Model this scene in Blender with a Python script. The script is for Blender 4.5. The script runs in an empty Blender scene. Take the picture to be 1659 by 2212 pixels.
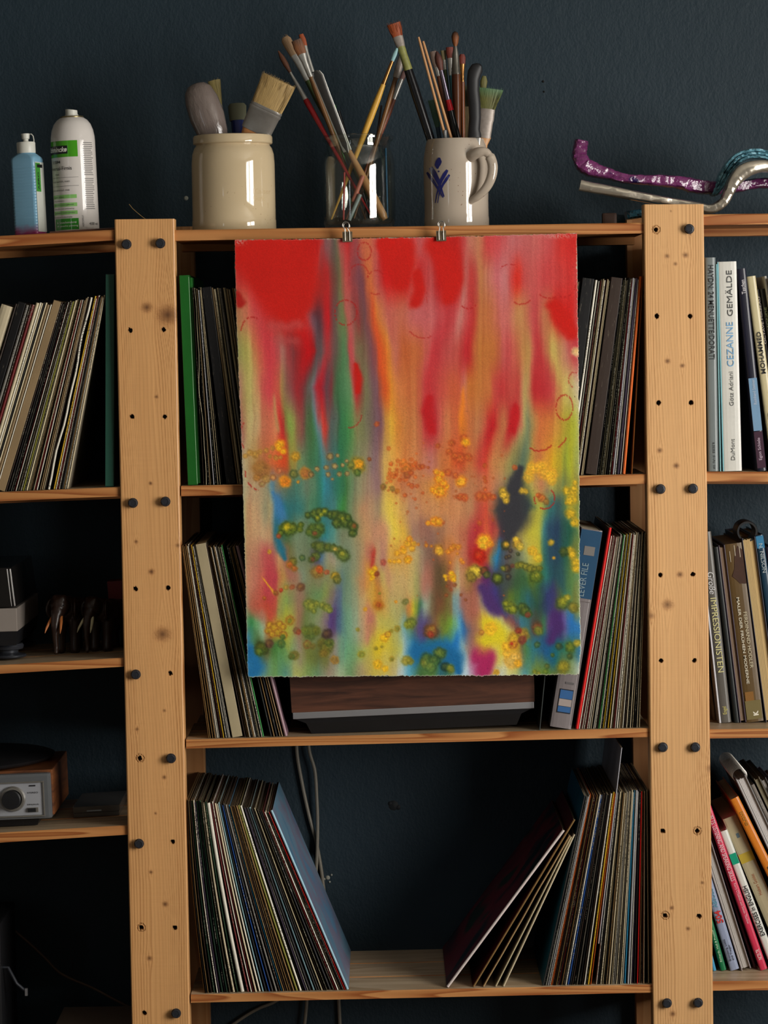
import bpy, bmesh, math, random
import numpy as np
from mathutils import Vector, Matrix
PI = math.pi
sc = bpy.context.scene
COL = sc.collection
# ------------------------------------------------------------------ camera
CAM = Vector((0.0, -4.8, 1.6)); FPX = 6550.0; PITCH = math.radians(3.19); ROLL = math.radians(0.95)
_f = Vector((0, math.cos(PITCH), -math.sin(PITCH))); _r0 = Vector((1, 0, 0)); _u0 = _r0.cross(_f)
_r = _r0*math.cos(ROLL)-_u0*math.sin(ROLL); _u = _u0*math.cos(ROLL)+_r0*math.sin(ROLL)
cd = bpy.data.cameras.new('camera'); cam = bpy.data.objects.new('camera', cd); COL.objects.link(cam)
cd.sensor_fit = 'HORIZONTAL'; cd.sensor_width = 36; cd.lens = FPX/1659*36; cd.clip_start = .05; cd.clip_end = 50
m = Matrix.Identity(4)
for i in range(3):
    m[i][0] = _r[i]; m[i][1] = _u[i]; m[i][2] = -_f[i]; m[i][3] = CAM[i]
cam.matrix_world = m
sc.camera = cam
def P(u, v, y=0.0):
    """point of the room seen at picture position u, v, at depth y behind the shelf front"""
    d = _f+_r*((u-829.5)/FPX)+_u*(-(v-1106)/FPX)
    return CAM+d*((y-CAM.y)/d.y)
# ------------------------------------------------------------------ light: dim room, one tall casement window on the right
w = bpy.data.worlds.new('room_air'); sc.world = w; w.use_nodes = True
w.node_tree.nodes['Background'].inputs[0].default_value = (.60, .70, .85, 1); w.node_tree.nodes['Background'].inputs[1].default_value = .03
def area(name, loc, rot, sx, sy, energy, col):
    l = bpy.data.lights.new(name, 'AREA'); l.shape = 'RECTANGLE'; l.size = sx; l.size_y = sy; l.energy = energy; l.color = col
    o = bpy.data.objects.new(name, l); o.location = loc; o.rotation_euler = rot; COL.objects.link(o); return o
WX = 2.2
for (yc, wd) in ((-2.62, .80), (-1.72, .80)):
    area('window_daylight', (WX+.06, yc, 1.62), (0, math.radians(90), 0), 1.60, wd, 76, (1, .965, .91))
area('far_window_daylight', (-2.55, -4.6, 1.6), (0, math.radians(-90), 0), 1.2, .5, 5, (.85, .92, 1))
sc.view_settings.view_transform = 'Standard'; sc.view_settings.look = 'None'; sc.view_settings.gamma = 1; sc.view_settings.use_curve_mapping = False
sc.view_settings.exposure = 0.0
sc.cycles.max_bounces = 6; sc.cycles.diffuse_bounces = 3; sc.cycles.glossy_bounces = 3; sc.cycles.transmission_bounces = 6; sc.cycles.transparent_max_bounces = 16
sc.cycles.use_denoising = True; sc.cycles.caustics_reflective = False; sc.cycles.caustics_refractive = False
# ------------------------------------------------------------------ helpers
def lin(c):
    return tuple(((x/255)/12.92 if x/255 <= .04045 else ((x/255+.055)/1.055)**2.4) for x in c)
def hx(r, g, b): return (*lin((r, g, b)), 1)
MATS = {}
def nodes(name):
    m = bpy.data.materials.new(name); m.use_nodes = True; nt = m.node_tree; return m, nt, nt.nodes['Principled BSDF']
def N(nt, t, **kw):
    n = nt.nodes.new(t)
    for k, v in kw.items():
        if k.startswith('i_'): n.inputs[k[2:].replace('_', ' ')].default_value = v
        else: setattr(n, k, v)
    return n
def mat(name, col, rough=.5, metal=0, var=.12, scale=40, bump=0, bscale=200, spec=.5, coat=0, stretch=(1, 1, 1), trans=0, ior=1.45, alpha=1):
    """plain procedural surface: colour broken up by noise, optional bump"""
    if name in MATS: return MATS[name]
    m, nt, b = nodes(name)
    tc = N(nt, 'ShaderNodeTexCoord'); mp = N(nt, 'ShaderNodeMapping'); mp.inputs['Scale'].default_value = stretch
    nt.links.new(tc.outputs['Object'], mp.inputs['Vector'])
    no = N(nt, 'ShaderNodeTexNoise', i_Scale=scale, i_Detail=5.0); nt.links.new(mp.outputs[0], no.inputs['Vector'])
    mx = N(nt, 'ShaderNodeMix', data_type='RGBA'); c = hx(*col)
    mx.inputs[6].default_value = tuple(min(1, x*(1-var)) for x in c[:3])+(1,); mx.inputs[7].default_value = tuple(min(1, x*(1+var)) for x in c[:3])+(1,)
    nt.links.new(no.outputs[0], mx.inputs[0]); nt.links.new(mx.outputs[2], b.inputs['Base Color'])
    b.inputs['Roughness'].default_value = rough; b.inputs['Metallic'].default_value = metal; b.inputs['Specular IOR Level'].default_value = spec
    b.inputs['Coat Weight'].default_value = coat; b.inputs['IOR'].default_value = ior; b.inputs['Transmission Weight'].default_value = trans; b.inputs['Alpha'].default_value = alpha
    if bump:
        n2 = N(nt, 'ShaderNodeTexNoise', i_Scale=bscale, i_Detail=3.0); nt.links.new(mp.outputs[0], n2.inputs['Vector'])
        bp = N(nt, 'ShaderNodeBump', i_Strength=bump, i_Distance=.001); nt.links.new(n2.outputs[0], bp.inputs['Height']); nt.links.new(bp.outputs[0], b.inputs['Normal'])
    MATS[name] = m
    return m
def thin_glass(name, tint=(.96, .97, .95), rough=0.0, gain=1.0):
    """thin clear wall: lets light straight through, mirrors at grazing angles"""
    m = bpy.data.materials.new(name); m.use_nodes = True; nt = m.node_tree; nt.nodes.remove(nt.nodes['Principled BSDF']); out = nt.nodes['Material Output']
    t = N(nt, 'ShaderNodeBsdfTransparent'); t.inputs[0].default_value = (*tint, 1); g = N(nt, 'ShaderNodeBsdfGlossy'); g.inputs['Roughness'].default_value = rough; f = N(nt, 'ShaderNodeLayerWeight', i_Blend=.5); pw = N(nt, 'ShaderNodeMath', operation='POWER'); pw.inputs[1].default_value = 4.0; nt.links.new(f.outputs['Facing'], pw.inputs[0]); no = N(nt, 'ShaderNodeTexNoise', i_Scale=30.0)
    ml = N(nt, 'ShaderNodeMath', operation='MULTIPLY_ADD'); ml.inputs[1].default_value = .7*gain; ml.inputs[2].default_value = .08*gain; nt.links.new(pw.outputs[0], ml.inputs[0]); mx = N(nt, 'ShaderNodeMixShader')
    bp = N(nt, 'ShaderNodeBump', i_Strength=.04, i_Distance=.001); nt.links.new(no.outputs[0], bp.inputs['Height']); nt.links.new(bp.outputs[0], g.inputs['Normal'])
    nt.links.new(ml.outputs[0], mx.inputs[0]); nt.links.new(t.outputs[0], mx.inputs[1]); nt.links.new(g.outputs[0], mx.inputs[2]); nt.links.new(mx.outputs[0], out.inputs[0]); return m
class MB:
    """collects shapes, builds ONE mesh object"""
    def __init__(s): s.v = []; s.f = []; s.mi = []; s.sm = []
    def add(s, vs, fs, mi=0, smooth=False):
        o = len(s.v); s.v += [tuple(v) for v in vs]; s.f += [tuple(i+o for i in f) for f in fs]; s.mi += [mi]*len(fs); s.sm += [smooth]*len(fs)
    def box(s, x0, x1, y0, y1, z0, z1, mi=0, bev=0):
        if bev:
            b = min(bev, (x1-x0)/2.01, (y1-y0)/2.01, (z1-z0)/2.01); bm = bmesh.new(); bmesh.ops.create_cube(bm, size=1)
            bmesh.ops.scale(bm, vec=(x1-x0, y1-y0, z1-z0), verts=bm.verts); bmesh.ops.translate(bm, vec=((x0+x1)/2, (y0+y1)/2, (z0+z1)/2), verts=bm.verts)
            bmesh.ops.bevel(bm, geom=bm.edges[:], offset=b, segments=2, affect='EDGES', profile=.7)
            bm.verts.index_update(); s.add([v.co[:] for v in bm.verts], [[v.index for v in f.verts] for f in bm.faces], mi); bm.free(); return
        vs = [(x0, y0, z0), (x1, y0, z0), (x1, y1, z0), (x0, y1, z0), (x0, y0, z1), (x1, y0, z1), (x1, y1, z1), (x0, y1, z1)]
        s.add(vs, [(0, 3, 2, 1), (4, 5, 6, 7), (0, 1, 5, 4), (1, 2, 6, 5), (2, 3, 7, 6), (3, 0, 4, 7)], mi)
    def hexa(s, p8, mi=0):
        s.add(p8, [(0, 3, 2, 1), (4, 5, 6, 7), (0, 1, 5, 4), (1, 2, 6, 5), (2, 3, 7, 6), (3, 0, 4, 7)], mi)
    def lathe(s, prof, seg=48, c=(0, 0, 0), mi=0, closed=False, axis='z'):
        vs = []; fs = []; n = len(prof)
        for k in range(seg):
            a = 2*PI*k/seg
            for (r, z) in prof:
                if axis == 'z': vs.append((c[0]+r*math.cos(a), c[1]+r*math.sin(a), c[2]+z))
                else: vs.append((c[0]+r*math.cos(a), c[1]-z, c[2]+r*math.sin(a)))
        for k in range(seg):
            q = (k+1) % seg
            for j in range(n-1):
                f = (k*n+j, q*n+j, q*n+j+1, k*n+j+1)
                fs.append(f if axis == 'z' else f)
        s.add(vs, fs, mi, True)
    def tube(s, pts, ra, rb=None, seg=12, mi=0, up=(0, 1, 0), cap=True):
        """sweep an ellipse along pts; ra across, rb along up"""
        pts = [Vector(p) for p in pts]; n = len(pts)
        if not hasattr(ra, '__len__'): ra = [ra]*n
        if rb is None: rb = ra
        if not hasattr(rb, '__len__'): rb = [rb]*n
        vs = []; fs = []; U = Vector(up)
        for i, p in enumerate(pts):
            d = (pts[min(i+1, n-1)]-pts[max(i-1, 0)]).normalized(); sd = d.cross(U)
            if sd.length < 1e-4: sd = d.cross(Vector((1, 0, .01)))
            sd.normalize(); w2 = sd.cross(d).normalized()
            for k in range(seg):
                a = 2*PI*k/seg; vs.append(p+sd*(ra[i]*math.cos(a))+w2*(rb[i]*math.sin(a)))
        for i in range(n-1):
            for k in range(seg):
                q = (k+1) % seg; fs.append((i*seg+k, i*seg+q, (i+1)*seg+q, (i+1)*seg+k))
        if cap: fs.append(tuple(range(seg))[::-1]); fs.append(tuple((n-1)*seg+k for k in range(seg)))
        s.add(vs, fs, mi, True)
    def build(s, name, ms, parent=None, loc=None, auto=True):
        me = bpy.data.meshes.new(name); me.from_pydata(s.v, [], s.f)
        for m in (ms if isinstance(ms, (list, tuple)) else [ms]): me.materials.append(m)
        me.polygons.foreach_set('material_index', s.mi); me.polygons.foreach_set('use_smooth', s.sm); me.update()
        bm = bmesh.new(); bm.from_mesh(me); bmesh.ops.recalc_face_normals(bm, faces=bm.faces); bm.to_mesh(me); bm.free()
        if auto and any(s.sm): me.set_sharp_from_angle(angle=math.radians(40))
        o = bpy.data.objects.new(name, me); COL.objects.link(o)
        if parent: o.parent = parent
        if loc is not None: o.location = loc
        return o
def tag(o, label=None, cat=None, group=None, kind=None):
    for k, v in (('label', label), ('category', cat), ('group', group), ('kind', kind)):
        if v:
            if k == 'label' and not 4 <= len(v.split()) <= 16: print('LABELLEN', v)
            o[k] = v
    return o
def thing(name, label, cat, loc=(0, 0, 0), rot=(0, 0, 0), group=None):
    o = bpy.data.objects.new(name, None); o.empty_display_size = .02; COL.objects.link(o); o.location = loc; o.rotation_euler = rot
    return tag(o, label, cat, group)
def side_scene():
    return bpy.data.scenes.get('workbench') or bpy.data.scenes.new('workbench')
def text_mb(body, size, shear=0, bold=0, space=1.0):
    """flat lettering -> (verts 2-D, faces) with origin at the left of the baseline"""
    cu = bpy.data.curves.new('lettering', 'FONT'); cu.body = body; cu.size = size; cu.shear = shear; cu.offset = bold; cu.space_character = space; cu.resolution_u = 3
    o = bpy.data.objects.new('lettering', cu); ts = side_scene(); ts.collection.objects.link(o); vl = ts.view_layers[0]; vl.update()
    me = bpy.data.meshes.new_from_object(o.evaluated_get(vl.depsgraph))
    vs = [(v.co.x, v.co.y) for v in me.vertices]; fs = [tuple(p.vertices) for p in me.polygons]
    bpy.data.objects.remove(o); bpy.data.curves.remove(cu); bpy.data.meshes.remove(me)
    return vs, fs
def lettering(body, m, fn, length, height=None, parent=None, name='title_lettering', shear=0, bold=0, fit='len'):
    """letters scaled to `length` (and `height`), each point mapped by fn(x, y) -> 3-D local point"""
    vs, fs = text_mb(body, 1, shear, bold)
    if not vs: return None
    x0 = min(v[0] for v in vs); x1 = max(v[0] for v in vs); y0 = min(0, min(v[1] for v in vs)); y1 = max(v[1] for v in vs)
    sx = length/(x1-x0); sy = (height/(y1-y0)) if height else sx
    mb = MB(); mb.add([fn((v[0]-x0)*sx, (v[1]-y0)*sy) for v in vs], fs); return mb.build(name, m, parent)
# ------------------------------------------------------------------ watercolour pigment (procedural, computed per vertex of the paper)
def vnoise(x, y, seed=0):
    """smooth value noise on numpy arrays"""
    xi = np.floor(x).astype(np.int64); yi = np.floor(y).astype(np.int64)
    fx = x-xi; fy = y-yi
    fx = fx*fx*(3-2*fx); fy = fy*fy*(3-2*fy)
    def h(a, b):
        n = (a*374761393+b*668265263+seed*982451653) & 0x7fffffff
        n = ((n ^ (n >> 13))*1274126177) & 0x7fffffff
        n = ((n ^ (n >> 15))*668265263) & 0x7fffffff
        return (n & 0xffffff)/float(0xffffff)
    return ((h(xi, yi)*(1-fx)+h(xi+1, yi)*fx)*(1-fy)+(h(xi, yi+1)*(1-fx)+h(xi+1, yi+1)*fx)*fy)
def fnoise(x, y, seed=0, o=3):
    s = 0; a = 1; t = 0
    for i in range(o):
        s = s+a*vnoise(x*2**i, y*2**i, seed+i*17); t += a; a *= .5
    return s/t
PAL = {'R': (198, 30, 22), 'D': (165, 20, 18), 'P': (200, 66, 68), 'k': (190, 98, 94), 'q': (176, 110, 108), 'G': (62, 118, 72), 'g': (120, 134, 88),
       'B': (28, 110, 170), 'O': (200, 116, 58), 'o': (196, 146, 94), 'Y': (222, 186, 50), 'y': (200, 182, 110), 'e': (128, 146, 108),
       'M': (122, 62, 66), 'm': (112, 94, 96), 'v': (78, 50, 108), 'w': (190, 202, 190), 'd': (42, 54, 58), 't': (36, 112, 112), 'c': (130, 172, 96),
       'n': (40, 66, 94), 's': (150, 96, 66), 'b': (110, 160, 190), 'u': (70, 140, 190), 'l': (188, 176, 50), 'a': (150, 140, 108), 'f': (218, 78, 34),
       'h': (170, 150, 108), 'z': (150, 84, 88)}
ROWS = {}   # colour of the washes across the sheet: column, red, green, blue
ROWS[520] = [(507, 203, 28, 20), (519, 203, 28, 20), (531, 200, 35, 28), (547, 200, 26, 20), (570, 200, 30, 24), (599, 205, 40, 35), (622, 205, 40, 35), (641, 205, 35, 30), (660, 203, 28, 20), (676, 195, 30, 26), (686, 185, 28, 26), (692, 190, 40, 38), (696, 200, 50, 50), (701, 150, 80, 80), (707, 115, 85, 90), (713, 150, 95, 90), (719, 95, 80, 78), (724, 85, 85, 68), (732, 140, 100, 80), (737, 195, 75, 75), (746, 190, 55, 55), (752, 190, 35, 35), (761, 165, 70, 72), (770, 150, 75, 75), (777, 190, 90, 70), (787, 200, 110, 75), (796, 200, 105, 70), (806, 195, 90, 75), (812, 195, 80, 75), (816, 200, 45, 40), (829, 200, 25, 22), (848, 203, 28, 20), (870, 205, 40, 35), (889, 200, 60, 60), (905, 190, 90, 90), (926, 200, 60, 60), (938, 196, 30, 26), (988, 190, 35, 30), (1002, 195, 70, 70), (1016, 195, 120, 100), (1035, 190, 120, 85), (1051, 200, 65, 65), (1082, 198, 80, 82), (1105, 195, 110, 110), (1124, 190, 95, 95), (1152, 195, 100, 95), (1187, 195, 80, 80), (1211, 200, 50, 45), (1244, 200, 40, 36)]
ROWS[600] = [(507, 200, 60, 55), (521, 205, 60, 55), (535, 205, 65, 60), (549, 200, 40, 35), (570, 196, 22, 16), (599, 200, 26, 18), (622, 196, 22, 16), (641, 196, 22, 16), (655, 198, 22, 16), (665, 200, 30, 24), (674, 200, 40, 38), (680, 195, 60, 62), (686, 150, 80, 85), (693, 115, 60, 65), (700, 140, 55, 58), (707, 200, 45, 50), (713, 130, 65, 65), (721, 100, 78, 70), (729, 95, 90, 68), (736, 110, 112, 72), (744, 170, 95, 80), (752, 195, 70, 70), (759, 165, 70, 72), (766, 140, 72, 75), (775, 125, 68, 78), (782, 120, 68, 78), (790, 200, 100, 65), (797, 210, 115, 60), (806, 205, 100, 75), (813, 190, 85, 80), (820, 190, 75, 72), (829, 200, 30, 28), (870, 200, 25, 20), (884, 200, 28, 24), (894, 200, 95, 88), (903, 190, 30, 30), (917, 195, 60, 60), (934, 190, 80, 80), (948, 185, 25, 25), (976, 190, 28, 26), (995, 190, 35, 32), (1008, 190, 130, 122), (1014, 190, 50, 48), (1025, 190, 80, 72), (1037, 190, 125, 75), (1053, 190, 115, 90), (1074, 195, 100, 105), (1093, 195, 120, 120), (1105, 195, 70, 68), (1117, 215, 40, 25), (1129, 195, 75, 72), (1147, 195, 90, 85), (1176, 200, 72, 72), (1199, 198, 66, 64), (1234, 203, 52, 48), (1246, 200, 66, 66)]
ROWS[680] = [(512, 170, 120, 80), (526, 190, 120, 85), (538, 200, 100, 80), (554, 205, 75, 75), (580, 200, 50, 50), (603, 200, 26, 18), (622, 200, 22, 16), (641, 200, 22, 16), (650, 203, 32, 24), (660, 205, 50, 50), (665, 200, 70, 72), (667, 150, 95, 105), (672, 110, 85, 100), (683, 75, 50, 60), (695, 110, 50, 58), (702, 190, 40, 45), (712, 195, 25, 32), (720, 110, 68, 70), (728, 105, 80, 72), (737, 112, 118, 76), (744, 105, 130, 80), (749, 195, 75, 75), (755, 180, 105, 95), (766, 130, 75, 68), (772, 165, 45, 48), (780, 115, 80, 75), (792, 118, 72, 80), (802, 195, 90, 55), (808, 215, 75, 40), (817, 215, 125, 55), (827, 205, 120, 85), (836, 195, 95, 85), (870, 195, 105, 80), (894, 195, 95, 95), (936, 200, 100, 100), (964, 195, 60, 65), (980, 195, 70, 72), (997, 200, 130, 120), (1006, 195, 80, 80), (1020, 190, 50, 50), (1035, 190, 115, 65), (1058, 190, 110, 65), (1082, 195, 100, 95), (1100, 195, 105, 95), (1119, 195, 140, 85), (1133, 192, 130, 82), (1145, 195, 95, 85), (1157, 190, 65, 70), (1176, 190, 120, 80), (1190, 195, 100, 70), (1199, 200, 30, 24), (1234, 205, 35, 30), (1246, 200, 65, 65)]
ROWS[760] = [(516, 150, 145, 85), (531, 170, 160, 85), (545, 195, 165, 95), (556, 205, 120, 80), (578, 210, 62, 72), (594, 205, 70, 75), (606, 180, 110, 100), (613, 165, 105, 95), (625, 165, 60, 62), (636, 125, 60, 62), (650, 170, 30, 32), (665, 200, 18, 24), (681, 165, 25, 28), (688, 95, 80, 82), (698, 100, 82, 82), (707, 190, 55, 60), (713, 150, 60, 62), (720, 105, 78, 76), (729, 95, 95, 75), (737, 88, 125, 82), (746, 80, 135, 88), (752, 195, 65, 72), (760, 200, 85, 88), (768, 150, 100, 80), (775, 122, 115, 80), (787, 125, 95, 75), (803, 125, 75, 85), (812, 160, 80, 70), (817, 222, 80, 40), (829, 218, 95, 40), (841, 220, 135, 50), (853, 198, 110, 95), (870, 190, 95, 50), (905, 194, 104, 60), (922, 195, 85, 80), (934, 195, 55, 60), (950, 192, 60, 64), (969, 190, 80, 75), (988, 190, 80, 70), (1002, 190, 45, 50), (1013, 188, 36, 42), (1025, 195, 110, 60), (1035, 190, 115, 55), (1070, 192, 112, 56), (1086, 190, 85, 80), (1100, 195, 75, 75), (1119, 195, 105, 75), (1131, 190, 130, 75), (1143, 190, 155, 85), (1152, 195, 75, 72), (1166, 190, 50, 55), (1178, 190, 100, 75), (1190, 195, 160, 85), (1204, 196, 164, 92), (1223, 190, 115, 100), (1237, 195, 75, 75), (1248, 190, 60, 70)]
ROWS[840] = [(519, 175, 120, 100), (531, 180, 165, 95), (552, 200, 180, 110), (564, 205, 100, 85), (580, 215, 70, 80), (594, 215, 85, 75), (600, 205, 95, 75), (606, 175, 140, 75), (615, 150, 120, 90), (627, 140, 75, 75), (643, 165, 40, 45), (655, 130, 55, 60), (665, 95, 90, 78), (673, 115, 125, 130), (679, 150, 70, 85), (686, 195, 30, 40), (698, 150, 40, 55), (706, 90, 75, 80), (716, 140, 50, 60), (726, 62, 110, 70), (744, 82, 132, 88), (759, 110, 140, 95), (766, 185, 90, 80), (774, 192, 25, 35), (781, 130, 90, 70), (792, 120, 118, 82), (806, 122, 92, 95), (817, 125, 85, 95), (826, 190, 85, 50), (834, 222, 85, 35), (848, 228, 150, 50), (860, 215, 130, 75), (870, 200, 110, 60), (901, 200, 112, 66), (915, 198, 75, 72), (924, 190, 45, 50), (938, 195, 65, 65), (959, 195, 80, 65), (978, 200, 95, 60), (995, 200, 90, 60), (1002, 200, 120, 110), (1011, 200, 115, 50), (1035, 195, 120, 60), (1058, 195, 110, 60), (1072, 195, 70, 65), (1086, 190, 55, 55), (1103, 190, 75, 65), (1119, 190, 65, 60), (1127, 190, 120, 85), (1136, 180, 165, 95), (1144, 190, 130, 90), (1150, 190, 45, 48), (1171, 185, 45, 50), (1194, 190, 65, 65), (1204, 190, 120, 75), (1218, 200, 175, 95), (1234, 190, 170, 110), (1248, 200, 180, 150)]
ROWS[920] = [(522, 170, 100, 90), (535, 195, 175, 115), (556, 200, 170, 120), (573, 205, 115, 85), (587, 215, 115, 85), (596, 225, 150, 100), (603, 222, 60, 50), (615, 200, 45, 50), (622, 125, 150, 70), (630, 145, 165, 75), (641, 155, 120, 80), (655, 142, 75, 75), (665, 82, 110, 70), (679, 65, 115, 65), (688, 105, 150, 170), (695, 190, 90, 80), (707, 215, 50, 40), (715, 78, 110, 105), (724, 95, 100, 92), (734, 52, 115, 75), (749, 66, 130, 75), (763, 100, 140, 80), (769, 150, 140, 90), (773, 130, 130, 85), (784, 122, 125, 85), (803, 120, 102, 95), (817, 125, 90, 102), (828, 140, 95, 95), (835, 205, 150, 70), (848, 232, 182, 60), (860, 220, 140, 60), (868, 210, 120, 65), (870, 205, 130, 65), (903, 200, 120, 75), (915, 195, 75, 70), (924, 190, 30, 40), (934, 188, 34, 42), (945, 195, 80, 75), (964, 200, 120, 75), (988, 205, 100, 60), (998, 225, 130, 40), (1006, 200, 110, 60), (1035, 190, 125, 80), (1049, 200, 95, 70), (1058, 190, 35, 40), (1070, 190, 30, 35), (1079, 195, 110, 70), (1091, 195, 120, 75), (1102, 190, 35, 45), (1114, 190, 35, 40), (1124, 195, 120, 90), (1133, 165, 155, 95), (1143, 110, 130, 100), (1152, 185, 150, 85), (1166, 205, 110, 60), (1185, 210, 125, 60), (1204, 200, 140, 60), (1223, 170, 160, 50), (1237, 175, 175, 50), (1248, 180, 180, 90)]
ROWS[1000] = [(522, 185, 170, 140), (535, 190, 160, 110), (552, 180, 140, 80), (570, 190, 110, 70), (594, 225, 110, 60), (601, 228, 100, 50), (613, 225, 80, 40), (623, 205, 90, 45), (628, 130, 150, 70), (635, 190, 150, 70), (643, 120, 140, 90), (655, 110, 140, 100), (669, 70, 120, 80), (688, 65, 120, 90), (698, 70, 140, 150), (704, 85, 130, 120), (712, 95, 115, 110), (719, 70, 118, 110), (727, 60, 120, 110), (735, 45, 120, 80), (749, 75, 125, 80), (761, 105, 135, 85), (770, 130, 140, 100), (782, 140, 138, 103), (794, 150, 135, 105), (803, 140, 115, 112), (813, 138, 105, 112), (820, 165, 130, 105), (828, 205, 165, 95), (841, 230, 180, 85), (860, 225, 150, 70), (869, 215, 140, 80), (870, 215, 130, 65), (905, 205, 130, 85), (931, 195, 120, 110), (948, 200, 125, 75), (976, 215, 105, 50), (995, 215, 80, 45), (1011, 205, 120, 65), (1039, 200, 70, 60), (1049, 205, 60, 45), (1063, 200, 125, 75), (1082, 190, 145, 85), (1105, 150, 145, 85), (1117, 120, 120, 80), (1126, 90, 115, 95), (1136, 100, 120, 90), (1143, 190, 160, 70), (1164, 205, 120, 70), (1176, 215, 150, 60), (1190, 225, 170, 40), (1211, 180, 165, 50), (1223, 140, 155, 60), (1232, 180, 175, 40), (1248, 160, 170, 90)]
ROWS[1050] = [(522, 175, 175, 140), (540, 195, 165, 125), (561, 180, 150, 115), (578, 150, 150, 120), (587, 90, 140, 170), (601, 150, 130, 90), (622, 90, 120, 100), (641, 75, 125, 110), (660, 110, 130, 105), (681, 90, 130, 100), (695, 50, 130, 110), (704, 60, 150, 170), (719, 60, 120, 120), (735, 50, 120, 90), (749, 70, 125, 70), (763, 120, 140, 105), (782, 160, 145, 110), (806, 165, 130, 115), (820, 150, 115, 120), (832, 215, 180, 90), (841, 225, 180, 80), (857, 205, 120, 70), (870, 200, 125, 80), (894, 195, 130, 90), (923, 205, 140, 80), (950, 225, 145, 60), (978, 200, 130, 90), (1015, 185, 120, 80), (1039, 195, 120, 80), (1053, 210, 110, 70), (1075, 190, 140, 100), (1092, 150, 135, 90), (1106, 80, 85, 80), (1118, 60, 65, 75), (1130, 120, 130, 70), (1147, 190, 175, 90), (1167, 200, 130, 90), (1183, 180, 150, 90), (1203, 160, 160, 80), (1217, 110, 130, 80), (1232, 170, 160, 50), (1248, 150, 150, 80)]
ROWS[1100] = [(524, 180, 180, 130), (535, 205, 160, 115), (559, 200, 160, 120), (575, 150, 150, 120), (587, 190, 160, 110), (594, 80, 140, 180), (606, 40, 120, 185), (615, 50, 120, 125), (650, 60, 118, 112), (665, 90, 130, 100), (688, 60, 125, 95), (702, 60, 130, 130), (723, 75, 130, 130), (740, 60, 140, 60), (754, 110, 140, 100), (773, 160, 145, 105), (782, 195, 145, 105), (806, 185, 145, 110), (817, 160, 140, 110), (829, 225, 195, 100), (843, 235, 205, 80), (860, 220, 170, 90), (870, 215, 170, 95), (889, 190, 140, 110), (918, 205, 145, 95), (954, 210, 145, 90), (991, 205, 135, 90), (1015, 185, 130, 90), (1039, 195, 80, 65), (1053, 215, 80, 55), (1063, 170, 110, 75), (1070, 70, 70, 65), (1099, 60, 50, 65), (1123, 60, 75, 70), (1142, 55, 75, 75), (1151, 110, 130, 80), (1164, 200, 195, 70), (1179, 120, 150, 90), (1188, 50, 110, 110), (1208, 60, 90, 95), (1222, 90, 130, 80), (1232, 180, 160, 45), (1248, 130, 150, 70)]
ROWS[1150] = [(525, 170, 180, 120), (535, 205, 160, 115), (570, 205, 165, 125), (585, 195, 150, 110), (592, 60, 120, 130), (603, 40, 110, 130), (618, 70, 110, 70), (641, 120, 140, 110), (660, 110, 130, 100), (688, 90, 120, 80), (704, 45, 130, 135), (721, 90, 150, 140), (735, 120, 130, 100), (759, 140, 150, 115), (777, 175, 150, 105), (794, 205, 155, 105), (810, 195, 140, 110), (829, 210, 150, 110), (841, 225, 195, 110), (853, 235, 205, 70), (867, 225, 180, 80), (870, 235, 190, 60), (889, 170, 130, 110), (909, 165, 115, 95), (933, 150, 110, 95), (952, 160, 115, 85), (976, 205, 140, 95), (1000, 190, 110, 80), (1020, 185, 60, 65), (1034, 190, 50, 55), (1048, 220, 100, 60), (1063, 190, 60, 60), (1075, 200, 90, 70), (1085, 90, 60, 70), (1102, 60, 48, 62), (1114, 120, 110, 80), (1128, 180, 165, 80), (1147, 200, 190, 60), (1164, 190, 190, 70), (1174, 70, 140, 140), (1188, 45, 75, 100), (1208, 42, 65, 95), (1222, 45, 90, 80), (1236, 35, 90, 70), (1250, 110, 140, 80)]
ROWS[1200] = [(526, 175, 185, 120), (535, 200, 145, 110), (561, 195, 120, 98), (573, 200, 90, 90), (589, 190, 100, 90), (603, 215, 165, 110), (613, 170, 110, 90), (625, 120, 120, 70), (646, 130, 140, 110), (665, 110, 125, 90), (683, 80, 60, 110), (695, 60, 110, 170), (707, 150, 150, 120), (719, 165, 150, 125), (735, 130, 150, 120), (749, 120, 145, 120), (770, 150, 150, 115), (787, 195, 155, 110), (803, 190, 100, 85), (813, 195, 160, 110), (829, 185, 130, 120), (841, 225, 175, 80), (857, 215, 160, 70), (870, 225, 160, 70), (889, 215, 180, 110), (913, 170, 150, 120), (926, 135, 100, 85), (942, 130, 90, 70), (962, 190, 120, 70), (981, 210, 130, 70), (1000, 195, 120, 90), (1015, 175, 50, 50), (1034, 190, 35, 30), (1048, 190, 60, 45), (1058, 150, 120, 70), (1070, 30, 130, 190), (1080, 60, 90, 110), (1097, 95, 85, 85), (1116, 110, 110, 90), (1133, 150, 160, 110), (1150, 200, 180, 70), (1164, 190, 170, 50), (1176, 50, 110, 100), (1191, 45, 75, 95), (1210, 40, 70, 90), (1224, 40, 100, 80), (1239, 120, 120, 50), (1250, 120, 150, 80)]
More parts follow.
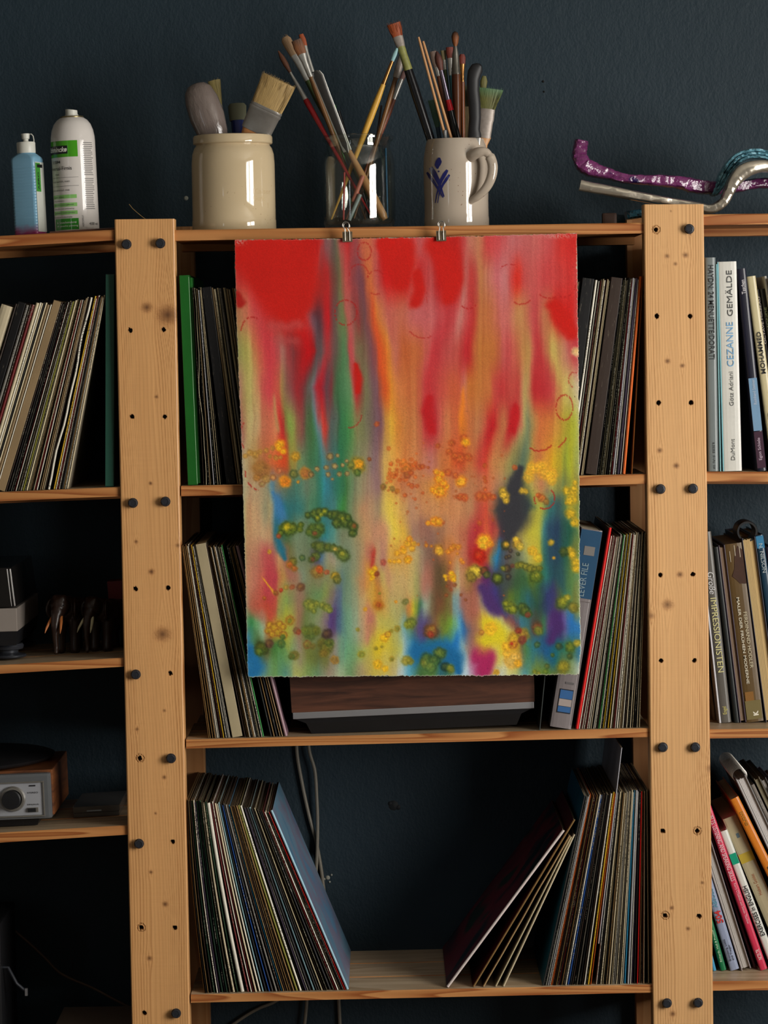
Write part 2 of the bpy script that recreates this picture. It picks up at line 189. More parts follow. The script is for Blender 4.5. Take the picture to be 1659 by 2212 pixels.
ROWS[1250] = [(527, 190, 190, 140), (535, 205, 140, 105), (554, 200, 120, 100), (568, 205, 100, 80), (578, 190, 50, 75), (594, 185, 55, 80), (603, 200, 130, 80), (615, 190, 150, 80), (625, 175, 110, 95), (641, 165, 120, 95), (655, 130, 150, 125), (674, 130, 130, 90), (700, 140, 140, 100), (723, 140, 145, 90), (735, 100, 130, 130), (749, 115, 145, 115), (770, 160, 155, 115), (784, 205, 140, 90), (798, 220, 160, 60), (813, 180, 120, 80), (824, 200, 185, 100), (836, 205, 150, 110), (857, 205, 175, 110), (870, 205, 170, 110), (894, 200, 180, 110), (904, 160, 160, 100), (913, 190, 130, 110), (928, 170, 110, 90), (940, 110, 85, 60), (952, 95, 75, 50), (966, 110, 90, 50), (976, 160, 80, 60), (988, 190, 180, 130), (995, 205, 150, 110), (1015, 150, 110, 60), (1029, 140, 70, 90), (1044, 95, 40, 100), (1063, 75, 60, 100), (1080, 60, 70, 80), (1097, 70, 80, 70), (1118, 60, 95, 60), (1138, 60, 100, 60), (1152, 90, 110, 40), (1169, 50, 110, 80), (1181, 50, 120, 110), (1196, 40, 75, 90), (1215, 50, 90, 90), (1232, 90, 130, 70), (1251, 110, 150, 100)]
ROWS[1300] = [(529, 185, 150, 120), (542, 190, 110, 85), (561, 200, 95, 75), (578, 205, 80, 60), (594, 205, 90, 70), (603, 165, 160, 85), (622, 140, 170, 90), (636, 150, 130, 95), (650, 160, 120, 100), (665, 120, 130, 85), (688, 110, 150, 95), (707, 140, 150, 80), (721, 130, 110, 110), (733, 90, 110, 140), (747, 110, 145, 120), (770, 150, 160, 125), (787, 205, 165, 110), (806, 215, 165, 60), (815, 190, 120, 50), (829, 215, 160, 80), (846, 190, 180, 110), (867, 180, 175, 110), (870, 150, 150, 90), (882, 215, 130, 70), (894, 205, 200, 50), (906, 50, 100, 80), (916, 170, 190, 170), (928, 130, 120, 90), (940, 110, 80, 55), (954, 120, 75, 50), (966, 110, 100, 50), (976, 140, 120, 80), (986, 110, 170, 190), (995, 160, 110, 100), (1015, 170, 100, 80), (1029, 180, 110, 90), (1039, 190, 190, 130), (1048, 90, 50, 120), (1068, 60, 60, 140), (1087, 60, 60, 80), (1102, 100, 120, 40), (1123, 60, 110, 70), (1140, 45, 100, 110), (1159, 45, 80, 60), (1179, 50, 60, 110), (1196, 60, 60, 110), (1208, 80, 100, 60), (1222, 60, 130, 110), (1241, 120, 120, 50), (1252, 140, 170, 120)]
ROWS[1350] = [(532, 110, 160, 120), (542, 50, 130, 70), (554, 120, 180, 120), (568, 160, 190, 160), (580, 190, 120, 60), (599, 200, 160, 60), (618, 180, 180, 60), (632, 170, 170, 80), (646, 160, 110, 90), (660, 110, 130, 70), (683, 140, 150, 110), (702, 140, 120, 120), (712, 90, 70, 130), (723, 90, 60, 110), (733, 80, 110, 140), (749, 110, 160, 130), (770, 150, 170, 140), (789, 205, 150, 110), (801, 190, 110, 100), (815, 205, 190, 90), (841, 190, 180, 90), (862, 180, 180, 110), (870, 120, 180, 200), (884, 110, 130, 50), (901, 95, 80, 130), (916, 80, 70, 130), (928, 110, 90, 90), (942, 140, 100, 60), (957, 110, 130, 50), (976, 120, 165, 60), (988, 110, 180, 200), (1000, 40, 110, 180), (1010, 120, 100, 110), (1024, 165, 110, 90), (1039, 180, 130, 80), (1046, 225, 205, 50), (1063, 235, 190, 30), (1080, 225, 210, 70), (1094, 190, 200, 150), (1106, 130, 60, 70), (1123, 60, 120, 140), (1142, 60, 110, 110), (1159, 90, 60, 50), (1174, 60, 130, 80), (1188, 90, 60, 120), (1208, 70, 40, 110), (1220, 110, 100, 160), (1232, 40, 110, 180), (1253, 50, 120, 180)]
ROWS[1400] = [(534, 60, 130, 180), (547, 80, 140, 110), (561, 70, 90, 40), (578, 110, 110, 70), (594, 70, 130, 60), (610, 100, 150, 80), (629, 130, 170, 110), (646, 160, 140, 120), (665, 120, 130, 60), (688, 100, 110, 60), (707, 120, 120, 60), (723, 150, 140, 130), (744, 110, 170, 130), (766, 120, 160, 110), (782, 170, 180, 100), (803, 200, 180, 70), (817, 225, 195, 40), (834, 215, 190, 60), (853, 190, 180, 80), (867, 190, 200, 120), (870, 170, 200, 200), (882, 90, 160, 190), (896, 30, 110, 170), (918, 40, 120, 140), (942, 40, 110, 120), (971, 30, 120, 190), (991, 40, 120, 190), (998, 140, 190, 200), (1007, 160, 140, 130), (1020, 170, 100, 110), (1034, 175, 70, 110), (1053, 175, 60, 110), (1068, 215, 190, 110), (1080, 225, 210, 60), (1094, 235, 180, 50), (1116, 215, 160, 40), (1126, 110, 100, 70), (1138, 80, 130, 70), (1150, 50, 120, 130), (1167, 40, 90, 130), (1183, 30, 90, 140), (1208, 30, 110, 110), (1232, 60, 110, 70), (1253, 60, 120, 160)]
ROWS[1458] = [(535, 50, 130, 190), (552, 60, 150, 190), (570, 120, 160, 140), (594, 110, 160, 90), (622, 90, 150, 140), (636, 190, 190, 110), (665, 130, 160, 90), (688, 110, 150, 110), (712, 160, 140, 120), (735, 170, 190, 150), (759, 110, 150, 100), (782, 170, 150, 110), (806, 200, 180, 80), (829, 210, 190, 90), (848, 200, 180, 110), (862, 190, 205, 210), (870, 180, 210, 210), (884, 90, 170, 200), (909, 70, 110, 60), (933, 90, 130, 60), (950, 50, 110, 130), (971, 60, 110, 80), (991, 180, 210, 220), (1010, 190, 210, 220), (1024, 190, 110, 150), (1048, 170, 50, 110), (1063, 190, 170, 110), (1075, 200, 210, 210), (1099, 220, 210, 130), (1116, 180, 190, 120), (1135, 80, 150, 170), (1154, 120, 140, 60), (1181, 100, 140, 60), (1208, 110, 110, 50), (1232, 130, 150, 100), (1251, 190, 200, 190)]
def S(col, *pts, a=1.0, hard=1.0):
    return (PAL[col] if isinstance(col, str) else col, pts, a, hard)
STROKES = [
 S((196, 74, 72), (585, 702, 9), (615, 706, 11), (645, 700, 11), a=.85, hard=1.15), S((184, 78, 76), (598, 735, 6), (640, 738, 9), a=.6, hard=1.1),
 # --- upper left
 S('R', (520, 540, 40), (600, 560, 60), (640, 610, 55), (625, 655, 28), a=1, hard=2.2), S('R', (560, 590, 30), (610, 640, 38), (640, 655, 26), hard=2.2),
 S('R', (690, 530, 16), (680, 580, 16), (668, 630, 14), a=.9), S('D', (690, 548, 6), (692, 568, 7), a=.7),
 S('k', (520, 612, 16), (560, 650, 14), (610, 690, 12), a=.8), S('P', (560, 680, 16), (578, 760, 18), (590, 850, 20), (600, 940, 16), a=.95),
 S('y', (522, 690, 12), (528, 780, 14), (540, 860, 12), (545, 950, 16), a=.9), S('a', (516, 750, 6), (524, 830, 6), a=.6),
 S('D', (510, 640, 9), (520, 655, 9), a=.85, hard=2.5), S('q', (597, 700, 9), (605, 760, 8), (612, 850, 7), a=.8), S('o', (606, 780, 5), (612, 840, 6), (608, 920, 4), a=.8),
 S('M', (640, 700, 12), (650, 780, 12), (665, 850, 9), a=.7), 
 S('D', (690, 800, 8), (694, 860, 6), a=.7), S('P', (630, 740, 8), (645, 820, 8), (660, 900, 9), (660, 940, 7), a=.8),
 S('m', (720, 520, 14), (724, 600, 16), (712, 660, 12), a=.7), 
 S((130, 120, 135), (683, 660, 5), (669, 695, 6), (678, 725, 5), a=.9), S((70, 45, 55), (690, 660, 7), (684, 700, 8), a=.6),
 S('R', (712, 600, 5), (706, 670, 8), (708, 710, 8), (718, 750, 5), (722, 800, 4), (712, 870, 5), (716, 920, 4), a=.85),
 S((95, 85, 70), (735, 550, 9), (736, 640, 9), (728, 720, 10), a=.9), S((100, 125, 75), (742, 600, 5), (745, 680, 5), (744, 740, 5), (752, 800, 5), a=.9),
 S('P', (756, 540, 7), (752, 620, 5), (758, 680, 5), (762, 740, 5), (768, 790, 6), (772, 830, 7), a=.9), S('R', (770, 790, 5), (776, 820, 7), (774, 845, 5), a=1, hard=1.6),
 S('R', (752, 520, 7), (756, 545, 5), a=.7), S('q', (782, 640, 12), (800, 720, 12), (808, 800, 14), (815, 870, 14), (818, 940, 12), a=.7),
 S('M', (770, 600, 9), (775, 700, 7), (782, 740, 6), a=.55), S('g', (778, 700, 7), (788, 800, 8), (790, 880, 9), a=.7), S((110, 90, 105), (812, 800, 10), (822, 880, 12), (820, 940, 10), (808, 985, 9), a=.9),
 S('O', (790, 530, 12), (795, 570, 10), (800, 610, 8), a=.8), 
 S((214, 138, 42), (806, 590, 5), (824, 660, 7), (838, 720, 7), (846, 800, 8), (850, 880, 9), a=1), S((225, 160, 60), (846, 840, 10), (845, 900, 14), (842, 960, 14), (835, 1000, 12), a=1),
 # centre top
 S('R', (830, 530, 14), (850, 560, 20), (865, 600, 18), a=1, hard=2.4), S('R', (880, 530, 14), (880, 570, 14), (868, 605, 12), hard=2), S('k', (828, 630, 22), (855, 690, 20), a=.7),
 S('R', (900, 590, 8), (905, 630, 12), (896, 655, 10), a=1, hard=2.2), S('k', (895, 560, 6), (890, 600, 6), a=.7), S('R', (940, 530, 18), (965, 560, 24), (975, 600, 22), (970, 640, 14), a=1, hard=2),
 S('D', (955, 630, 10), (975, 650, 9), a=.6), S((200, 130, 125), (1007, 600, 5), (1004, 650, 7), (998, 670, 9), a=.9), S('R', (1014, 620, 4), (1014, 645, 5), a=.8),
 S('o', (1020, 520, 10), (1030, 600, 12), (1040, 680, 12), (1040, 760, 20), (1040, 840, 22), a=.8), S('P', (1060, 530, 10), (1070, 570, 9), a=.8), S((190, 112, 110), (1080, 560, 14), (1085, 640, 14), (1095, 700, 12), a=.85),
 S('R', (1118, 570, 5), (1118, 620, 8), (1117, 640, 4), a=.95), S('R', (1190, 540, 24), (1200, 600, 26), a=.9), S('P', (1180, 610, 22), (1225, 560, 20), a=.5),
 S('R', (1195, 660, 14), (1215, 690, 16), (1235, 720, 12), a=1, hard=2.2), S('k', (1140, 560, 14), (1150, 620, 14), a=.7), S('P', (1225, 740, 16), (1240, 800, 10), a=.7),
 S('P', (940, 700, 12), (935, 760, 12), (925, 840, 12), (918, 890, 8), (925, 950, 5), a=.8), S((190, 30, 35), (928, 860, 6), (922, 890, 9), (932, 930, 7), a=1, hard=1.4),
 S('P', (1020, 690, 12), (1012, 740, 14), (1008, 790, 10), a=.85), S('P', (985, 720, 12), (990, 760, 10), a=.6), S((200, 110, 110), (1003, 840, 4), (998, 900, 4), a=.7), S((232, 128, 40), (1003, 830, 3), (999, 880, 3), (997, 925, 3), a=.9),
 S('P', (1100, 720, 10), (1095, 800, 12), (1075, 870, 12), (1065, 930, 8), (1052, 985, 5), a=.85), S((190, 30, 32), (1073, 890, 5), (1062, 945, 6), (1050, 985, 3), a=.9),
 S((190, 30, 35), (1115, 880, 6), (1108, 930, 8), a=1, hard=1.5), S('P', (1108, 830, 8), (1115, 890, 8), a=.6), S('P', (1158, 640, 9), (1168, 720, 12), (1170, 800, 12), (1180, 850, 20), (1165, 860, 14), a=.9),
 S((190, 32, 35), (1165, 830, 12), (1190, 850, 12), a=.8), S('y', (1130, 640, 10), (1135, 740, 9), (1140, 840, 10), (1138, 920, 9), a=.9), S('y', (1190, 720, 14), (1200, 800, 14), (1215, 860, 14), (1225, 880, 12), a=.9),
 S((80, 110, 100), (1142, 920, 5), (1135, 970, 6), (1128, 1010, 5), a=.9), S('o', (1160, 900, 10), (1165, 970, 10), a=.8), S((225, 150, 45), (1190, 900, 10), (1185, 960, 12), a=.7), S((150, 165, 60), (1240, 890, 10), (1225, 960, 14), (1215, 1000, 10), a=.9),
 S('O', (880, 760, 30), (880, 900, 30), a=.7), S('O', (1040, 740, 20), (1020, 880, 26), a=.7), S((205, 150, 100), (990, 960, 30), (960, 1100, 40), a=.6),
 # left middle
 S((120, 130, 60), (606, 820, 4), (622, 890, 6), (632, 940, 6), (636, 990, 5), a=1), S((230, 90, 40), (604, 850, 5), (614, 920, 8), (608, 960, 10), (615, 1020, 12), a=1), S('R', (608, 880, 5), (618, 950, 6), a=.8),
 S('o', (592, 850, 3), (598, 910, 3), (600, 940, 3), a=.9), S('M', (648, 860, 8), (665, 920, 10), (678, 960, 10), a=.7), S('G', (662, 860, 6), (672, 900, 9), (684, 980, 14), (690, 1060, 16), a=1),
 S((90, 140, 160), (674, 830, 3), (682, 880, 4), (694, 940, 4), (702, 1000, 4), (704, 1060, 5), a=1), S('R', (696, 870, 5), (706, 930, 5), (712, 970, 4), a=.95), S('t', (722, 930, 8), (725, 1000, 10), (728, 1070, 12), a=.8),
 S((55, 120, 68), (740, 840, 10), (742, 920, 14), (748, 980, 14), (748, 1080, 12), a=1), S((105, 140, 75), (765, 860, 7), (770, 940, 8), (772, 1000, 7), a=.8), S('M', (722, 830, 5), (728, 900, 5), (734, 950, 4), a=.7),
 S('o', (765, 860, 4), (770, 910, 3), a=.7), S((150, 128, 105), (790, 960, 14), (800, 1040, 14), (800, 1120, 16), a=.6),
 S((70, 130, 180), (590, 1062, 3), (602, 1090, 6), (612, 1120, 7), (608, 1135, 4), a=.8, hard=1.4), S((30, 105, 130), (610, 1070, 6), (622, 1100, 12), (628, 1130, 12), a=.8), S((30, 112, 140), (602, 1168, 4), (609, 1190, 7), (615, 1205, 4), a=.9, hard=1.4),
 S((100, 128, 98), (650, 1080, 16), (660, 1160, 18), (655, 1230, 18), a=.8), S((50, 125, 110), (690, 1090, 12), (700, 1160, 12), a=.7), S((45, 110, 130), (715, 1060, 10), (710, 1100, 10), (700, 1170, 12), a=.7), S((70, 135, 75), (745, 1060, 9), (742, 1110, 10), a=.7),
 S('o', (540, 1040, 14), (560, 1110, 18), (570, 1180, 14), a=.8), S('e', (526, 1060, 5), (530, 1180, 7), (534, 1260, 5), a=.7), S('o', (545, 1200, 14), (560, 1270, 18), (575, 1320, 10), a=.9),
 S((200, 80, 80), (582, 1205, 6), (588, 1240, 9), (582, 1280, 11), a=.7, hard=1.2), S((180, 55, 80), (588, 1230, 8), (592, 1260, 6), a=.8), S((200, 75, 50), (572, 1270, 10), (585, 1285, 9), a=.8),
 S((240, 180, 40), (566, 1248, 1.5), (580, 1265, 1.5), (594, 1282, 2.5), a=.9), S((220, 150, 60), (590, 1200, 3), (610, 1240, 4), (620, 1270, 4), a=.7), S('c', (600, 1300, 12), (615, 1340, 14), (590, 1330, 10), a=.8),
 S((45, 110, 60), (540, 1320, 3), (546, 1360, 5), (545, 1400, 5), a=.7), S((35, 115, 170), (540, 1405, 10), (556, 1440, 14), (545, 1455, 12), a=1, hard=1.6), S('b', (540, 1300, 5), (560, 1330, 5), (575, 1350, 4), a=.7),
 S((120, 90, 85), (580, 1430, 8), (585, 1455, 6), a=.6), S((75, 60, 120), (735, 1300, 5), (728, 1340, 8), (712, 1370, 8), a=.85), S((60, 85, 140), (745, 1260, 6), (738, 1320, 8), (722, 1370, 5), a=.6),
 S((70, 55, 150), (694, 1212, 4), (690, 1224, 4), a=.9), S((60, 140, 150), (706, 1135, 8), (716, 1150, 9), (705, 1165, 8), a=.8), S((175, 160, 130), (715, 1205, 12), (712, 1225, 12), a=.8), S((165, 155, 145), (728, 1165, 8), a=.6),
 S((130, 155, 125), (780, 1180, 14), (775, 1280, 16), (770, 1380, 14), a=.8), S((205, 150, 95), (805, 1080, 8), (800, 1200, 12), (805, 1300, 10), a=.8), S((70, 130, 100), (760, 1400, 8), (764, 1440, 8), a=.6),
 S((130, 105, 95), (642, 1300, 8), (650, 1400, 12), a=.6), S((150, 95, 85), (690, 1430, 10), (670, 1400, 9), a=.5), S('w', (745, 1430, 8), (752, 1455, 8), a=.6),
 S((190, 55, 45), (808, 1180, 3), (806, 1210, 3), (802, 1230, 3), a=.8), S((230, 210, 70), (845, 1060, 10), (848, 1110, 12), (856, 1160, 6), a=1), S((240, 195, 30), (868, 1150, 2), (872, 1185, 5), (875, 1205, 7), a=1), S((225, 190, 60), (848, 1180, 5), (850, 1195, 6), a=.9),
 S((205, 130, 120), (832, 1160, 5), (826, 1210, 5), a=.6), S((170, 90, 90), (800, 1360, 4), (806, 1400, 5), (800, 1390, 4), a=.7), S((215, 200, 110), (830, 1330, 14), (820, 1420, 16), a=.7), S((225, 190, 40), (825, 1380, 14), (812, 1440, 14), a=.8),
 # lower right field
 S((205, 140, 85), (960, 1080, 26), (950, 1140, 26), a=.7), S((150, 110, 90), (930, 1150, 14), (932, 1200, 12), a=.7), S((120, 75, 60), (935, 1210, 9), (945, 1270, 13), (950, 1330, 12), (952, 1370, 8), a=.9), S((95, 100, 50), (960, 1260, 8), (965, 1330, 10), (968, 1370, 12), a=.8),
 S((120, 165, 60), (975, 1330, 12), (972, 1370, 14), a=.7), S((185, 175, 160), (912, 1220, 6), (914, 1270, 7), (924, 1310, 7), a=.9), S((205, 200, 50), (896, 1280, 5), (898, 1310, 6), a=.9), S((40, 85, 70), (905, 1290, 5), (910, 1330, 7), a=.8),
 S((35, 90, 160), (918, 1320, 7), (930, 1350, 9), a=1), S((90, 65, 125), (905, 1340, 9), (912, 1365, 9), a=.9), S((60, 140, 190), (885, 1370, 10), (880, 1400, 12), a=.8), S((28, 105, 160), (905, 1410, 18), (950, 1410, 20), (985, 1420, 14), (990, 1450, 8), a=1, hard=1.8), S((30, 115, 160), (915, 1440, 20), (960, 1450, 18), a=.9),
 S((30, 100, 165), (998, 1360, 6), (1004, 1385, 7), (1000, 1400, 6), a=.9), S('b', (988, 1300, 4), (992, 1350, 5), (994, 1420, 5), a=.8), S((175, 110, 95), (1010, 1250, 12), (1018, 1320, 14), (1020, 1380, 12), a=.9), S((160, 90, 95), (1030, 1370, 7), (1030, 1400, 8), a=.8),
 S((190, 200, 195), (1000, 1445, 7), (1010, 1455, 8), a=.9), S((175, 40, 95), (1035, 1420, 14), (1055, 1420, 14), (1045, 1445, 14), a=1, hard=2.2), S((225, 205, 40), (1055, 1350, 14), (1075, 1370, 20), (1050, 1385, 16), a=1, hard=1.4), S((222, 208, 130), (1098, 1370, 8), (1085, 1410, 10), a=.8),
 S((225, 185, 60), (1080, 1420, 12), (1100, 1440, 14), a=.9), S((195, 195, 170), (1078, 1452, 6), (1120, 1455, 8), a=.7), S((55, 55, 60), (1126, 1010, 5), (1114, 1045, 14), (1106, 1082, 28), (1108, 1115, 30), (1100, 1145, 16), (1096, 1166, 4), a=1, hard=2), S((65, 85, 70), (1130, 1080, 8), (1128, 1120, 8), a=.6),
 S((200, 60, 60), (1052, 1060, 4), (1046, 1120, 8), (1040, 1170, 8), a=.9), S((190, 40, 55), (1062, 1130, 8), (1045, 1160, 9), (1036, 1200, 12), a=.9), S((190, 25, 20), (1030, 1195, 10), (1040, 1205, 9), a=1), S((70, 60, 100), (1065, 1150, 5), (1075, 1165, 5), a=.7),
 S((30, 110, 170), (1068, 1215, 6), (1075, 1190, 4), a=.9), S((20, 120, 170), (1060, 1222, 5), (1074, 1230, 4), a=.8), S((110, 110, 90), (1100, 1200, 12), (1105, 1230, 12), a=.8), S('v', (1040, 1270, 8), (1060, 1300, 14), (1075, 1320, 8), a=1, hard=1.5), S((120, 45, 95), (1036, 1265, 6), (1044, 1285, 5), a=.8),
 S((60, 55, 90), (1090, 1260, 14), (1085, 1300, 12), a=.8), S((30, 85, 60), (1130, 1270, 18), (1140, 1310, 18), (1120, 1290, 14), a=.8), S((150, 140, 170), (1070, 1325, 5), (1085, 1345, 4), a=.7), S((35, 90, 140), (1110, 1340, 10), (1130, 1360, 12), a=.9), S((60, 130, 150), (1150, 1340, 6), (1140, 1290, 5), a=.6), S('v', (1098, 1360, 8), (1110, 1375, 6), a=.8),
 S((200, 195, 60), (1150, 1090, 12), (1155, 1150, 14), (1160, 1200, 12), a=.9), S((225, 180, 40), (1150, 1020, 14), (1180, 1010, 16), (1195, 1030, 12), a=.8), S((195, 150, 110), (1165, 1020, 8), (1170, 1060, 9), a=.8), S((110, 130, 80), (1215, 1030, 8), (1200, 1090, 8), a=.7),
 S((45, 60, 90), (1205, 1090, 8), (1202, 1150, 14), (1205, 1210, 14), (1198, 1270, 12), (1185, 1320, 12), (1165, 1350, 10), a=.95), S((40, 110, 130), (1182, 1120, 4), (1176, 1180, 5), (1172, 1240, 6), a=.8), S((30, 90, 65), (1228, 1130, 9), (1235, 1190, 9), (1225, 1250, 12), a=.9),
 S((60, 110, 60), (1232, 1280, 10), (1240, 1310, 8), a=.7), S((100, 130, 60), (1240, 1260, 6), a=.7), S((50, 50, 105), (1180, 1320, 8), (1190, 1300, 8), a=.7), S((75, 45, 105), (1200, 1330, 8), (1205, 1355, 12), (1190, 1380, 10), a=1, hard=1.7), S((150, 160, 180), (1230, 1345, 12), (1220, 1330, 6), a=.8),
 S((25, 100, 160), (1235, 1380, 12), (1210, 1410, 14), (1170, 1420, 16), (1160, 1440, 14), a=1), S((40, 110, 90), (1160, 1380, 12), (1140, 1400, 10), a=.8), S((25, 95, 160), (1245, 1410, 8), (1240, 1440, 8), a=.8), S((90, 130, 90), (1130, 1440, 9), a=.8), S((160, 185, 195), (1235, 1455, 7), a=.7), S((160, 170, 150), (860, 1440, 6), (870, 1455, 7), a=.6),
 S((35, 95, 70), (1165, 1230, 10), (1170, 1290, 10), a=.6), S((100, 90, 100), (1180, 1060, 3), a=.3)]
# salt blooms: (x, y, radius, colour, ring colour)
SPOTS = []
def sp(x, y, r, c=(150, 120, 40), rim=(70, 60, 30), a=.9): SPOTS.append((x, y, r, c, rim, a))
AU = (214, 150, 40); OL = (120, 120, 40); GR = (70, 95, 40); DG = (45, 65, 35); YE = (240, 190, 30); OR = (215, 110, 35); RB = (140, 70, 40); TN = (170, 140, 90)
for x, y, r in [(540, 978, 6), (552, 982, 7), (562, 976, 5), (575, 973, 5), (589, 968, 5), (596, 989, 5), (530, 985, 5), (583, 986, 4), (606, 988, 4)]: sp(x, y, r, (190, 140, 60), (150, 100, 40), .75)
for x, y, r in [(605, 960, 9), (602, 968, 6), (612, 975, 6)]: sp(x, y, r, (245, 185, 30), (230, 120, 30), .85)
sp(565, 1015, 17, (150, 100, 55), (180, 120, 50)); sp(575, 1035, 8, (185, 140, 80), (130, 95, 40)); sp(555, 1032, 7, (180, 120, 60), (120, 80, 35)); sp(566, 1046, 6, TN, RB); sp(590, 1031, 6, (205, 140, 80), RB)
sp(616, 1040, 11, (245, 130, 30), (250, 170, 30)); sp(603, 1017, 5, (210, 120, 80), RB); sp(638, 986, 9, (205, 150, 40), (150, 110, 40)); sp(635, 1024, 8, (110, 115, 60), DG); sp(659, 1022, 11, (180, 100, 50), (200, 150, 40)); sp(672, 1025, 6, (150, 110, 70), DG)
for x, y, r in [(685, 1013, 5), (705, 1010, 5), (723, 1007, 6), (709, 1025, 5), (733, 1024, 5), (750, 1023, 5), (718, 1035, 3), (713, 986, 7), (729, 984, 4), (740, 1005, 4), (749, 996, 4)]: sp(x, y, r, TN, (50, 50, 35))
sp(772, 1005, 15, (185, 150, 40), (70, 75, 35)); sp(772, 1021, 7, (80, 110, 50), DG); sp(775, 1002, 8, (235, 160, 30), (215, 140, 40)); sp(758, 1005, 7, (120, 130, 60), DG); sp(798, 992, 4, RB, (110, 60, 40)); sp(644, 1041, 3, AU, RB)
for x, y, r in [(665, 1113, 6), (680, 1110, 9), (690, 1106, 8), (702, 1106, 8), (715, 1112, 8), (725, 1112, 9), (738, 1120, 13), (728, 1130, 10), (748, 1128, 12), (760, 1135, 9), (764, 1140, 9), (762, 1152, 8), (686, 1122, 6), (752, 1118, 7)]: sp(x, y, r, GR, (35, 50, 28), .95)
for x, y in [(701, 1104), (686, 1118), (740, 1120), (694, 1112)]: sp(x, y, 4, (170, 170, 40), GR, .7)
sp(765, 1136, 5, (130, 70, 40), GR)
for x, y, r in [(612, 1140, 9), (622, 1142, 14), (634, 1140, 9), (606, 1152, 6), (650, 1134, 6), (648, 1144, 6)]: sp(x, y, r, (95, 115, 35), (40, 60, 30), .95)
sp(620, 1138, 7, (190, 170, 30), (120, 130, 35)); sp(602, 1158, 5, (160, 60, 40), GR)
for x, y, r in [(675, 1142, 10), (688, 1143, 12), (682, 1152, 10), (668, 1150, 7)]: sp(x, y, r, (80, 110, 45), (45, 60, 30), .95)
sp(680, 1152, 5, (120, 60, 45), GR)
for x, y, r in [(680, 1178, 7), (692, 1182, 12), (708, 1182, 8), (720, 1184, 8), (732, 1190, 9), (742, 1200, 12), (682, 1202, 9), (674, 1208, 7)]: sp(x, y, r, (85, 105, 45), (50, 60, 32), .95)
sp(740, 1196, 6, (150, 150, 50), GR, .8); sp(676, 1208, 5, (110, 60, 50), GR); sp(724, 1186, 4, (200, 170, 80), OL)
sp(653, 1205, 6, (70, 100, 60), DG); sp(633, 1213, 8, (110, 110, 40), (60, 60, 30)); sp(626, 1220, 7, (190, 90, 40), OL); sp(636, 1228, 6, (180, 90, 40), OL); sp(686, 1236, 12, (140, 110, 50), (120, 90, 40)); sp(690, 1230, 7, (200, 80, 35), RB); sp(706, 1236, 5, (180, 90, 60), RB)
sp(724, 1244, 8, (190, 150, 35), (90, 80, 35)); sp(728, 1252, 8, (110, 110, 45), (60, 70, 35)); sp(582, 1192, 4, (190, 140, 40), AU); sp(618, 1269, 5, (170, 130, 60), OL); sp(631, 1268, 5, (170, 90, 60), RB); sp(650, 1268, 8, (120, 75, 50), (90, 60, 45)); sp(607, 1275, 4, (190, 50, 35), RB); sp(571, 1292, 4, (180, 90, 40), RB); sp(596, 1281, 5, (140, 80, 40), RB)
for x, y, r in [(668, 1305, 11), (675, 1310, 10), (684, 1304, 6), (678, 1320, 5), (697, 1308, 7), (706, 1312, 8), (712, 1318, 6)]: sp(x, y, r, (130, 140, 55), (75, 90, 45), .9)
for x, y, r in [(583, 1350, 7), (592, 1356, 9), (604, 1348, 7), (600, 1366, 8), (612, 1372, 8), (580, 1362, 7), (626, 1340, 9), (588, 1370, 6), (612, 1354, 6)]: sp(x, y, r, (190, 150, 40), (140, 60, 40), .9)
sp(626, 1341, 6, (110, 120, 45), AU); sp(611, 1376, 5, (80, 115, 50), GR); sp(608, 1390, 8, (70, 105, 50), (50, 80, 45)); sp(566, 1400, 13, (70, 85, 30), (40, 45, 25)); sp(582, 1390, 8, (95, 60, 50), (70, 50, 35)); sp(560, 1408, 8, (80, 110, 40), DG); sp(636, 1415, 9, (110, 100, 45), OL); sp(630, 1418, 6, (90, 110, 50), GR)
sp(671, 1365, 14, (85, 105, 45), (70, 80, 40)); sp(660, 1362, 8, (90, 110, 45), OL); sp(684, 1362, 8, (90, 100, 40), OL); sp(707, 1370, 10, (70, 45, 50), (50, 40, 40)); sp(695, 1390, 9, (90, 90, 40), OL); sp(706, 1398, 12, (110, 110, 45), (65, 75, 35)); sp(700, 1410, 9, (120, 100, 40), OL); sp(712, 1388, 8, (80, 95, 40), GR); sp(664, 1392, 8, (120, 110, 50), RB); sp(676, 1396, 6, (110, 100, 50), OL); sp(640, 1362, 6, (100, 80, 60), RB); sp(645, 1365, 5, (150, 70, 50), RB)
sp(723, 1425, 8, (130, 100, 50), AU); sp(818, 1307, 10, (180, 110, 35), (205, 130, 40)); sp(818, 1306, 5, (160, 70, 30), OR); sp(789, 1316, 4, AU, AU); sp(855, 1300, 3, AU, OR); sp(876, 1300, 6, (110, 115, 70), OL); sp(820, 1282, 2.5, OL, OL)
for x, y, r in [(804, 1237, 8), (810, 1228, 5), (802, 1250, 4), (806, 1246, 4)]: sp(x, y, r, YE, OR)
sp(814, 1240, 5, (130, 50, 30), RB); sp(828, 1215, 6, (180, 60, 60), RB, .7)
for x, y, r in [(773, 1360, 4), (845, 1363, 4), (858, 1358, 6), (812, 1400, 4), (825, 1397, 3), (846, 1423, 5), (811, 1401, 3)]: sp(x, y, r, OL, AU, .8)
sp(781, 1413, 7, (120, 130, 50), (190, 160, 40)); sp(816, 1435, 9, (230, 180, 30), AU); sp(832, 1444, 6, YE, AU); sp(830, 1378, 8, YE, (170, 110, 40)); sp(838, 1370, 6, (220, 170, 40), RB); sp(877, 1426, 9, (160, 145, 50), OL); sp(886, 1428, 7, (130, 130, 45), OL)
# middle band
RND = random.Random(5)

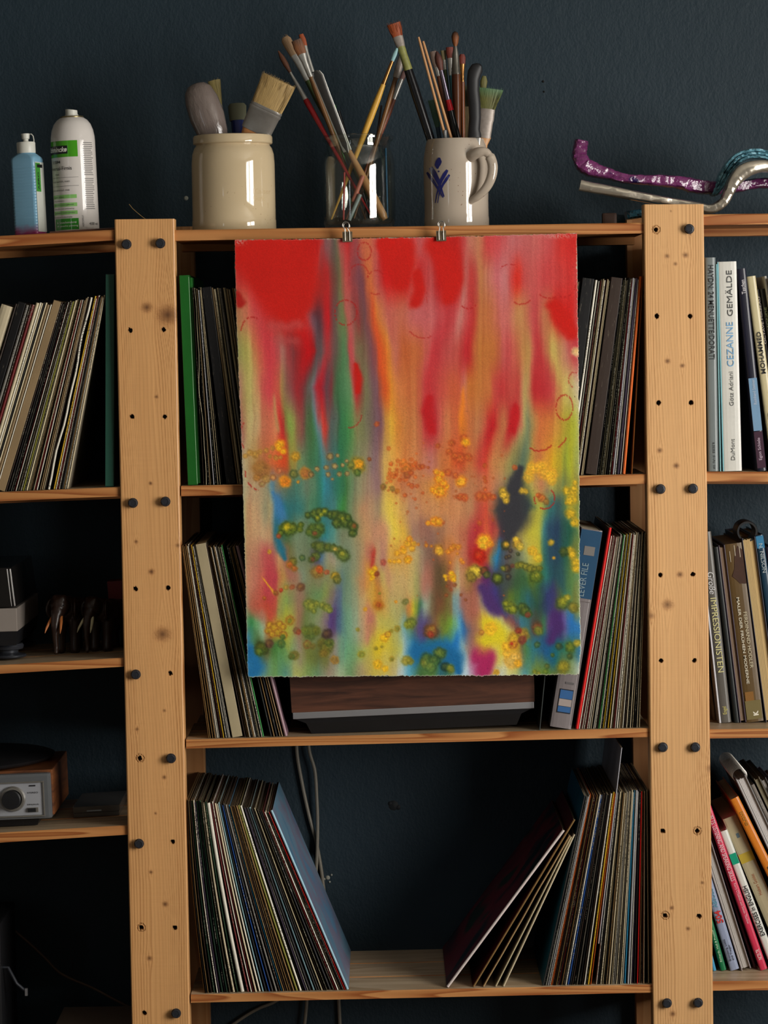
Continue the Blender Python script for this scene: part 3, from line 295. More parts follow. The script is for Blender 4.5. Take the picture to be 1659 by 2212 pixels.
for i in range(46):
    x = RND.uniform(838, 900); y = RND.gauss(1015, 26); sp(x, y, RND.choice([1.6, 2.2, 3, 4, 5]), (205, 95, 40), (185, 70, 30), .7)
sp(878, 1012, 11, (200, 110, 45), (180, 90, 40)); sp(872, 1000, 7, (220, 120, 50), OR); sp(880, 1026, 7, (180, 90, 50), RB); sp(828, 1052, 6, (140, 90, 50), OL); sp(848, 1056, 5, (150, 110, 60), OL); sp(858, 1061, 5, (190, 110, 40), RB)
for x, y, r in [(948, 1035, 9), (958, 1045, 7), (950, 1060, 13), (935, 1058, 6), (942, 1062, 6), (965, 1052, 5), (996, 1040, 11), (955, 1024, 6), (943, 1020, 6), (939, 1126, 9), (948, 1128, 8), (925, 1130, 5), (885, 1165, 6), (870, 1185, 5), (882, 1208, 7)]: sp(x, y, r, (238, 165, 35), (215, 90, 35), .9)
for x, y, r in [(906, 1009, 6), (913, 1008, 5), (925, 1010, 3), (888, 1022, 5), (968, 1021, 7), (984, 1027, 6), (994, 990, 11), (1012, 988, 8), (1047, 1006, 5), (1047, 1032, 4), (1049, 1040, 4), (1048, 1057, 4), (1038, 1072, 10), (1048, 1074, 8), (1056, 1070, 6), (1065, 1074, 6), (890, 1050, 5), (901, 1050, 4), (913, 1065, 3), (995, 1073, 7), (1004, 1075, 7), (987, 1073, 4), (875, 1070, 4), (897, 1078, 3), (1036, 1130, 5), (1112, 1010, 5), (999, 948, 6), (1002, 945, 6), (976, 957, 7), (970, 975, 6), (982, 985, 7), (1005, 965, 4), (946, 963, 5), (814, 916, 5)]: sp(x, y, r, (195, 85, 40), (160, 60, 35), .8)
sp(1006, 955, 8, (245, 175, 35), (230, 110, 30))
for i in range(60):
    x = RND.uniform(835, 1100); y = RND.gauss(1090, 70); sp(x, y, RND.choice([1, 1.4, 2, 2.6]), (185, 85, 40), (160, 60, 30), .6)
for x, y, r in [(858, 1195, 6), (872, 1190, 7), (893, 1175, 6), (880, 1175, 7), (890, 1185, 6), (842, 1212, 4), (852, 1213, 4), (862, 1212, 5), (880, 1210, 7)]: sp(x, y, r, (235, 170, 35), (180, 110, 40), .85)
sp(948, 1188, 10, (225, 160, 50), (110, 60, 35)); sp(950, 1192, 6, (245, 190, 60), AU)
for x, y, r in [(904, 1176, 3), (921, 1178, 4), (932, 1180, 3), (975, 1186, 6), (980, 1180, 5), (990, 1182, 6), (968, 1192, 5), (988, 1196, 3), (996, 1210, 4), (1000, 1215, 4), (972, 1215, 3)]: sp(x, y, r, (225, 140, 40), (170, 80, 35), .85)
for x, y, r in [(977, 1246, 7), (975, 1238, 5), (980, 1252, 5), (962, 1245, 4), (964, 1252, 3)]: sp(x, y, r, YE, OR)
for x, y, r in [(965, 1266, 3), (974, 1274, 3), (982, 1264, 4), (964, 1286, 4), (1006, 1296, 3), (996, 1285, 3)]: sp(x, y, r, RB, (120, 60, 40), .8)
sp(1045, 1168, 13, (250, 200, 40), (235, 110, 30)); sp(1058, 1175, 7, (240, 160, 40), OR); sp(1043, 1180, 8, (248, 200, 50), OR); sp(1036, 1200, 12, (190, 35, 20), (150, 30, 20)); sp(1026, 1235, 14, (225, 205, 60), (90, 80, 35)); sp(1018, 1246, 10, (140, 120, 45), (70, 60, 35)); sp(1046, 1233, 8, (100, 50, 35), (50, 55, 30)); sp(1052, 1242, 7, (75, 85, 40), DG)
sp(1074, 1250, 11, (75, 85, 35), (30, 40, 28)); sp(1075, 1248, 6, (110, 130, 40), (80, 95, 35)); sp(1098, 1246, 6, (60, 55, 50), (35, 38, 35)); sp(1095, 1228, 8, (75, 60, 45), (50, 45, 38)); sp(1087, 1228, 5, OL, DG); sp(1103, 1190, 4, (60, 50, 50), (50, 45, 45)); sp(1119, 1197, 4, (60, 70, 50), DG); sp(1094, 1204, 4, (65, 55, 50), (45, 42, 40)); sp(1100, 1202, 4, (65, 55, 50), (45, 42, 40)); sp(1107, 1222, 4, (90, 50, 50), RB)
for x, y, r in [(1118, 1222, 6), (1126, 1220, 7), (1136, 1224, 7), (1146, 1228, 8), (1156, 1232, 8), (1165, 1228, 6)]: sp(x, y, r, (120, 120, 40), (60, 65, 32), .9)
sp(1157, 1246, 12, (90, 110, 35), (40, 60, 30)); sp(1160, 1242, 6, (130, 140, 45), GR); sp(1092, 1178, 9, (80, 75, 35), (40, 42, 30)); sp(1094, 1176, 5, (215, 160, 50), OL); sp(1118, 1175, 10, (210, 160, 50), (60, 60, 35)); sp(1124, 1182, 7, (225, 190, 70), OL); sp(1114, 1165, 5, (235, 200, 60), AU); sp(1150, 1190, 9, (225, 180, 45), AU); sp(1162, 1205, 8, (215, 190, 50), AU)
for x, y, r in [(1086, 1062, 8), (1092, 1072, 8), (1093, 1082, 6), (1088, 1070, 7), (1128, 1060, 6), (1136, 1062, 5)]: sp(x, y, r, (225, 180, 55), (90, 80, 40), .9)
for x, y, r in [(1142, 1030, 11), (1160, 1012, 10), (1178, 1020, 14), (1190, 1025, 12), (1192, 1038, 9), (1170, 1005, 10), (1145, 1018, 8), (1148, 1008, 9)]: sp(x, y, r, (235, 180, 45), (225, 150, 50), .7)
sp(1170, 1076, 8, (190, 100, 45), (110, 80, 40)); sp(1180, 1084, 6, (150, 105, 50), (90, 80, 45)); sp(1163, 1070, 5, (205, 90, 40), RB); sp(1223, 1086, 3, AU, OL)
for x, y, r in [(1224, 1060, 8), (1236, 1065, 10), (1238, 1078, 9), (1230, 1082, 8), (1232, 1110, 10), (1243, 1128, 8), (1238, 1130, 6), (1231, 1190, 8), (1236, 1198, 8), (1244, 1215, 9), (1244, 1228, 8), (1242, 1043, 5), (1240, 1055, 6)]: sp(x, y, r, (225, 180, 40), (110, 110, 40), .9)
sp(1218, 1192, 9, (55, 75, 35), DG); sp(1190, 1172, 6, (200, 160, 45), OL); sp(1196, 1205, 3, AU, OL)
for x, y, r in [(1100, 1310, 11), (1108, 1316, 9), (1094, 1304, 7)]: sp(x, y, r, (130, 140, 40), (45, 60, 35), .95)
for x, y, r in [(1128, 1312, 9), (1134, 1320, 10), (1142, 1326, 7)]: sp(x, y, r, (70, 95, 40), (40, 55, 35), .95)
sp(1140, 1328, 5, (110, 50, 45), RB); sp(1215, 1302, 13, (100, 115, 40), (40, 60, 35)); sp(1216, 1298, 7, (150, 155, 45), OL); sp(1238, 1312, 10, (130, 120, 40), (70, 80, 40)); sp(1226, 1290, 6, (170, 160, 50), OL); sp(888, 1346, 10, (110, 125, 45), (60, 75, 40)); sp(880, 1350, 7, (130, 140, 45), OL); sp(931, 1364, 14, (130, 75, 40), (60, 50, 32)); sp(934, 1358, 7, (150, 110, 50), RB); sp(930, 1370, 6, (155, 50, 40), RB)
sp(950, 1411, 12, (90, 115, 40), (35, 55, 35)); sp(922, 1425, 13, (70, 105, 45), (40, 65, 40)); sp(938, 1428, 12, (60, 95, 45), (35, 60, 40)); sp(930, 1440, 12, (90, 125, 60), (45, 75, 45)); sp(916, 1432, 8, (110, 125, 55), GR); sp(962, 1440, 9, (30, 60, 45), (25, 50, 45)); sp(973, 1444, 8, (120, 130, 45), GR)
sp(1059, 1358, 12, (245, 190, 40), (225, 165, 50)); sp(1040, 1366, 5, (190, 130, 50), RB); sp(1110, 1380, 12, (205, 165, 40), (130, 90, 40)); sp(1095, 1396, 9, (230, 175, 40), AU); sp(1108, 1392, 8, (200, 130, 40), RB); sp(1130, 1370, 12, (160, 120, 40), OL); sp(1120, 1362, 6, (130, 40, 35), RB); sp(1128, 1382, 8, (110, 45, 45), RB); sp(1160, 1355, 10, (120, 60, 45), (60, 60, 38)); sp(1163, 1362, 8, (110, 120, 45), GR); sp(1105, 1390, 3, (170, 30, 30), RB)
sp(1108, 1425, 16, (225, 180, 90), (215, 150, 35)); sp(1094, 1412, 7, (230, 180, 60), AU); sp(1118, 1432, 7, (235, 170, 40), AU); sp(1072, 1452, 6, (215, 160, 40), AU); sp(1207, 1395, 7, (50, 75, 50), (40, 60, 50)); sp(1193, 1414, 4, (60, 95, 50), GR); sp(1231, 1397, 10, (95, 115, 35), (40, 65, 35)); sp(1246, 1388, 7, (180, 160, 45), OL); sp(1230, 1416, 6, (60, 85, 45), DG); sp(1216, 1438, 12, (150, 140, 40), (75, 85, 40)); sp(1181, 1438, 5, (80, 100, 50), DG); sp(1178, 1450, 6, (90, 120, 45), GR); sp(1155, 1450, 5, (120, 130, 45), GR); sp(1163, 1453, 4, (130, 130, 45), GR); sp(1160, 1392, 6, (50, 90, 60), DG)
sp(1245, 760, 9, (222, 190, 135), (205, 150, 110), .9)
# drying rings: centre x, y, rx, ry, a0, a1 (degrees, clockwise from right), strength
RINGS = [(787, 543, 15, 19, 0, 360, .9), (775, 592, 20, 21, 170, 380, .7), (812, 604, 18, 20, 190, 330, .7), (812, 618, 17, 18, 60, 130, .7), (747, 675, 24, 27, 0, 360, .9), (618, 540, 15, 18, 290, 380, .5), (545, 715, 24, 30, 180, 300, .9),
         (755, 890, 27, 34, 10, 110, .8), (545, 940, 27, 36, 130, 230, .9), (562, 1020, 32, 38, 95, 185, 1), (915, 700, 34, 30, 60, 150, .7), (1012, 640, 24, 27, 40, 130, .9), (1125, 625, 30, 32, 45, 120, .9), (1187, 620, 28, 24, 60, 140, .9), (1218, 615, 25, 27, 0, 110, .9),
         (1102, 585, 22, 14, 200, 300, .8), (1219, 880, 18, 27, 0, 360, 1), (1240, 820, 12, 16, 100, 300, .7), (1180, 915, 50, 60, 30, 60, 1), (1165, 920, 42, 54, 50, 120, 1), (1176, 1076, 22, 23, -50, 190, 1), (1010, 590, 12, 14, 200, 260, .6), (937, 640, 16, 30, 150, 200, .5)]
def flow_rows(n=300, u0=500, u1=1258):
    us = np.linspace(u0, u1, n); keys = sorted(ROWS); out = []
    for k in keys:
        it = np.array(ROWS[k], float); uu = it[:, 0]; cc = it[:, 1:4]
        r = np.stack([np.interp(us, uu, cc[:, j]) for j in range(3)], -1)
        for _ in range(3): r[1:-1] = (r[:-2]+2*r[1:-1]+r[2:])/4
        out.append(r)
    return us, keys, out
def warp_pair(a, b, win=16, lam=2.0):
    """monotone matching of two colour rows, so that streaks run on from one row to the next"""
    n = len(a); D = np.full((n+1, n+1), 1e12); D[0, 0] = 0; cost = np.abs(a[:, None]-b[None]).sum(-1)+lam*np.abs(np.arange(n)[:, None]-np.arange(n)[None])
    for i in range(1, n+1):
        for j in range(max(1, i-win), min(n, i+win)+1):
            D[i, j] = cost[i-1, j-1]+min(D[i-1, j-1], D[i-1, j]+9, D[i, j-1]+9)
    i = j = n; path = []
    while i > 0 and j > 0:
        path.append((i-1, j-1)); q = min((D[i-1, j-1], 0), (D[i-1, j]+9, 1), (D[i, j-1]+9, 2))[1]
        if q == 0: i -= 1; j -= 1
        elif q == 1: i -= 1
        else: j -= 1
    return np.array(path[::-1], float)
def flow_colour(U, V):
    us, keys, rows = flow_rows(); n = len(us); m_ = 10; vs = []; tab = []
    for k in range(len(keys)-1):
        p = warp_pair(rows[k], rows[k+1]); ia = p[:, 0].astype(int); ib = p[:, 1].astype(int)
        for s in range(m_):
            t = s/m_; pos = p[:, 0]*(1-t)+p[:, 1]*t; ts = t*t*(3-2*t); c = rows[k][ia]*(1-ts)+rows[k+1][ib]*ts; pos = pos+np.arange(len(pos))*1e-6
            r = np.stack([np.interp(np.arange(n), pos, c[:, j]) for j in range(3)], -1); vs.append(keys[k]+t*(keys[k+1]-keys[k])); tab.append(r)
    vs.append(keys[-1]); tab.append(rows[-1]); T = np.array(tab)
    fx = np.clip((U-us[0])/(us[-1]-us[0])*(n-1), 0, n-1.001); fy = np.clip(np.interp(V, vs, np.arange(len(vs))), 0, len(vs)-1.001); ix = fx.astype(int); iy = fy.astype(int); tx = (fx-ix)[:, None]; ty = (fy-iy)[:, None]
    return (T[iy, ix]*(1-tx)+T[iy, ix+1]*tx)*(1-ty)+(T[iy+1, ix]*(1-tx)+T[iy+1, ix+1]*tx)*ty
def srgb2lin(c):
    c = np.asarray(c, dtype=float)
    return np.where(c <= .04045, c/12.92, ((np.maximum(c, 0)+.055)/1.055)**2.4)
def pigment(U, V):
    """colour (0..255 display) of the watercolour at sheet coordinates U, V (arrays)"""
    shp = U.shape; U = U.ravel().astype(float); V = V.ravel().astype(float)
    wu = U+(fnoise(U/22, V/50, 3)-.5)*7+(fnoise(U/7, V/130, 4)-.5)*7; wv = V+(fnoise(U/26, V/60, 9)-.5)*(16+46*np.clip((V-1020)/250, 0, 1)*np.clip((1470-V)/40, .3, 1))
    C = flow_colour(wu, wv)
    st1 = fnoise(wu/5, V/150, 90)-.5; st2 = fnoise(wu/11, V/220, 91)-.5; am = np.clip((1500-V)/500, .35, 1)[:, None]
    C = C*(1+am*(.15*st1[:, None]*np.array((.6, 1.2, 1.2))+.12*st2[:, None]*np.array((.5, 1.3, 1.0))))
    su = U+(fnoise(U/14, V/30, 21)-.5)*7; sv = V+(fnoise(U/16, V/24, 22)-.5)*12
    for col, pts, a, hard in STROKES:
        if hard == 1 and max(p[2] for p in pts) > 3.2: continue
        mw = max(p[2] for p in pts)*2.6
        bx0 = min(p[0] for p in pts)-mw-8; bx1 = max(p[0] for p in pts)+mw+8; by0 = min(p[1] for p in pts)-mw-12; by1 = max(p[1] for p in pts)+mw+12
        sel = np.nonzero((U > bx0) & (U < bx1) & (V > by0) & (V < by1))[0]
        if not len(sel): continue
        x = su[sel]; y = sv[sel]; best = np.full(len(sel), 1e9)
        segs = list(zip(pts[:-1], pts[1:])) if len(pts) > 1 else [(pts[0], (pts[0][0]+.01, pts[0][1], pts[0][2]))]
        ns = len(segs); fade = np.ones(len(sel))
        for si, (p, q) in enumerate(segs):
            dx, dy = q[0]-p[0], q[1]-p[1]; L2 = dx*dx+dy*dy
            t = np.clip(((x-p[0])*dx+(y-p[1])*dy)/L2, 0, 1)
            d = np.hypot(x-(p[0]+t*dx), y-(p[1]+t*dy))/(1.22*(p[2]+t*(q[2]-p[2])))
            nb = d < best; best = np.minimum(best, d)
            if hard == 1 and ns > 1:
                g = (si+t)/ns; fd = np.clip(g/.22, 0, 1)*np.clip((1-g)/.22, 0, 1) if ns > 1 else 1
                fade = np.where(nb, .25+.75*fd*(2-fd), fade)
        w = fade*a*np.exp(-np.power(best, 1.7*hard)*.85)
        C[sel] = C[sel]*(1-w[:, None])+np.array(col, float)*w[:, None]
    # granulation
    gr = vnoise(U/1.7, V/1.7, 40); big = fnoise(U/60, V/60, 41)
    C *= (1-.10*(gr-.5)-.05*(big-.5))[:, None]
    speck = (vnoise(U/1.9, V/1.9, 50) > .86) & (V > 880)
    C[speck] *= .90
    # blooms
    for x, y, r, c, rim, a in SPOTS:
        r = r*1.18
        sel = np.nonzero((np.abs(U-x) < r*1.9+3) & (np.abs(V-y) < r*1.9+3))[0]
        if not len(sel): continue
        dx = U[sel]-x; dy = V[sel]-y; ang = np.arctan2(dy, dx)
        rr = r*(1+.05*np.sin(ang*2+x)+.04*np.sin(ang*5+y)+.22*(fnoise(U[sel]/3, V[sel]/3, int(x) % 97, 2)-.5))
        d = np.hypot(dx, dy)/rr
        w = a*np.clip(1.25-d, 0, 1)**.6*(d < 1.25)
        w = a/(1+np.exp((d-1)*min(9, r*1.3+2)))
        inner = np.array(c, float)*(1+.55*(fnoise(U[sel]/3.2, V[sel]/3.2, 77, 2)-.5))[:, None]; hl = np.exp(-((dx+.2*r)**2+(dy+.2*r)**2)/(r*.55)**2)[:, None]*.22; inner = inner*(1-hl)+np.array((225, 185, 60), float)*hl
        k = np.exp(-((d-.88)/.26)**2)*(.25+.5*vnoise(U[sel]/3.5, V[sel]/3.5, 78))
        cc = inner*(1-k[:, None])+np.array(rim, float)*k[:, None]
        C[sel] = C[sel]*(1-w[:, None])+cc*w[:, None]
    for x, y, rx, ry, a0, a1, st in RINGS:
        sel = np.nonzero((np.abs(U-x) < rx+6) & (np.abs(V-y) < ry+6))[0]
        if not len(sel): continue
        dx = (U[sel]-x)/rx; dy = (V[sel]-y)/ry; ang = np.degrees(np.arctan2(dy, dx)) % 360
        jag = (vnoise(ang*.45, ang*0+x, 5)-.5)*2.2
        d = (np.hypot(dx, dy)-1)*(rx+ry)/2+jag
        span = (a1-a0); off = (ang-a0) % 360
        ok = (off <= span) if span < 360 else np.ones(len(sel), bool)
        brk = vnoise(ang*.16, ang*0+y, 8) > .22
        w = st*.85*np.exp(-(d/1.5)**2)*ok*brk
        C[sel] = C[sel]*(1-w[:, None])+np.array((176, 30, 28), float)*w[:, None]
    # bare paper at the deckled rim
    return np.clip(C, 0, 255).reshape(shp+(3,))
# ------------------------------------------------------------------ room shell
WALLY = 0.372
def wallmat(name, col, bump=.28, scale=60):
    m, nt, b = nodes(name); tc = N(nt, 'ShaderNodeTexCoord'); mp = N(nt, 'ShaderNodeMapping'); mp.inputs['Scale'].default_value = (1, 1, .7)
    nt.links.new(tc.outputs['Object'], mp.inputs[0])
    n1 = N(nt, 'ShaderNodeTexNoise', i_Scale=scale, i_Detail=4.0, i_Roughness=.62); n2 = N(nt, 'ShaderNodeTexNoise', i_Scale=scale*4, i_Detail=2.0); n3 = N(nt, 'ShaderNodeTexNoise', i_Scale=1.5)
    for n in (n1, n2, n3): nt.links.new(mp.outputs[0], n.inputs['Vector'])
    ad = N(nt, 'ShaderNodeMath', operation='MULTIPLY_ADD', i_Value=0); ad.inputs[1].default_value = .35
    nt.links.new(n2.outputs[0], ad.inputs[0]); nt.links.new(n1.outputs[0], ad.inputs[2])
    bp = N(nt, 'ShaderNodeBump', i_Strength=bump, i_Distance=.004); nt.links.new(ad.outputs[0], bp.inputs['Height']); nt.links.new(bp.outputs[0], b.inputs['Normal'])
    mx = N(nt, 'ShaderNodeMix', data_type='RGBA'); c = hx(*col); mx.inputs[6].default_value = tuple(x*.9 for x in c[:3])+(1,); mx.inputs[7].default_value = tuple(x*1.1 for x in c[:3])+(1,)
    nt.links.new(n3.outputs[0], mx.inputs[0]); nt.links.new(mx.outputs[2], b.inputs['Base Color']); b.inputs['Roughness'].default_value = .62; b.inputs['Specular IOR Level'].default_value = .35
    return m
M_wall = wallmat('dark_teal_ingrain_paint', (25, 43, 53)); M_plain = wallmat('warm_grey_paint', (120, 116, 108), .2); M_ceil = wallmat('ceiling_paint', (170, 168, 160), .15)
M_floor = mat('floor_boards', (60, 44, 32), .45, var=.3, scale=6, stretch=(1, 12, 1))
def slab(name, x0, x1, y0, y1, z0, z1, m):
    mb = MB(); mb.box(x0, x1, y0, y1, z0, z1); return tag(mb.build(name, m), kind='structure')
XL, XR, YF, ZC = -2.6, WX, -5.6, 2.65
slab('wall_back', XL-.1, XR+.1, WALLY, WALLY+.1, -.1, ZC+.1, M_wall); slab('floor', XL-.1, XR+.1, YF-.1, WALLY, -.1, 0, M_floor); slab('ceiling', XL-.1, XR+.1, YF-.1, WALLY, ZC, ZC+.1, M_ceil)
slab('wall_left', XL-.1, XL, YF, WALLY, 0, ZC, M_plain); slab('wall_front', XL-.1, XR+.1, YF-.1, YF, 0, ZC, M_plain)
mb = MB()   # right wall with the window opening
WY0, WY1, WZ0, WZ1 = -3.06, -1.28, .80, 2.44
mb.box(XR, XR+.1, YF, WY0, 0, ZC); mb.box(XR, XR+.1, WY1, WALLY, 0, ZC); mb.box(XR, XR+.1, WY0, WY1, 0, WZ0); mb.box(XR, XR+.1, WY0, WY1, WZ1, ZC)
tag(mb.build('wall_right', M_plain), kind='structure')
M_white = mat('white_window_paint', (225, 225, 220), .4)
wn = thing('window_1', None, None); tag(wn, kind='structure'); mb = MB()
for (a, b) in ((WY0, WY0+.06), (WY1-.06, WY1), (-2.20, -2.14)): mb.box(XR+.0, XR+.06, a, b, WZ0, WZ1)
mb.box(XR, XR+.06, WY0+.06, -2.20, WZ0, WZ0+.06); mb.box(XR, XR+.06, WY0+.06, -2.20, WZ1-.06, WZ1); mb.box(XR, XR+.06, -2.14, WY1-.06, WZ0, WZ0+.06); mb.box(XR, XR+.06, -2.14, WY1-.06, WZ1-.06, WZ1)
mb.build('window_frame', M_white, wn)
# small wall blemishes
M_spot = mat('pale_plaster', (150, 150, 140), .8); M_dark = mat('dark_hole', (12, 12, 12), .9)
def dab(name, pts, r, m, label, cat):
    mb = MB()
    for (u, v, k) in pts:
        c = P(u, v, WALLY); rr = r*k
        mb.lathe([(0, .0022), (rr*.6, .0018), (rr, 0)], 9, (c.x, WALLY, c.z), axis='y')
    tag(mb.build(name, m), label, cat)
dab('plaster_chip', [(708, 1896, 1), (700, 1899, .6), (716, 1890, .5), (712, 1905, .5)], .004, M_spot, 'small pale chip in the dark blue wall beside the hanging cable', 'wall chip')
dab('wall_plug_hole', [(1173, 176, 1), (1175, 198, .8)], .0022, M_dark, 'two tiny dark nail holes in the bare wall right of the mug', 'nail holes')
dab('wall_fleck', [(402, 428, 1)], .004, M_spot, 'tiny pale fleck on the wall left of the stoneware pot', 'wall fleck')
dab('wall_stain', [(850, 1740, 1), (843, 1736, .5), (860, 1744, .5)], .009, mat('wall_dark_mark', (20, 24, 26), .7), 'dark round mark on the wall in the gap between the bottom records', 'wall mark')
# ------------------------------------------------------------------ timber
def timber(name, axis='x', base=(190, 132, 78), dark=(142, 78, 36), k=1.0, seedv=0.0, knots=True, contrast=1.0):
    """softwood with long wandering growth lines along an axis of the object"""
    m, nt, b = nodes(name); tc = N(nt, 'ShaderNodeTexCoord'); oi = N(nt, 'ShaderNodeObjectInfo')
    mp = N(nt, 'ShaderNodeMapping'); s = {'x': (.9, 9, 22), 'z': (14, 9, .9), 'y': (9, .9, 14)}[axis]
    mp.inputs['Scale'].default_value = tuple(q*k for q in s); mp.inputs['Location'].default_value = (seedv, seedv*1.7, seedv*.6); nt.links.new(tc.outputs['Object'], mp.inputs[0])
    ads = N(nt, 'ShaderNodeVectorMath', operation='ADD'); nt.links.new(mp.outputs[0], ads.inputs[0])
    cx = N(nt, 'ShaderNodeCombineXYZ'); ml = N(nt, 'ShaderNodeMath', operation='MULTIPLY'); ml.inputs[1].default_value = 37; nt.links.new(oi.outputs['Random'], ml.inputs[0]); nt.links.new(ml.outputs[0], cx.inputs[0]); nt.links.new(cx.outputs[0], ads.inputs[1])
    n1 = N(nt, 'ShaderNodeTexNoise', i_Scale=1.0, i_Detail=2.0, i_Roughness=.45); nt.links.new(ads.outputs[0], n1.inputs['Vector'])
    mu = N(nt, 'ShaderNodeMath', operation='MULTIPLY'); mu.inputs[1].default_value = 13.0; nt.links.new(n1.outputs[0], mu.inputs[0])
    fr = N(nt, 'ShaderNodeMath', operation='FRACT'); nt.links.new(mu.outputs[0], fr.inputs[0])
    cr = N(nt, 'ShaderNodeValToRGB'); e = cr.color_ramp.elements; e[0].position = 0; e[0].color = hx(*base); e[1].position = 1; e[1].color = hx(*base)
    md = tuple(base[i]+(dark[i]-base[i])*.35 for i in range(3)); q = cr.color_ramp.elements.new(.55); q.color = hx(*md); q = cr.color_ramp.elements.new(.84); q.color = hx(*tuple(base[i]+(dark[i]-base[i])*contrast for i in range(3))); q = cr.color_ramp.elements.new(.93); q.color = hx(*base)
    nt.links.new(fr.outputs[0], cr.inputs[0])
    n2 = N(nt, 'ShaderNodeTexNoise', i_Scale=6.0, i_Detail=6.0); nt.links.new(ads.outputs[0], n2.inputs['Vector'])
    mx = N(nt, 'ShaderNodeMix', data_type='RGBA', blend_type='MULTIPLY'); mx.inputs[0].default_value = .35; nt.links.new(cr.outputs[0], mx.inputs[6]); nt.links.new(n2.outputs[0], mx.inputs[7])
    hs = N(nt, 'ShaderNodeHueSaturation', i_Value=1.18); nt.links.new(mx.outputs[2], hs.inputs['Color']); nt.links.new(hs.outputs[0], b.inputs['Base Color'])
    b.inputs['Roughness'].default_value = .42; b.inputs['Specular IOR Level'].default_value = .35
    bp = N(nt, 'ShaderNodeBump', i_Strength=.12, i_Distance=.0006); nt.links.new(fr.outputs[0], bp.inputs['Height']); nt.links.new(bp.outputs[0], b.inputs['Normal'])
    return m
M_shelf = timber('shelf_pine', 'x'); M_rear = timber('rear_post_pine', 'z', (176, 128, 82), (140, 84, 44), contrast=.5)
SHD = .331
GREY = (150, 136, 118)
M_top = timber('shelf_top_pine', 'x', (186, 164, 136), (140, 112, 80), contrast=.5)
def shelf(pts, label, thick=None, back=SHD, y0=.006, planks=True, group=None):
    """pts: top edge left/right (u,v), bottom edge left/right (u,v) on the front plane. three planks plus a rail below"""
    (a, b, c, d) = [P(u, v, y0) for (u, v) in pts]
    t = thing('shelf_board', label, 'shelf', ((a.x+b.x)/2, y0, (a.z+b.z)/2), group=group); L = t.location; mb = MB()
    n = 3; wd = (back-y0)/n
    for i in range(n):
        ya = y0+i*wd+(.0012 if i else 0); yb = y0+(i+1)*wd-.0012; e = .0018
        # plank with softened long edges
        sec = [(ya+e, 0), (yb-e, 0), (yb, -e), (yb, None), (ya, None), (ya, -e)]
        vs = []
        for (A, B, q) in ((a, c, 1), (b, d, -1)):
            h = A.z-B.z; q *= .004*(i == 2)
            for (yy, zz) in sec: vs.append((A.x-L.x+q, yy-L.y, (A.z+(zz if zz is not None else -h))-L.z))
        m_ = len(sec); fs = [tuple(range(m_)), tuple(range(2*m_-1, m_-1, -1))]; mi = 0
        mb.add(vs, fs, 0); o = 0
        mb.add(vs, [(j, (j+1) % m_, m_+(j+1) % m_, m_+j) for j in range(1, m_)], 0); mb.add(vs, [(0, 1, m_+1, m_)], 1)
    mb.build('board', [M_shelf, M_top], t)
    rl = MB(); h = a.z-c.z
    for yy in (back*.55,):
        for (A, B) in ((c, d),): rl.hexa([(A.x-L.x, yy-L.y, A.z-L.z-.012), (B.x-L.x, yy-L.y, B.z-L.z-.012), (B.x-L.x, yy-L.y+.03, B.z-L.z-.012), (A.x-L.x, yy-L.y+.03, A.z-L.z-.012), (A.x-L.x, yy-L.y, A.z-L.z), (B.x-L.x, yy-L.y, B.z-L.z), (B.x-L.x, yy-L.y+.03, B.z-L.z), (A.x-L.x, yy-L.y+.03, A.z-L.z)])
    rl.build('batten', M_shelf, t)
    t['zl'] = a.z; t['zr'] = b.z; t['xl'] = a.x; t['xr'] = b.x
    return t
def surf(t, x):
    return t['zl']+(t['zr']-t['zl'])*(x-t['xl'])/(t['xr']-t['xl'])
SH = {}
SH['top'] = shelf([(377, 497), (1391, 481), (377, 520), (1391, 504)], 'top middle pine shelf carrying the stoneware pot, glass jar and mug')
SH['m2'] = shelf([(391, 1050), (1396, 1024), (391, 1072), (1396, 1045)], 'middle bay pine shelf crossed by the painting, holding two record rows')
SH['m3'] = shelf([(402, 1598), (1404, 1573), (402, 1617), (1404, 1592)], 'middle bay pine shelf under the walnut record player')
SH['m4'] = shelf([(412, 2149), (1410, 2127), (412, 2166), (1410, 2144)], 'lowest middle bay pine shelf under the leaning records')
SH['l1'] = shelf([(-190, 520), (246, 496), (-190, 544), (247, 519)], 'top left pine shelf under the spray can and blue bottle')
SH['l2'] = shelf([(-180, 1071), (259, 1052), (-180, 1090), (259, 1072)], 'left bay pine shelf under the old leaning record sleeves')
SH['l3'] = shelf([(-170, 1447), (267, 1421), (-170, 1465), (267, 1440)], 'left bay pine shelf under the two carved elephants')
SH['l4'] = shelf([(-160, 1808), (275, 1783), (-160, 1830), (275, 1803)], 'left bay pine shelf under the silver fronted radio')
SH['r1'] = shelf([(1519, 463), (1850, 459), (1519, 486), (1850, 482)], 'top right pine shelf under the glazed clay ribbons')
SH['r2'] = shelf([(1524, 1019), (1850, 1020), (1524, 1040), (1850, 1041)], 'right bay pine shelf under the art books')
SH['r3'] = shelf([(1531, 1576), (1850, 1572), (1531, 1595), (1850, 1591)], 'right bay pine shelf under the tall grey and ochre books')
SH['r4'] = shelf([(1538, 2120), (1850, 2117), (1538, 2140), (1850, 2137)], 'lowest right bay pine shelf under the leaning textbooks')
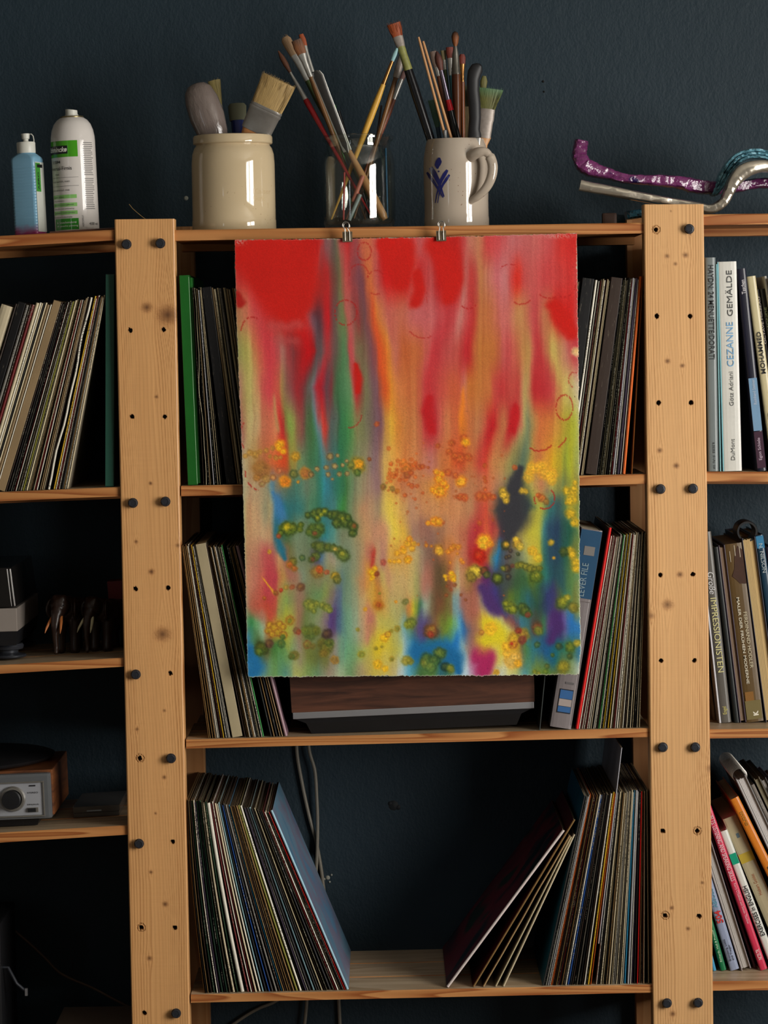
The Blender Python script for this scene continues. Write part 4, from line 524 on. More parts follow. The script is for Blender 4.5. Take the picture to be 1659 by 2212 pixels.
# ------------------------------------------------------------------ upright frames
def postmat(name):
    m, nt, b = nodes(name); at = N(nt, 'ShaderNodeAttribute', attribute_name='grain'); tc = N(nt, 'ShaderNodeTexCoord')
    mp = N(nt, 'ShaderNodeMapping'); mp.inputs['Scale'].default_value = (420, 60, 9); nt.links.new(tc.outputs['Object'], mp.inputs[0])
    n1 = N(nt, 'ShaderNodeTexNoise', i_Scale=1.0, i_Detail=3.0); nt.links.new(mp.outputs[0], n1.inputs['Vector'])
    mr = N(nt, 'ShaderNodeMapRange'); mr.inputs[3].default_value = .86; mr.inputs[4].default_value = 1.12; nt.links.new(n1.outputs[0], mr.inputs[0])
    mx = N(nt, 'ShaderNodeVectorMath', operation='MULTIPLY'); nt.links.new(at.outputs['Color'], mx.inputs[0]); nt.links.new(mr.outputs[0], mx.inputs[1]); nt.links.new(mx.outputs[0], b.inputs['Base Color'])
    b.inputs['Roughness'].default_value = .4; b.inputs['Specular IOR Level'].default_value = .4
    # faint cross chatter of the planer
    mp2 = N(nt, 'ShaderNodeMapping'); mp2.inputs['Scale'].default_value = (14, 1, 170); nt.links.new(tc.outputs['Object'], mp2.inputs[0])
    n2 = N(nt, 'ShaderNodeTexNoise', i_Scale=1.0, i_Detail=2.0); nt.links.new(mp2.outputs[0], n2.inputs['Vector'])
    bp = N(nt, 'ShaderNodeBump', i_Strength=.22, i_Distance=.0008); nt.links.new(n2.outputs[0], bp.inputs['Height']); nt.links.new(bp.outputs[0], b.inputs['Normal'])
    return m
M_post = postmat('planed_pine_post')
def post_face(name, parent, org, pl, pr, pb, qb, holes, knots, thick, seedv, base, cath, light=1.0):
    """front board of an upright: fine front face with sunk peg holes, knots and cathedral grain; pl/pr = top corners, pb/qb = bottom corners"""
    nx, nz = 88, 1250
    s = np.linspace(0, 1, nx); t = np.linspace(0, 1, nz); Sg, T = np.meshgrid(s, t)
    X = (pl.x+(pr.x-pl.x)*Sg)*(1-T)+(pb.x+(qb.x-pb.x)*Sg)*T; Z = (pl.z+(pr.z-pl.z)*Sg)*(1-T)+(pb.z+(qb.z-pb.z)*Sg)*T
    Y = np.zeros_like(X); ex = np.minimum(Sg, 1-Sg)*(pr.x-pl.x)
    Y += np.where(ex < .0016, (.0016-ex), 0)
    xc = (Sg-.5)*.094; wob = (fnoise(Z*1.4+seedv, Z*0+3, 1)-.5)*.030
    DX = np.zeros_like(X); kn = np.zeros_like(X); kr = np.zeros_like(X)
    for (u, v, r, st) in knots:
        c = P(u, v, 0); dx = X-c.x; dz = Z-c.z; rr = r*(.85 if r < 8 else 1.05)/1365; q = np.exp(-(dz/(rr*4.5))**2)
        DX += np.sign(dx)*np.exp(-np.abs(dx)/(rr*2.6))*rr*1.0*q
        e = np.hypot(dx*1.0, dz*1.12)+(vnoise(X*900, Z*900, int(u)) - .5)*rr*.5
        kn = np.maximum(kn, st/(1+np.exp((e-rr)/(rr*.16)))); kr = np.maximum(kr, st*.5*np.exp(-((e-rr*1.15)/(rr*.45))**2))
    xx = xc-wob-DX
    taper = .012+.020*(0.5+0.5*np.sin(Z*cath[0]+cath[1]))+.010*fnoise(Z*2+seedv, Z*0, 7)
    ph = np.sign(xx)*np.power(np.abs(xx)/.047, 1.1)*10.5+np.cos(Z*cath[0]*.5+cath[1])*2.2*np.exp(-(xx/taper)**2)+fnoise(X*60+seedv, Z*1.1, 5)*.9
    ln = ph % 1.0; line = np.clip(ln*1.25, 0, 1)**3*(1-np.clip((ln-.86)/.14, 0, 1))*(.35+.65*vnoise(ph*1.0, Z*3, 12))
    edge = np.clip(np.abs(xx)/.03, 0.25, 1)
    heart = np.exp(-(xx/.013)**2)
    C = np.array(lin(base))*np.ones(X.shape+(1,)); D = np.array(lin((150, 92, 44)))
    k1 = (line*.85*edge+heart*.10)[..., None]; C = C*(1-k1)+D*k1
    C = C*(1+.16*(fnoise(X*30, Z*2.2+seedv, 31)-.5)[..., None])
    C = C*(1-kr[..., None]*.55)+np.array(lin((140, 80, 36)))*kr[..., None]*.55
    C = C*(1-kn[..., None]*.85)+np.array(lin((112, 68, 38)))*kn[..., None]*.85
    for (u, v, r, st) in knots:
        c = P(u, v, 0); q = np.exp(-(np.hypot(X-c.x, Z-c.z)/(r*.42/1365))**2)[..., None]*.75*st; C = C*(1-q)+np.array(lin((62, 34, 20)))*q
    for (u, v, r, ring) in holes:
        c = P(u, v, 0); d = np.hypot(X-c.x, Z-c.z)+(vnoise(X*1500, Z*1500, int(v))-.5)*.0012; rr = r/1365
        inn = d < rr; Y = np.where(inn, .016, Y); C[inn] = np.array(lin((40, 22, 12)))
        if ring:
            g = np.abs(d-rr*1.9) < .0007; Y = np.where(g & ~inn, .0012, Y); C[g & ~inn] *= .62
            gg = (d > rr) & (d < rr*1.8); C[gg] *= .9
        else:
            gg = (d > rr) & (d < rr*1.35); C[gg] *= .8
    V = np.stack([X-org.x, Y-org.y, Z-org.z], -1).reshape(-1, 3)
    idx = np.arange(nx*nz).reshape(nz, nx); F = np.stack([idx[:-1, :-1], idx[1:, :-1], idx[1:, 1:], idx[:-1, 1:]], -1).reshape(-1, 4)
    # back box ring
    per = np.concatenate([idx[0, :], idx[1:, -1], idx[-1, -2::-1], idx[-2:0:-1, 0]]); nb = len(V)
    VB = V[per].copy(); VB[:, 1] = thick-org.y; V2 = np.vstack([V, VB]); m_ = len(per); a = per; b_ = np.roll(per, -1); i0 = np.arange(m_)+nb; i1 = np.roll(i0, -1)
    F2 = np.stack([a, b_, i1, i0], -1); faces = F.tolist()+F2.tolist()+[i0[::-1].tolist()]
    me = bpy.data.meshes.new(name); me.from_pydata(V2.tolist(), [], faces); me.materials.append(M_post)
    CC = np.ones((len(V2), 4)); CC[:nb, :3] = C.reshape(-1, 3); CC[nb:, :3] = CC[per, :3]
    at = me.color_attributes.new('grain', 'FLOAT_COLOR', 'POINT'); at.data.foreach_set('color', CC.ravel().astype(np.float32)); me.update()
    o = bpy.data.objects.new(name, me); COL.objects.link(o); o.parent = parent; return o
M_bolt = mat('blackened_steel', (46, 48, 54), .35, .3, var=.3, scale=300)
def bolt(parent, org, u, v, rot):
    c = P(u, v, 0)-org; mb = MB(); k = 6
    mb.lathe([(0, -.001), (.0052, -.001), (.0052, .0065)], 20, c, axis='y')
    mb.lathe([(.0052, .0050), (.0078, .0056), (.0080, .0066), (.0078, .0072), (.004, .0073)], 24, c, axis='y')
    vs = []
    for (r, z) in ((.0076, .0070), (.0076, .0098), (.0070, .0106), (.0052, .0110), (.0048, .0104)):
        for i in range(k): a = rot+2*PI*i/k; vs.append((c.x+r*math.cos(a), c.y-z, c.z+r*math.sin(a)))
    fs = []
    for j in range(4):
        for i in range(k): q = (i+1) % k; fs.append((j*k+i, j*k+q, (j+1)*k+q, (j+1)*k+i))
    fs.append(tuple(4*k+i for i in range(k))); mb.add(vs, fs)
    return mb.build('hex_bolt', M_bolt, parent)
def frame(label, tl, tr, bl, br, ztop_v, bolts, holes, knots, rear_u, seedv, base, cath, reardx):
    a = P(*tl); b = P(*tr); c = P(*bl); d = P(*br)
    # carry the board on down to the floor along its own edges
    def down(p, q): k = (p.z-0)/(p.z-q.z); r = p+(q-p)*k; r.z = 0; return r
    c2 = down(a, c); d2 = down(b, d); org = Vector(((c2.x+d2.x)/2, 0, 0)); t = thing('side_frame', label, 'shelf upright', org)
    post_face('front_post', t, org, a, b, c2, d2, holes, knots, .040, seedv, base, cath)
    for i, (u, v) in enumerate(bolts): bolt(t, org, u, v, random.Random(i+int(u)).uniform(0, 1))
    # rear post
    (u1, v1), (u2, v2) = rear_u; p = P(u1, v1, .332); q = P(u2, v2, .332); k = (p.x-q.x)/(p.z-q.z); xt = p.x+k*(a.z-p.z); xb = p.x+k*(0-p.z); w_ = .094*reardx
    mb = MB(); lo = [(xb, .332), (xb+w_, .332), (xb+w_, .366), (xb, .366)]; sx = sorted([xb, xb+w_]); tx = sorted([xt, xt+w_])
    mb.hexa([(sx[0]-org.x, .332, 0), (sx[1]-org.x, .332, 0), (sx[1]-org.x, .366, 0), (sx[0]-org.x, .366, 0), (tx[0]-org.x, .332, a.z), (tx[1]-org.x, .332, a.z), (tx[1]-org.x, .366, a.z), (tx[0]-org.x, .366, a.z)])
    mb.build('rear_post', M_rear, t)
    for zz in (.12, .50, 1.04, 1.44, a.z-.08):
        kk = zz/a.z; x = c2.x+(a.x-c2.x)*kk-org.x; rg = MB(); rg.box(x+.030, x+.062, .040, .332, zz-.02, zz+.02, bev=.002); rg.build('rung', M_rear, t)
    return t
frame('left pine upright with black hex bolts, left of the painting', (247, 474), (376.5, 472.5), (284.5, 2212), (410, 2212), 473,
      [(274, 528), (347, 526), (288, 1086), (358, 1083), (294, 1456), (370, 1637), (301, 1821), (381, 2187)],
      [(281, 713, 4.2, 0), (353, 712, 4.2, 0), (285, 900, 4.2, 0), (356, 900, 4.2, 0), (293, 1272, 4.4, 0), (363, 1270, 4.4, 0), (368, 1454, 4, 0), (302, 1638, 4.6, 1), (373, 1818, 4.4, 0), (305, 2004, 4.6, 1), (378, 2004, 4.4, 0), (312, 2188, 4.6, 0)],
      [(317, 664, 9, .8), (362, 680, 17, .85), (338, 857, 4, .8), (325, 1044, 4, .95), (294, 1170, 4, .8), (327, 1235, 6, .9), (351, 1370, 13, .75), (384, 1178, 5, .6), (355, 1535, 3.5, .7), (296, 1575, 4, .7), (355, 1679, 4.5, .8), (336, 1757, 3, .8), (326, 1884, 4, .85), (357, 1953, 6, .85), (323, 2070, 5.5, .8)],
      ((420, 560), (453, 2190)), 1.7, (212, 160, 104), (7, 1.3), -1)
frame('right pine upright with black hex bolts, right of the painting', (1390.5, 441.5), (1520, 441), (1411, 2212), (1541, 2212), 441,
      [(1488, 495), (1426, 1056), (1496, 1055), (1431, 1613), (1501, 1613), (1440, 2165), (1507, 2164)],
      [(1417, 496, 4.4, 1), (1419, 683, 4.6, 0), (1491, 683, 4.6, 0), (1423, 870, 4.6, 0), (1493, 870, 4.6, 0), (1427, 1242, 4.2, 0), (1497, 1241, 4.4, 0), (1428, 1427, 4.2, 0), (1500, 1427, 4.4, 0), (1432, 1795, 4.6, 0), (1506, 1795, 4.6, 1), (1437, 1978, 4.6, 1), (1510, 1979, 4.6, 0)],
      [(1441, 553, 5, .7), (1481, 551, 6, .75), (1459, 570, 4, .7), (1442, 780, 5.5, .8), (1474, 790, 5, .8), (1425, 973, 5.5, .8), (1461, 1006, 6, .85), (1469, 1241, 6.5, .8), (1442, 1306, 9, .7), (1407, 1330, 7, .5), (1491, 506, 2.5, .7), (1449, 456, 2, .7), (1517, 1907, 4, .8), (1451, 1961, 4.5, .8), (1486, 2006, 4.5, .85), (1453, 2190, 6, .8), (1536, 1660, 8, .6)],
      ((1355, 560), (1375, 2180)), 5.2, (218, 170, 116), (6, .2), 1)
# the far uprights of both outer bays carry the other shelf ends just outside the picture
# ------------------------------------------------------------------ record sleeves
RC = {'w': ((228, 222, 206), 'white'), 'c': ((204, 190, 158), 'cream'), 't': ((150, 126, 92), 'tan'), 'b': ((52, 38, 30), 'dark-brown'), 'n': ((15, 14, 15), 'black'), 'g': ((128, 124, 116), 'grey'),
      'r': ((110, 24, 26), 'dark-red'), 'R': ((205, 26, 22), 'bright-red'), 'y': ((214, 172, 40), 'yellow'), 'G': ((26, 62, 40), 'dark-green'), 'l': ((140, 178, 186), 'pale-blue'), 'B': ((32, 72, 140), 'blue'),
      'O': ((206, 92, 26), 'orange'), 'L': ((126, 124, 44), 'olive-yellow'), 'p': ((46, 34, 54), 'dark-purple'), 'm': ((162, 132, 140), 'mauve'), 'T': ((30, 120, 160), 'sky-blue'), 's': ((170, 156, 124), 'sand'),
      'd': ((58, 56, 54), 'charcoal'), 'e': ((70, 160, 84), 'bright-green'), 'k': ((142, 110, 66), 'brown-card'), 'S': ((168, 168, 172), 'silver-grey'), 'q': ((90, 84, 74), 'taupe'), 'M': ((60, 56, 40), 'dark-olive')}
def sleevemat(name, cover=False):
    m, nt, b = nodes(name); L = nt.links; tc = N(nt, 'ShaderNodeTexCoord'); oi = N(nt, 'ShaderNodeObjectInfo'); sx = N(nt, 'ShaderNodeSeparateXYZ'); L.new(tc.outputs['Object'], sx.inputs[0])
    off = N(nt, 'ShaderNodeCombineXYZ'); ml = N(nt, 'ShaderNodeMath', operation='MULTIPLY'); ml.inputs[1].default_value = 91; L.new(oi.outputs['Random'], ml.inputs[0]); L.new(ml.outputs[0], off.inputs[0]); L.new(ml.outputs[0], off.inputs[2])
    ad = N(nt, 'ShaderNodeVectorMath', operation='ADD'); L.new(tc.outputs['Object'], ad.inputs[0]); L.new(off.outputs[0], ad.inputs[1])
    if cover:
        n = N(nt, 'ShaderNodeTexNoise', i_Scale=9.0, i_Detail=3.0); L.new(ad.outputs[0], n.inputs['Vector'])
        hs = N(nt, 'ShaderNodeHueSaturation', i_Saturation=.9, i_Value=.75); L.new(oi.outputs['Color'], hs.inputs['Color'])
        mx = N(nt, 'ShaderNodeMix', data_type='RGBA'); mx.inputs[7].default_value = hx(60, 48, 44); L.new(hs.outputs[0], mx.inputs[6]); L.new(n.outputs[0], mx.inputs[0]); L.new(mx.outputs[2], b.inputs['Base Color'])
        b.inputs['Roughness'].default_value = .4; return m
    # rubbed edges
    n = N(nt, 'ShaderNodeTexNoise', i_Scale=260.0, i_Detail=4.0, i_Roughness=.7); mp = N(nt, 'ShaderNodeMapping'); mp.inputs['Scale'].default_value = (1, 1, .18); L.new(ad.outputs[0], mp.inputs[0]); L.new(mp.outputs[0], n.inputs['Vector'])
    cr = N(nt, 'ShaderNodeMapRange'); cr.inputs[1].default_value = .60; cr.inputs[2].default_value = .72; L.new(n.outputs[0], cr.inputs[0])
    wk = N(nt, 'ShaderNodeMath', operation='MULTIPLY'); wk.inputs[1].default_value = .38; L.new(cr.outputs[0], wk.inputs[0])
    mx = N(nt, 'ShaderNodeMix', data_type='RGBA'); mx.inputs[7].default_value = hx(150, 140, 122); L.new(wk.outputs[0], mx.inputs[0]); L.new(oi.outputs['Color'], mx.inputs[6])
    # tone variation along the spine
    n3 = N(nt, 'ShaderNodeTexNoise', i_Scale=14.0, i_Detail=2.0); L.new(ad.outputs[0], n3.inputs['Vector']); mr = N(nt, 'ShaderNodeMapRange'); mr.inputs[3].default_value = .78; mr.inputs[4].default_value = 1.15; L.new(n3.outputs[0], mr.inputs[0])
    vm = N(nt, 'ShaderNodeVectorMath', operation='MULTIPLY'); L.new(mx.outputs[2], vm.inputs[0]); L.new(mr.outputs[0], vm.inputs[1])
    # tiny print, unreadable at this size: fine dashes in word-long stretches
    mz = N(nt, 'ShaderNodeMapping'); mz.inputs['Scale'].default_value = (300, 1, 620); L.new(ad.outputs[0], mz.inputs[0]); n4 = N(nt, 'ShaderNodeTexNoise', i_Scale=1.0, i_Detail=1.0); L.new(mz.outputs[0], n4.inputs['Vector'])
    g1 = N(nt, 'ShaderNodeMath', operation='GREATER_THAN'); g1.inputs[1].default_value = .54; L.new(n4.outputs[0], g1.inputs[0])
    mw = N(nt, 'ShaderNodeMapping'); mw.inputs['Scale'].default_value = (0, 0, 11); L.new(ad.outputs[0], mw.inputs[0]); n5 = N(nt, 'ShaderNodeTexNoise', i_Scale=1.0, i_Detail=0.0); L.new(mw.outputs[0], n5.inputs['Vector'])
    g2 = N(nt, 'ShaderNodeMath', operation='GREATER_THAN'); g2.inputs[1].default_value = .5; L.new(n5.outputs[0], g2.inputs[0])
    gn = N(nt, 'ShaderNodeSeparateXYZ'); L.new(tc.outputs['Generated'], gn.inputs[0]); sb = N(nt, 'ShaderNodeMath', operation='SUBTRACT'); sb.inputs[1].default_value = .5; L.new(gn.outputs[0], sb.inputs[0]); ab = N(nt, 'ShaderNodeMath', operation='ABSOLUTE'); L.new(sb.outputs[0], ab.inputs[0])
    g3 = N(nt, 'ShaderNodeMath', operation='LESS_THAN'); g3.inputs[1].default_value = .27; L.new(ab.outputs[0], g3.inputs[0])
    g4 = N(nt, 'ShaderNodeMath', operation='LESS_THAN'); g4.inputs[1].default_value = .9; L.new(oi.outputs['Alpha'], g4.inputs[0]); pr = g1
    for g in (g2, g3, g4):
        q = N(nt, 'ShaderNodeMath', operation='MULTIPLY'); L.new(pr.outputs[0], q.inputs[0]); L.new(g.outputs[0], q.inputs[1]); pr = q
    bw = N(nt, 'ShaderNodeRGBToBW'); L.new(oi.outputs['Color'], bw.inputs[0]); g5 = N(nt, 'ShaderNodeMath', operation='GREATER_THAN'); g5.inputs[1].default_value = .18; L.new(bw.outputs[0], g5.inputs[0])
    tcx = N(nt, 'ShaderNodeMix', data_type='RGBA'); tcx.inputs[6].default_value = hx(150, 146, 130); tcx.inputs[7].default_value = hx(30, 28, 28); L.new(g5.outputs[0], tcx.inputs[0])
    fx = N(nt, 'ShaderNodeMix', data_type='RGBA'); q = N(nt, 'ShaderNodeMath', operation='MULTIPLY'); q.inputs[1].default_value = .75; L.new(pr.outputs[0], q.inputs[0]); L.new(q.outputs[0], fx.inputs[0]); L.new(vm.outputs[0], fx.inputs[6]); L.new(tcx.outputs[2], fx.inputs[7])
    L.new(fx.outputs[2], b.inputs['Base Color']); b.inputs['Roughness'].default_value = .5; b.inputs['Specular IOR Level'].default_value = .3
    return m
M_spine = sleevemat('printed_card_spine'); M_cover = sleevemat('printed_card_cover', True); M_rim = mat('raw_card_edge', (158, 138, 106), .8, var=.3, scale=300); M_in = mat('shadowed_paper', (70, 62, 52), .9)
LP = .314
def sleeve_mesh(t, D=LP, H=LP, bow=0, wav=0, pocket=True, name='record_sleeve', ms=None, seed=0):
    nz = 16 if (bow or wav) else 2; R = random.Random(seed)
    f_ = 1 if pocket else .15
    sec = [(-t/2, .0022*f_), (-t*(.28 if pocket else .46), .0006*f_), (0, 0), (t*(.28 if pocket else .46), .0006*f_), (t/2, .0022*f_), (t/2, D), (-t/2, D)]; n = len(sec); vs = []; fs = []; mi = []; ph = R.uniform(0, 6)
    for k in range(nz):
        q = k/(nz-1); z = H*q; dx = bow*4*q*(1-q)+wav*(math.sin(q*9+ph)+.6*math.sin(q*21+ph*2))*math.sin(q*PI)**.5
        for (x, y) in sec: vs.append((x+dx, y, z))
    for k in range(nz-1):
        for j in range(n):
            q = (j+1) % n; fs.append((k*n+j, k*n+q, (k+1)*n+q, (k+1)*n+j)); mi.append(0 if j < 4 else (1 if j != 5 else 2))
    fs.append(tuple(range(n))[::-1]); mi.append(2); o = (nz-1)*n; top = list(range(o, o+n))
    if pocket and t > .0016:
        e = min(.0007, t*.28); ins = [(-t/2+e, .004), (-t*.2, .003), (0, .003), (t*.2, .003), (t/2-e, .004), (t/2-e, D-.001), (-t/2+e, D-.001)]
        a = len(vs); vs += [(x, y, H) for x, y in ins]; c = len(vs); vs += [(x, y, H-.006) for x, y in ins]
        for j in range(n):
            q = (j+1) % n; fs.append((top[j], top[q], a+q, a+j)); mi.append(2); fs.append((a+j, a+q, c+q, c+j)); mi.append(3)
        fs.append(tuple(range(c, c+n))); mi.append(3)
    else: fs.append(tuple(top)); mi.append(0)
    me = bpy.data.meshes.new(name); me.from_pydata(vs, [], fs)
    for mm in (ms or [M_spine, M_cover, M_rim, M_in]): me.materials.append(mm)
    me.polygons.foreach_set('material_index', mi); me.update(); return me
def ordw(n): return '%d%s' % (n, 'th' if 10 <= n % 100 <= 20 else {1: 'st', 2: 'nd', 3: 'rd'}.get(n % 10, 'th'))
SLABS = []; GAPS = []
def lean_place(o, shelfkey, ub, ut, t, H=LP, y=.014, lift=0, jy=0, nomH=None, extra=0, loose=False):
    """stand an object on a shelf so its front edge runs from picture column ub (foot) to ut (top)"""
    s = SH[shelfkey]; x = 0; Hn = nomH or H
    vb = 1500
    for _ in range(6):
        p = P(ub, vb, y); x = p.x; z = surf(s, x); vb += (p.z-z)*1365
    phi = 0
    for _ in range(6):
        vt = vb-Hn*1365*math.cos(phi); xt = P(ut, vt, y).x; phi = math.asin(max(-.98, min(.98, (xt-x)/Hn)))
    z = surf(s, x)+t/2*abs(math.sin(phi))+.0004+lift+abs(t/2*math.cos(phi)*(s['zr']-s['zl'])/(s['xr']-s['xl']))
    o.location = (x, y+jy, z); o.rotation_euler = (0, phi, 0); 
    if not loose: SLABS.append([o, shelfkey, t+extra, H, x, z, phi])
    return phi
def slab_axes(q):
    _, _, t, H, x, z, phi = q; ax = (math.sin(phi), math.cos(phi)); nx = (math.cos(phi), -math.sin(phi)); c = (x+ax[0]*H/2, z+ax[1]*H/2); return c, ax, nx, t/2, H/2
def _edge(top, foot, side):
    a = P(*top); b = P(*foot); k = (a.x-b.x)/(a.z-b.z); return (a.x-k*a.z, math.atan(k), side)
POSTS = {'l': [_edge((247, 474), (284.5, 2212), -1)], 'm': [_edge((376.5, 472.5), (410, 2212), 1), _edge((1390.5, 441.5), (1411, 2212), -1)], 'r': [_edge((1520, 441), (1541, 2212), 1)], 't': []}
def settle(margin=.00025, rounds=80):
    """nudge neighbours sideways until no two leaning slabs share space"""
    rows_ = {}
    for q in SLABS: rows_.setdefault(q[1], []).append(q)
    for key, L in rows_.items():
        s = SH[key]; sl = (s['zr']-s['zl'])/(s['xr']-s['xl'])
        for _ in range(rounds):
            L.sort(key=lambda q: q[4]+math.sin(q[6])*.1); moved = False
            for i in range(len(L)):
                for j in range(i+1, min(len(L), i+7)):
                    A, B = L[i], L[j]; ca, aa, na, ta, ha = slab_axes(A); cb, ab_, nb, tb, hb = slab_axes(B); best = 1e9
                    for n in (aa, na, ab_, nb):
                        ra = abs(n[0]*aa[0]+n[1]*aa[1])*ha+abs(n[0]*na[0]+n[1]*na[1])*ta; rb = abs(n[0]*ab_[0]+n[1]*ab_[1])*hb+abs(n[0]*nb[0]+n[1]*nb[1])*tb
                        d = abs((cb[0]-ca[0])*n[0]+(cb[1]-ca[1])*n[1]); ov = ra+rb+margin-d
                        if ov <= 0: best = 0; break
                        if abs(n[0]) > .3: best = min(best, ov/abs(n[0]))
                    if 1e-6 < best < 1: A[4] -= best/2; A[5] -= sl*best/2; B[4] += best/2; B[5] += sl*best/2; moved = True
            for q in L:
                for (px, pphi, side) in ((-1, 0, 0),) if key in ('r3', 'r4') else POSTS[key[0]]:
                    if not side: continue
                    c, ax, nx, t2, h2 = slab_axes(q)
                    for sx_ in (-1, 1):
                        for sh in (-1, 1):
                            cx_ = c[0]+nx[0]*t2*sx_+ax[0]*h2*sh; cz_ = c[1]+nx[1]*t2*sx_+ax[1]*h2*sh; lim = px+math.tan(pphi)*cz_; d = (lim+.0003-cx_) if side > 0 else (cx_-lim+.0003)
                            if d > 0: q[4] += d*side; q[5] += sl*d*side; moved = True; c, ax, nx, t2, h2 = slab_axes(q)
            if not moved: break
        for q in L: q[0].location.x = q[4]; q[0].location.z = q[5]
def parse(spec):
    out = []
    for tok in spec.split():
        c = tok[0]; r = tok[1:]; fl = r.strip('0123456789.'); num = r.rstrip('abcdefghijklmnopqrstuvwxyz') or '1'
        out.append((c, float(num), fl))
    return out
def row(spec, kf, shelfkey, rowname, group, H=LP, seed=0, fill=.90, y=.014, bend=0, plain=False, rev=False):
    """spec: colour letters with relative widths, left to right; kf: (fraction, foot column, top column)"""
    R = random.Random(seed); it = parse(spec); tot = sum(w_ for _, w_, _ in it); acc = 0; n = len(it); fr = [k[0] for k in kf]; fb = [k[1] for k in kf]; ft = [k[2] for k in kf]
    for i, (c, w_, fl) in enumerate(it):
        s0 = acc/tot; acc += w_; s1 = acc/tot; sm = (s0+s1)/2
        ub = float(np.interp(sm, fr, fb)); ut = float(np.interp(sm, fr, ft)); db = float(np.interp(s1, fr, fb)-np.interp(s0, fr, fb)); dt = float(np.interp(s1, fr, ft)-np.interp(s0, fr, ft))
        cs = math.cos(math.atan2(abs(ut-ub), 430)); t = max(.0011, min(db, dt)/1365*cs*fill)
        if c == '_': GAPS.append((ub, ut)); continue
        box = 'x' in fl; yy = y+R.uniform(0, .004)
        hh = H*(1.0 if box else R.uniform(.985, 1.0)); bw = bend*(1-sm) if bend else 0
        me = sleeve_mesh(t, LP, hh, bow=bw, wav=(.0017 if 'v' in fl else 0), pocket=not box, seed=i+seed*100)
        nm = 'record_box' if box else 'record_sleeve'; o = bpy.data.objects.new(nm, me); COL.objects.link(o)
        col = RC[c][0]; jit = [R.uniform(.86, 1.08)]*3; o.color = (*[min(1, q*j) for q, j in zip(lin(col), jit)], .5 if (R.random() < .6 and not plain and not box) else 1)
        lean_place(o, shelfkey, ub, ut, t, hh, y, jy=yy-y, nomH=H, extra=(.0030 if 'v' in fl else 0))
        cn = RC[c][1]; nn = lambda k: RC[it[k][0] if it[k][0] != '_' else it[k+(k > i)-(k < i)][0]][1]; nb = nn(i-1) if i else None; na = nn(i+1) if i < n-1 else None; gap = sum(1 for q in it[:i] if q[0] == '_'); tg = sum(1 for q in it if q[0] == '_')
        word = 'boxed set' if box else 'record sleeve'; rank = (ordw(n-tg-(i-gap))+' from right') if rev else (ordw(i+1-gap)+' from left')
        side = ('between %s and %s,' % (nb, na)) if nb and na else ('beside %s one,' % (na or nb))
        tag(o, ('%s %s %s %s in %s' % (cn, word, side, rank, rowname)), 'box set' if box else 'record', group)
# upper left bay
row('n c2 n c5 b n7x g2 b r2 c2 w c n c t2 w t11x b2 n2 g2 n r w n c b w L2 w c2 s t t n c r w2 n t t2 c b w3v n y2 w r w2 n g k w c2', [(0, -150, -22), (.11, -84, 38), (.187, -64, 56), (.34, -8, 113), (.46, 10, 133), (1, 144, 224)], 'l2', 'upper left bay row', 'records leaning in the upper left bay', seed=1, rev=True)
# middle bay, left of the painting, upper shelf
row('b2 c2v n2 t q2 S5 n s4 s3 n1 n18x t2 s3 n s2 g3 n s3 t3 c2 n2 k2 c3 b4 g3 n3', [(0, 440, 417), (.42, 488, 434), (.42, 488, 435), (.70, 545, 484), (1, 600, 530)], 'm2', 'upper row left of painting', 'records left of the painting, upper shelf', seed=2, fill=.80)
# middle bay, right of the painting, upper shelf
row('s2 c2 n n24x w5 n w2 n r c2 s2 w2 n r c s c n2 b22x n2 M2 M2 s M3 n2 M3 r S3 w2 p4 w2', [(0, 1196, 1246), (.15, 1215, 1270), (.36, 1238, 1296), (.55, 1268, 1325), (.74, 1293, 1347), (1, 1346, 1384)], 'm2', 'upper row right of painting', 'records right of the painting, upper shelf', seed=3, rev=True)
# middle bay, second shelf left
row('k3 k2 b2 k2 b2 k w2 w3 w2 n r2 b y3 n w3 d w2 w2 s21x b2 n k b k w n M2 k2 w2 d2 M2 s n2 w2 e2', [(0, 455, 397), (.1, 463, 401), (.5, 502, 424), (.72, 532, 448), (1, 568, 477)], 'm3', 'second row left of player', 'records leaning left of the walnut player', seed=4)
row('n3 k2 n3 k2 t2', [(0, 582, 488), (1, 612, 506)], 'm3', 'dark gap before mauve sleeve', 'records just left of the mauve sleeve', seed=44)
# middle bay, second shelf right
row('w5 r w4 w4 r w4 w4 c3 n2 w3 w5 b2 e3 w4 n2 y4 w3 n y4 w4 t2 r w3 w4 c3 t2 w4 b2 c4 n c4 s3 n3 c3 c4', [(0, 1252, 1323), (.5, 1308, 1358), (.85, 1359, 1386), (1, 1384, 1396)], 'm3', 'second row right of player', 'records packed right of the lever arch file', seed=5)
# lowest middle shelf left
row('k3 n2 k2 n2 b2 G5 w2 p2 G4 n G3 M2 c4 G2 w6 r3 w2 r1 c3 w3 l2 n3 B2 d3 g3 b2 T2 k2 b2 k3 k2 b1 k3 L4 w4 n2 p3 w1 n4 l4 d2 g3 s3 b3 M2 n5 w3 r1 w3 c2 n w2 R1', [(0, 441, 404), (.1, 462, 413), (.2, 492, 432), (.5, 606, 492), (.8, 690, 546), (1, 742, 576)], 'm4', 'lowest row on left', 'records leaning at the lowest left', seed=6, bend=-.004, fill=.90)
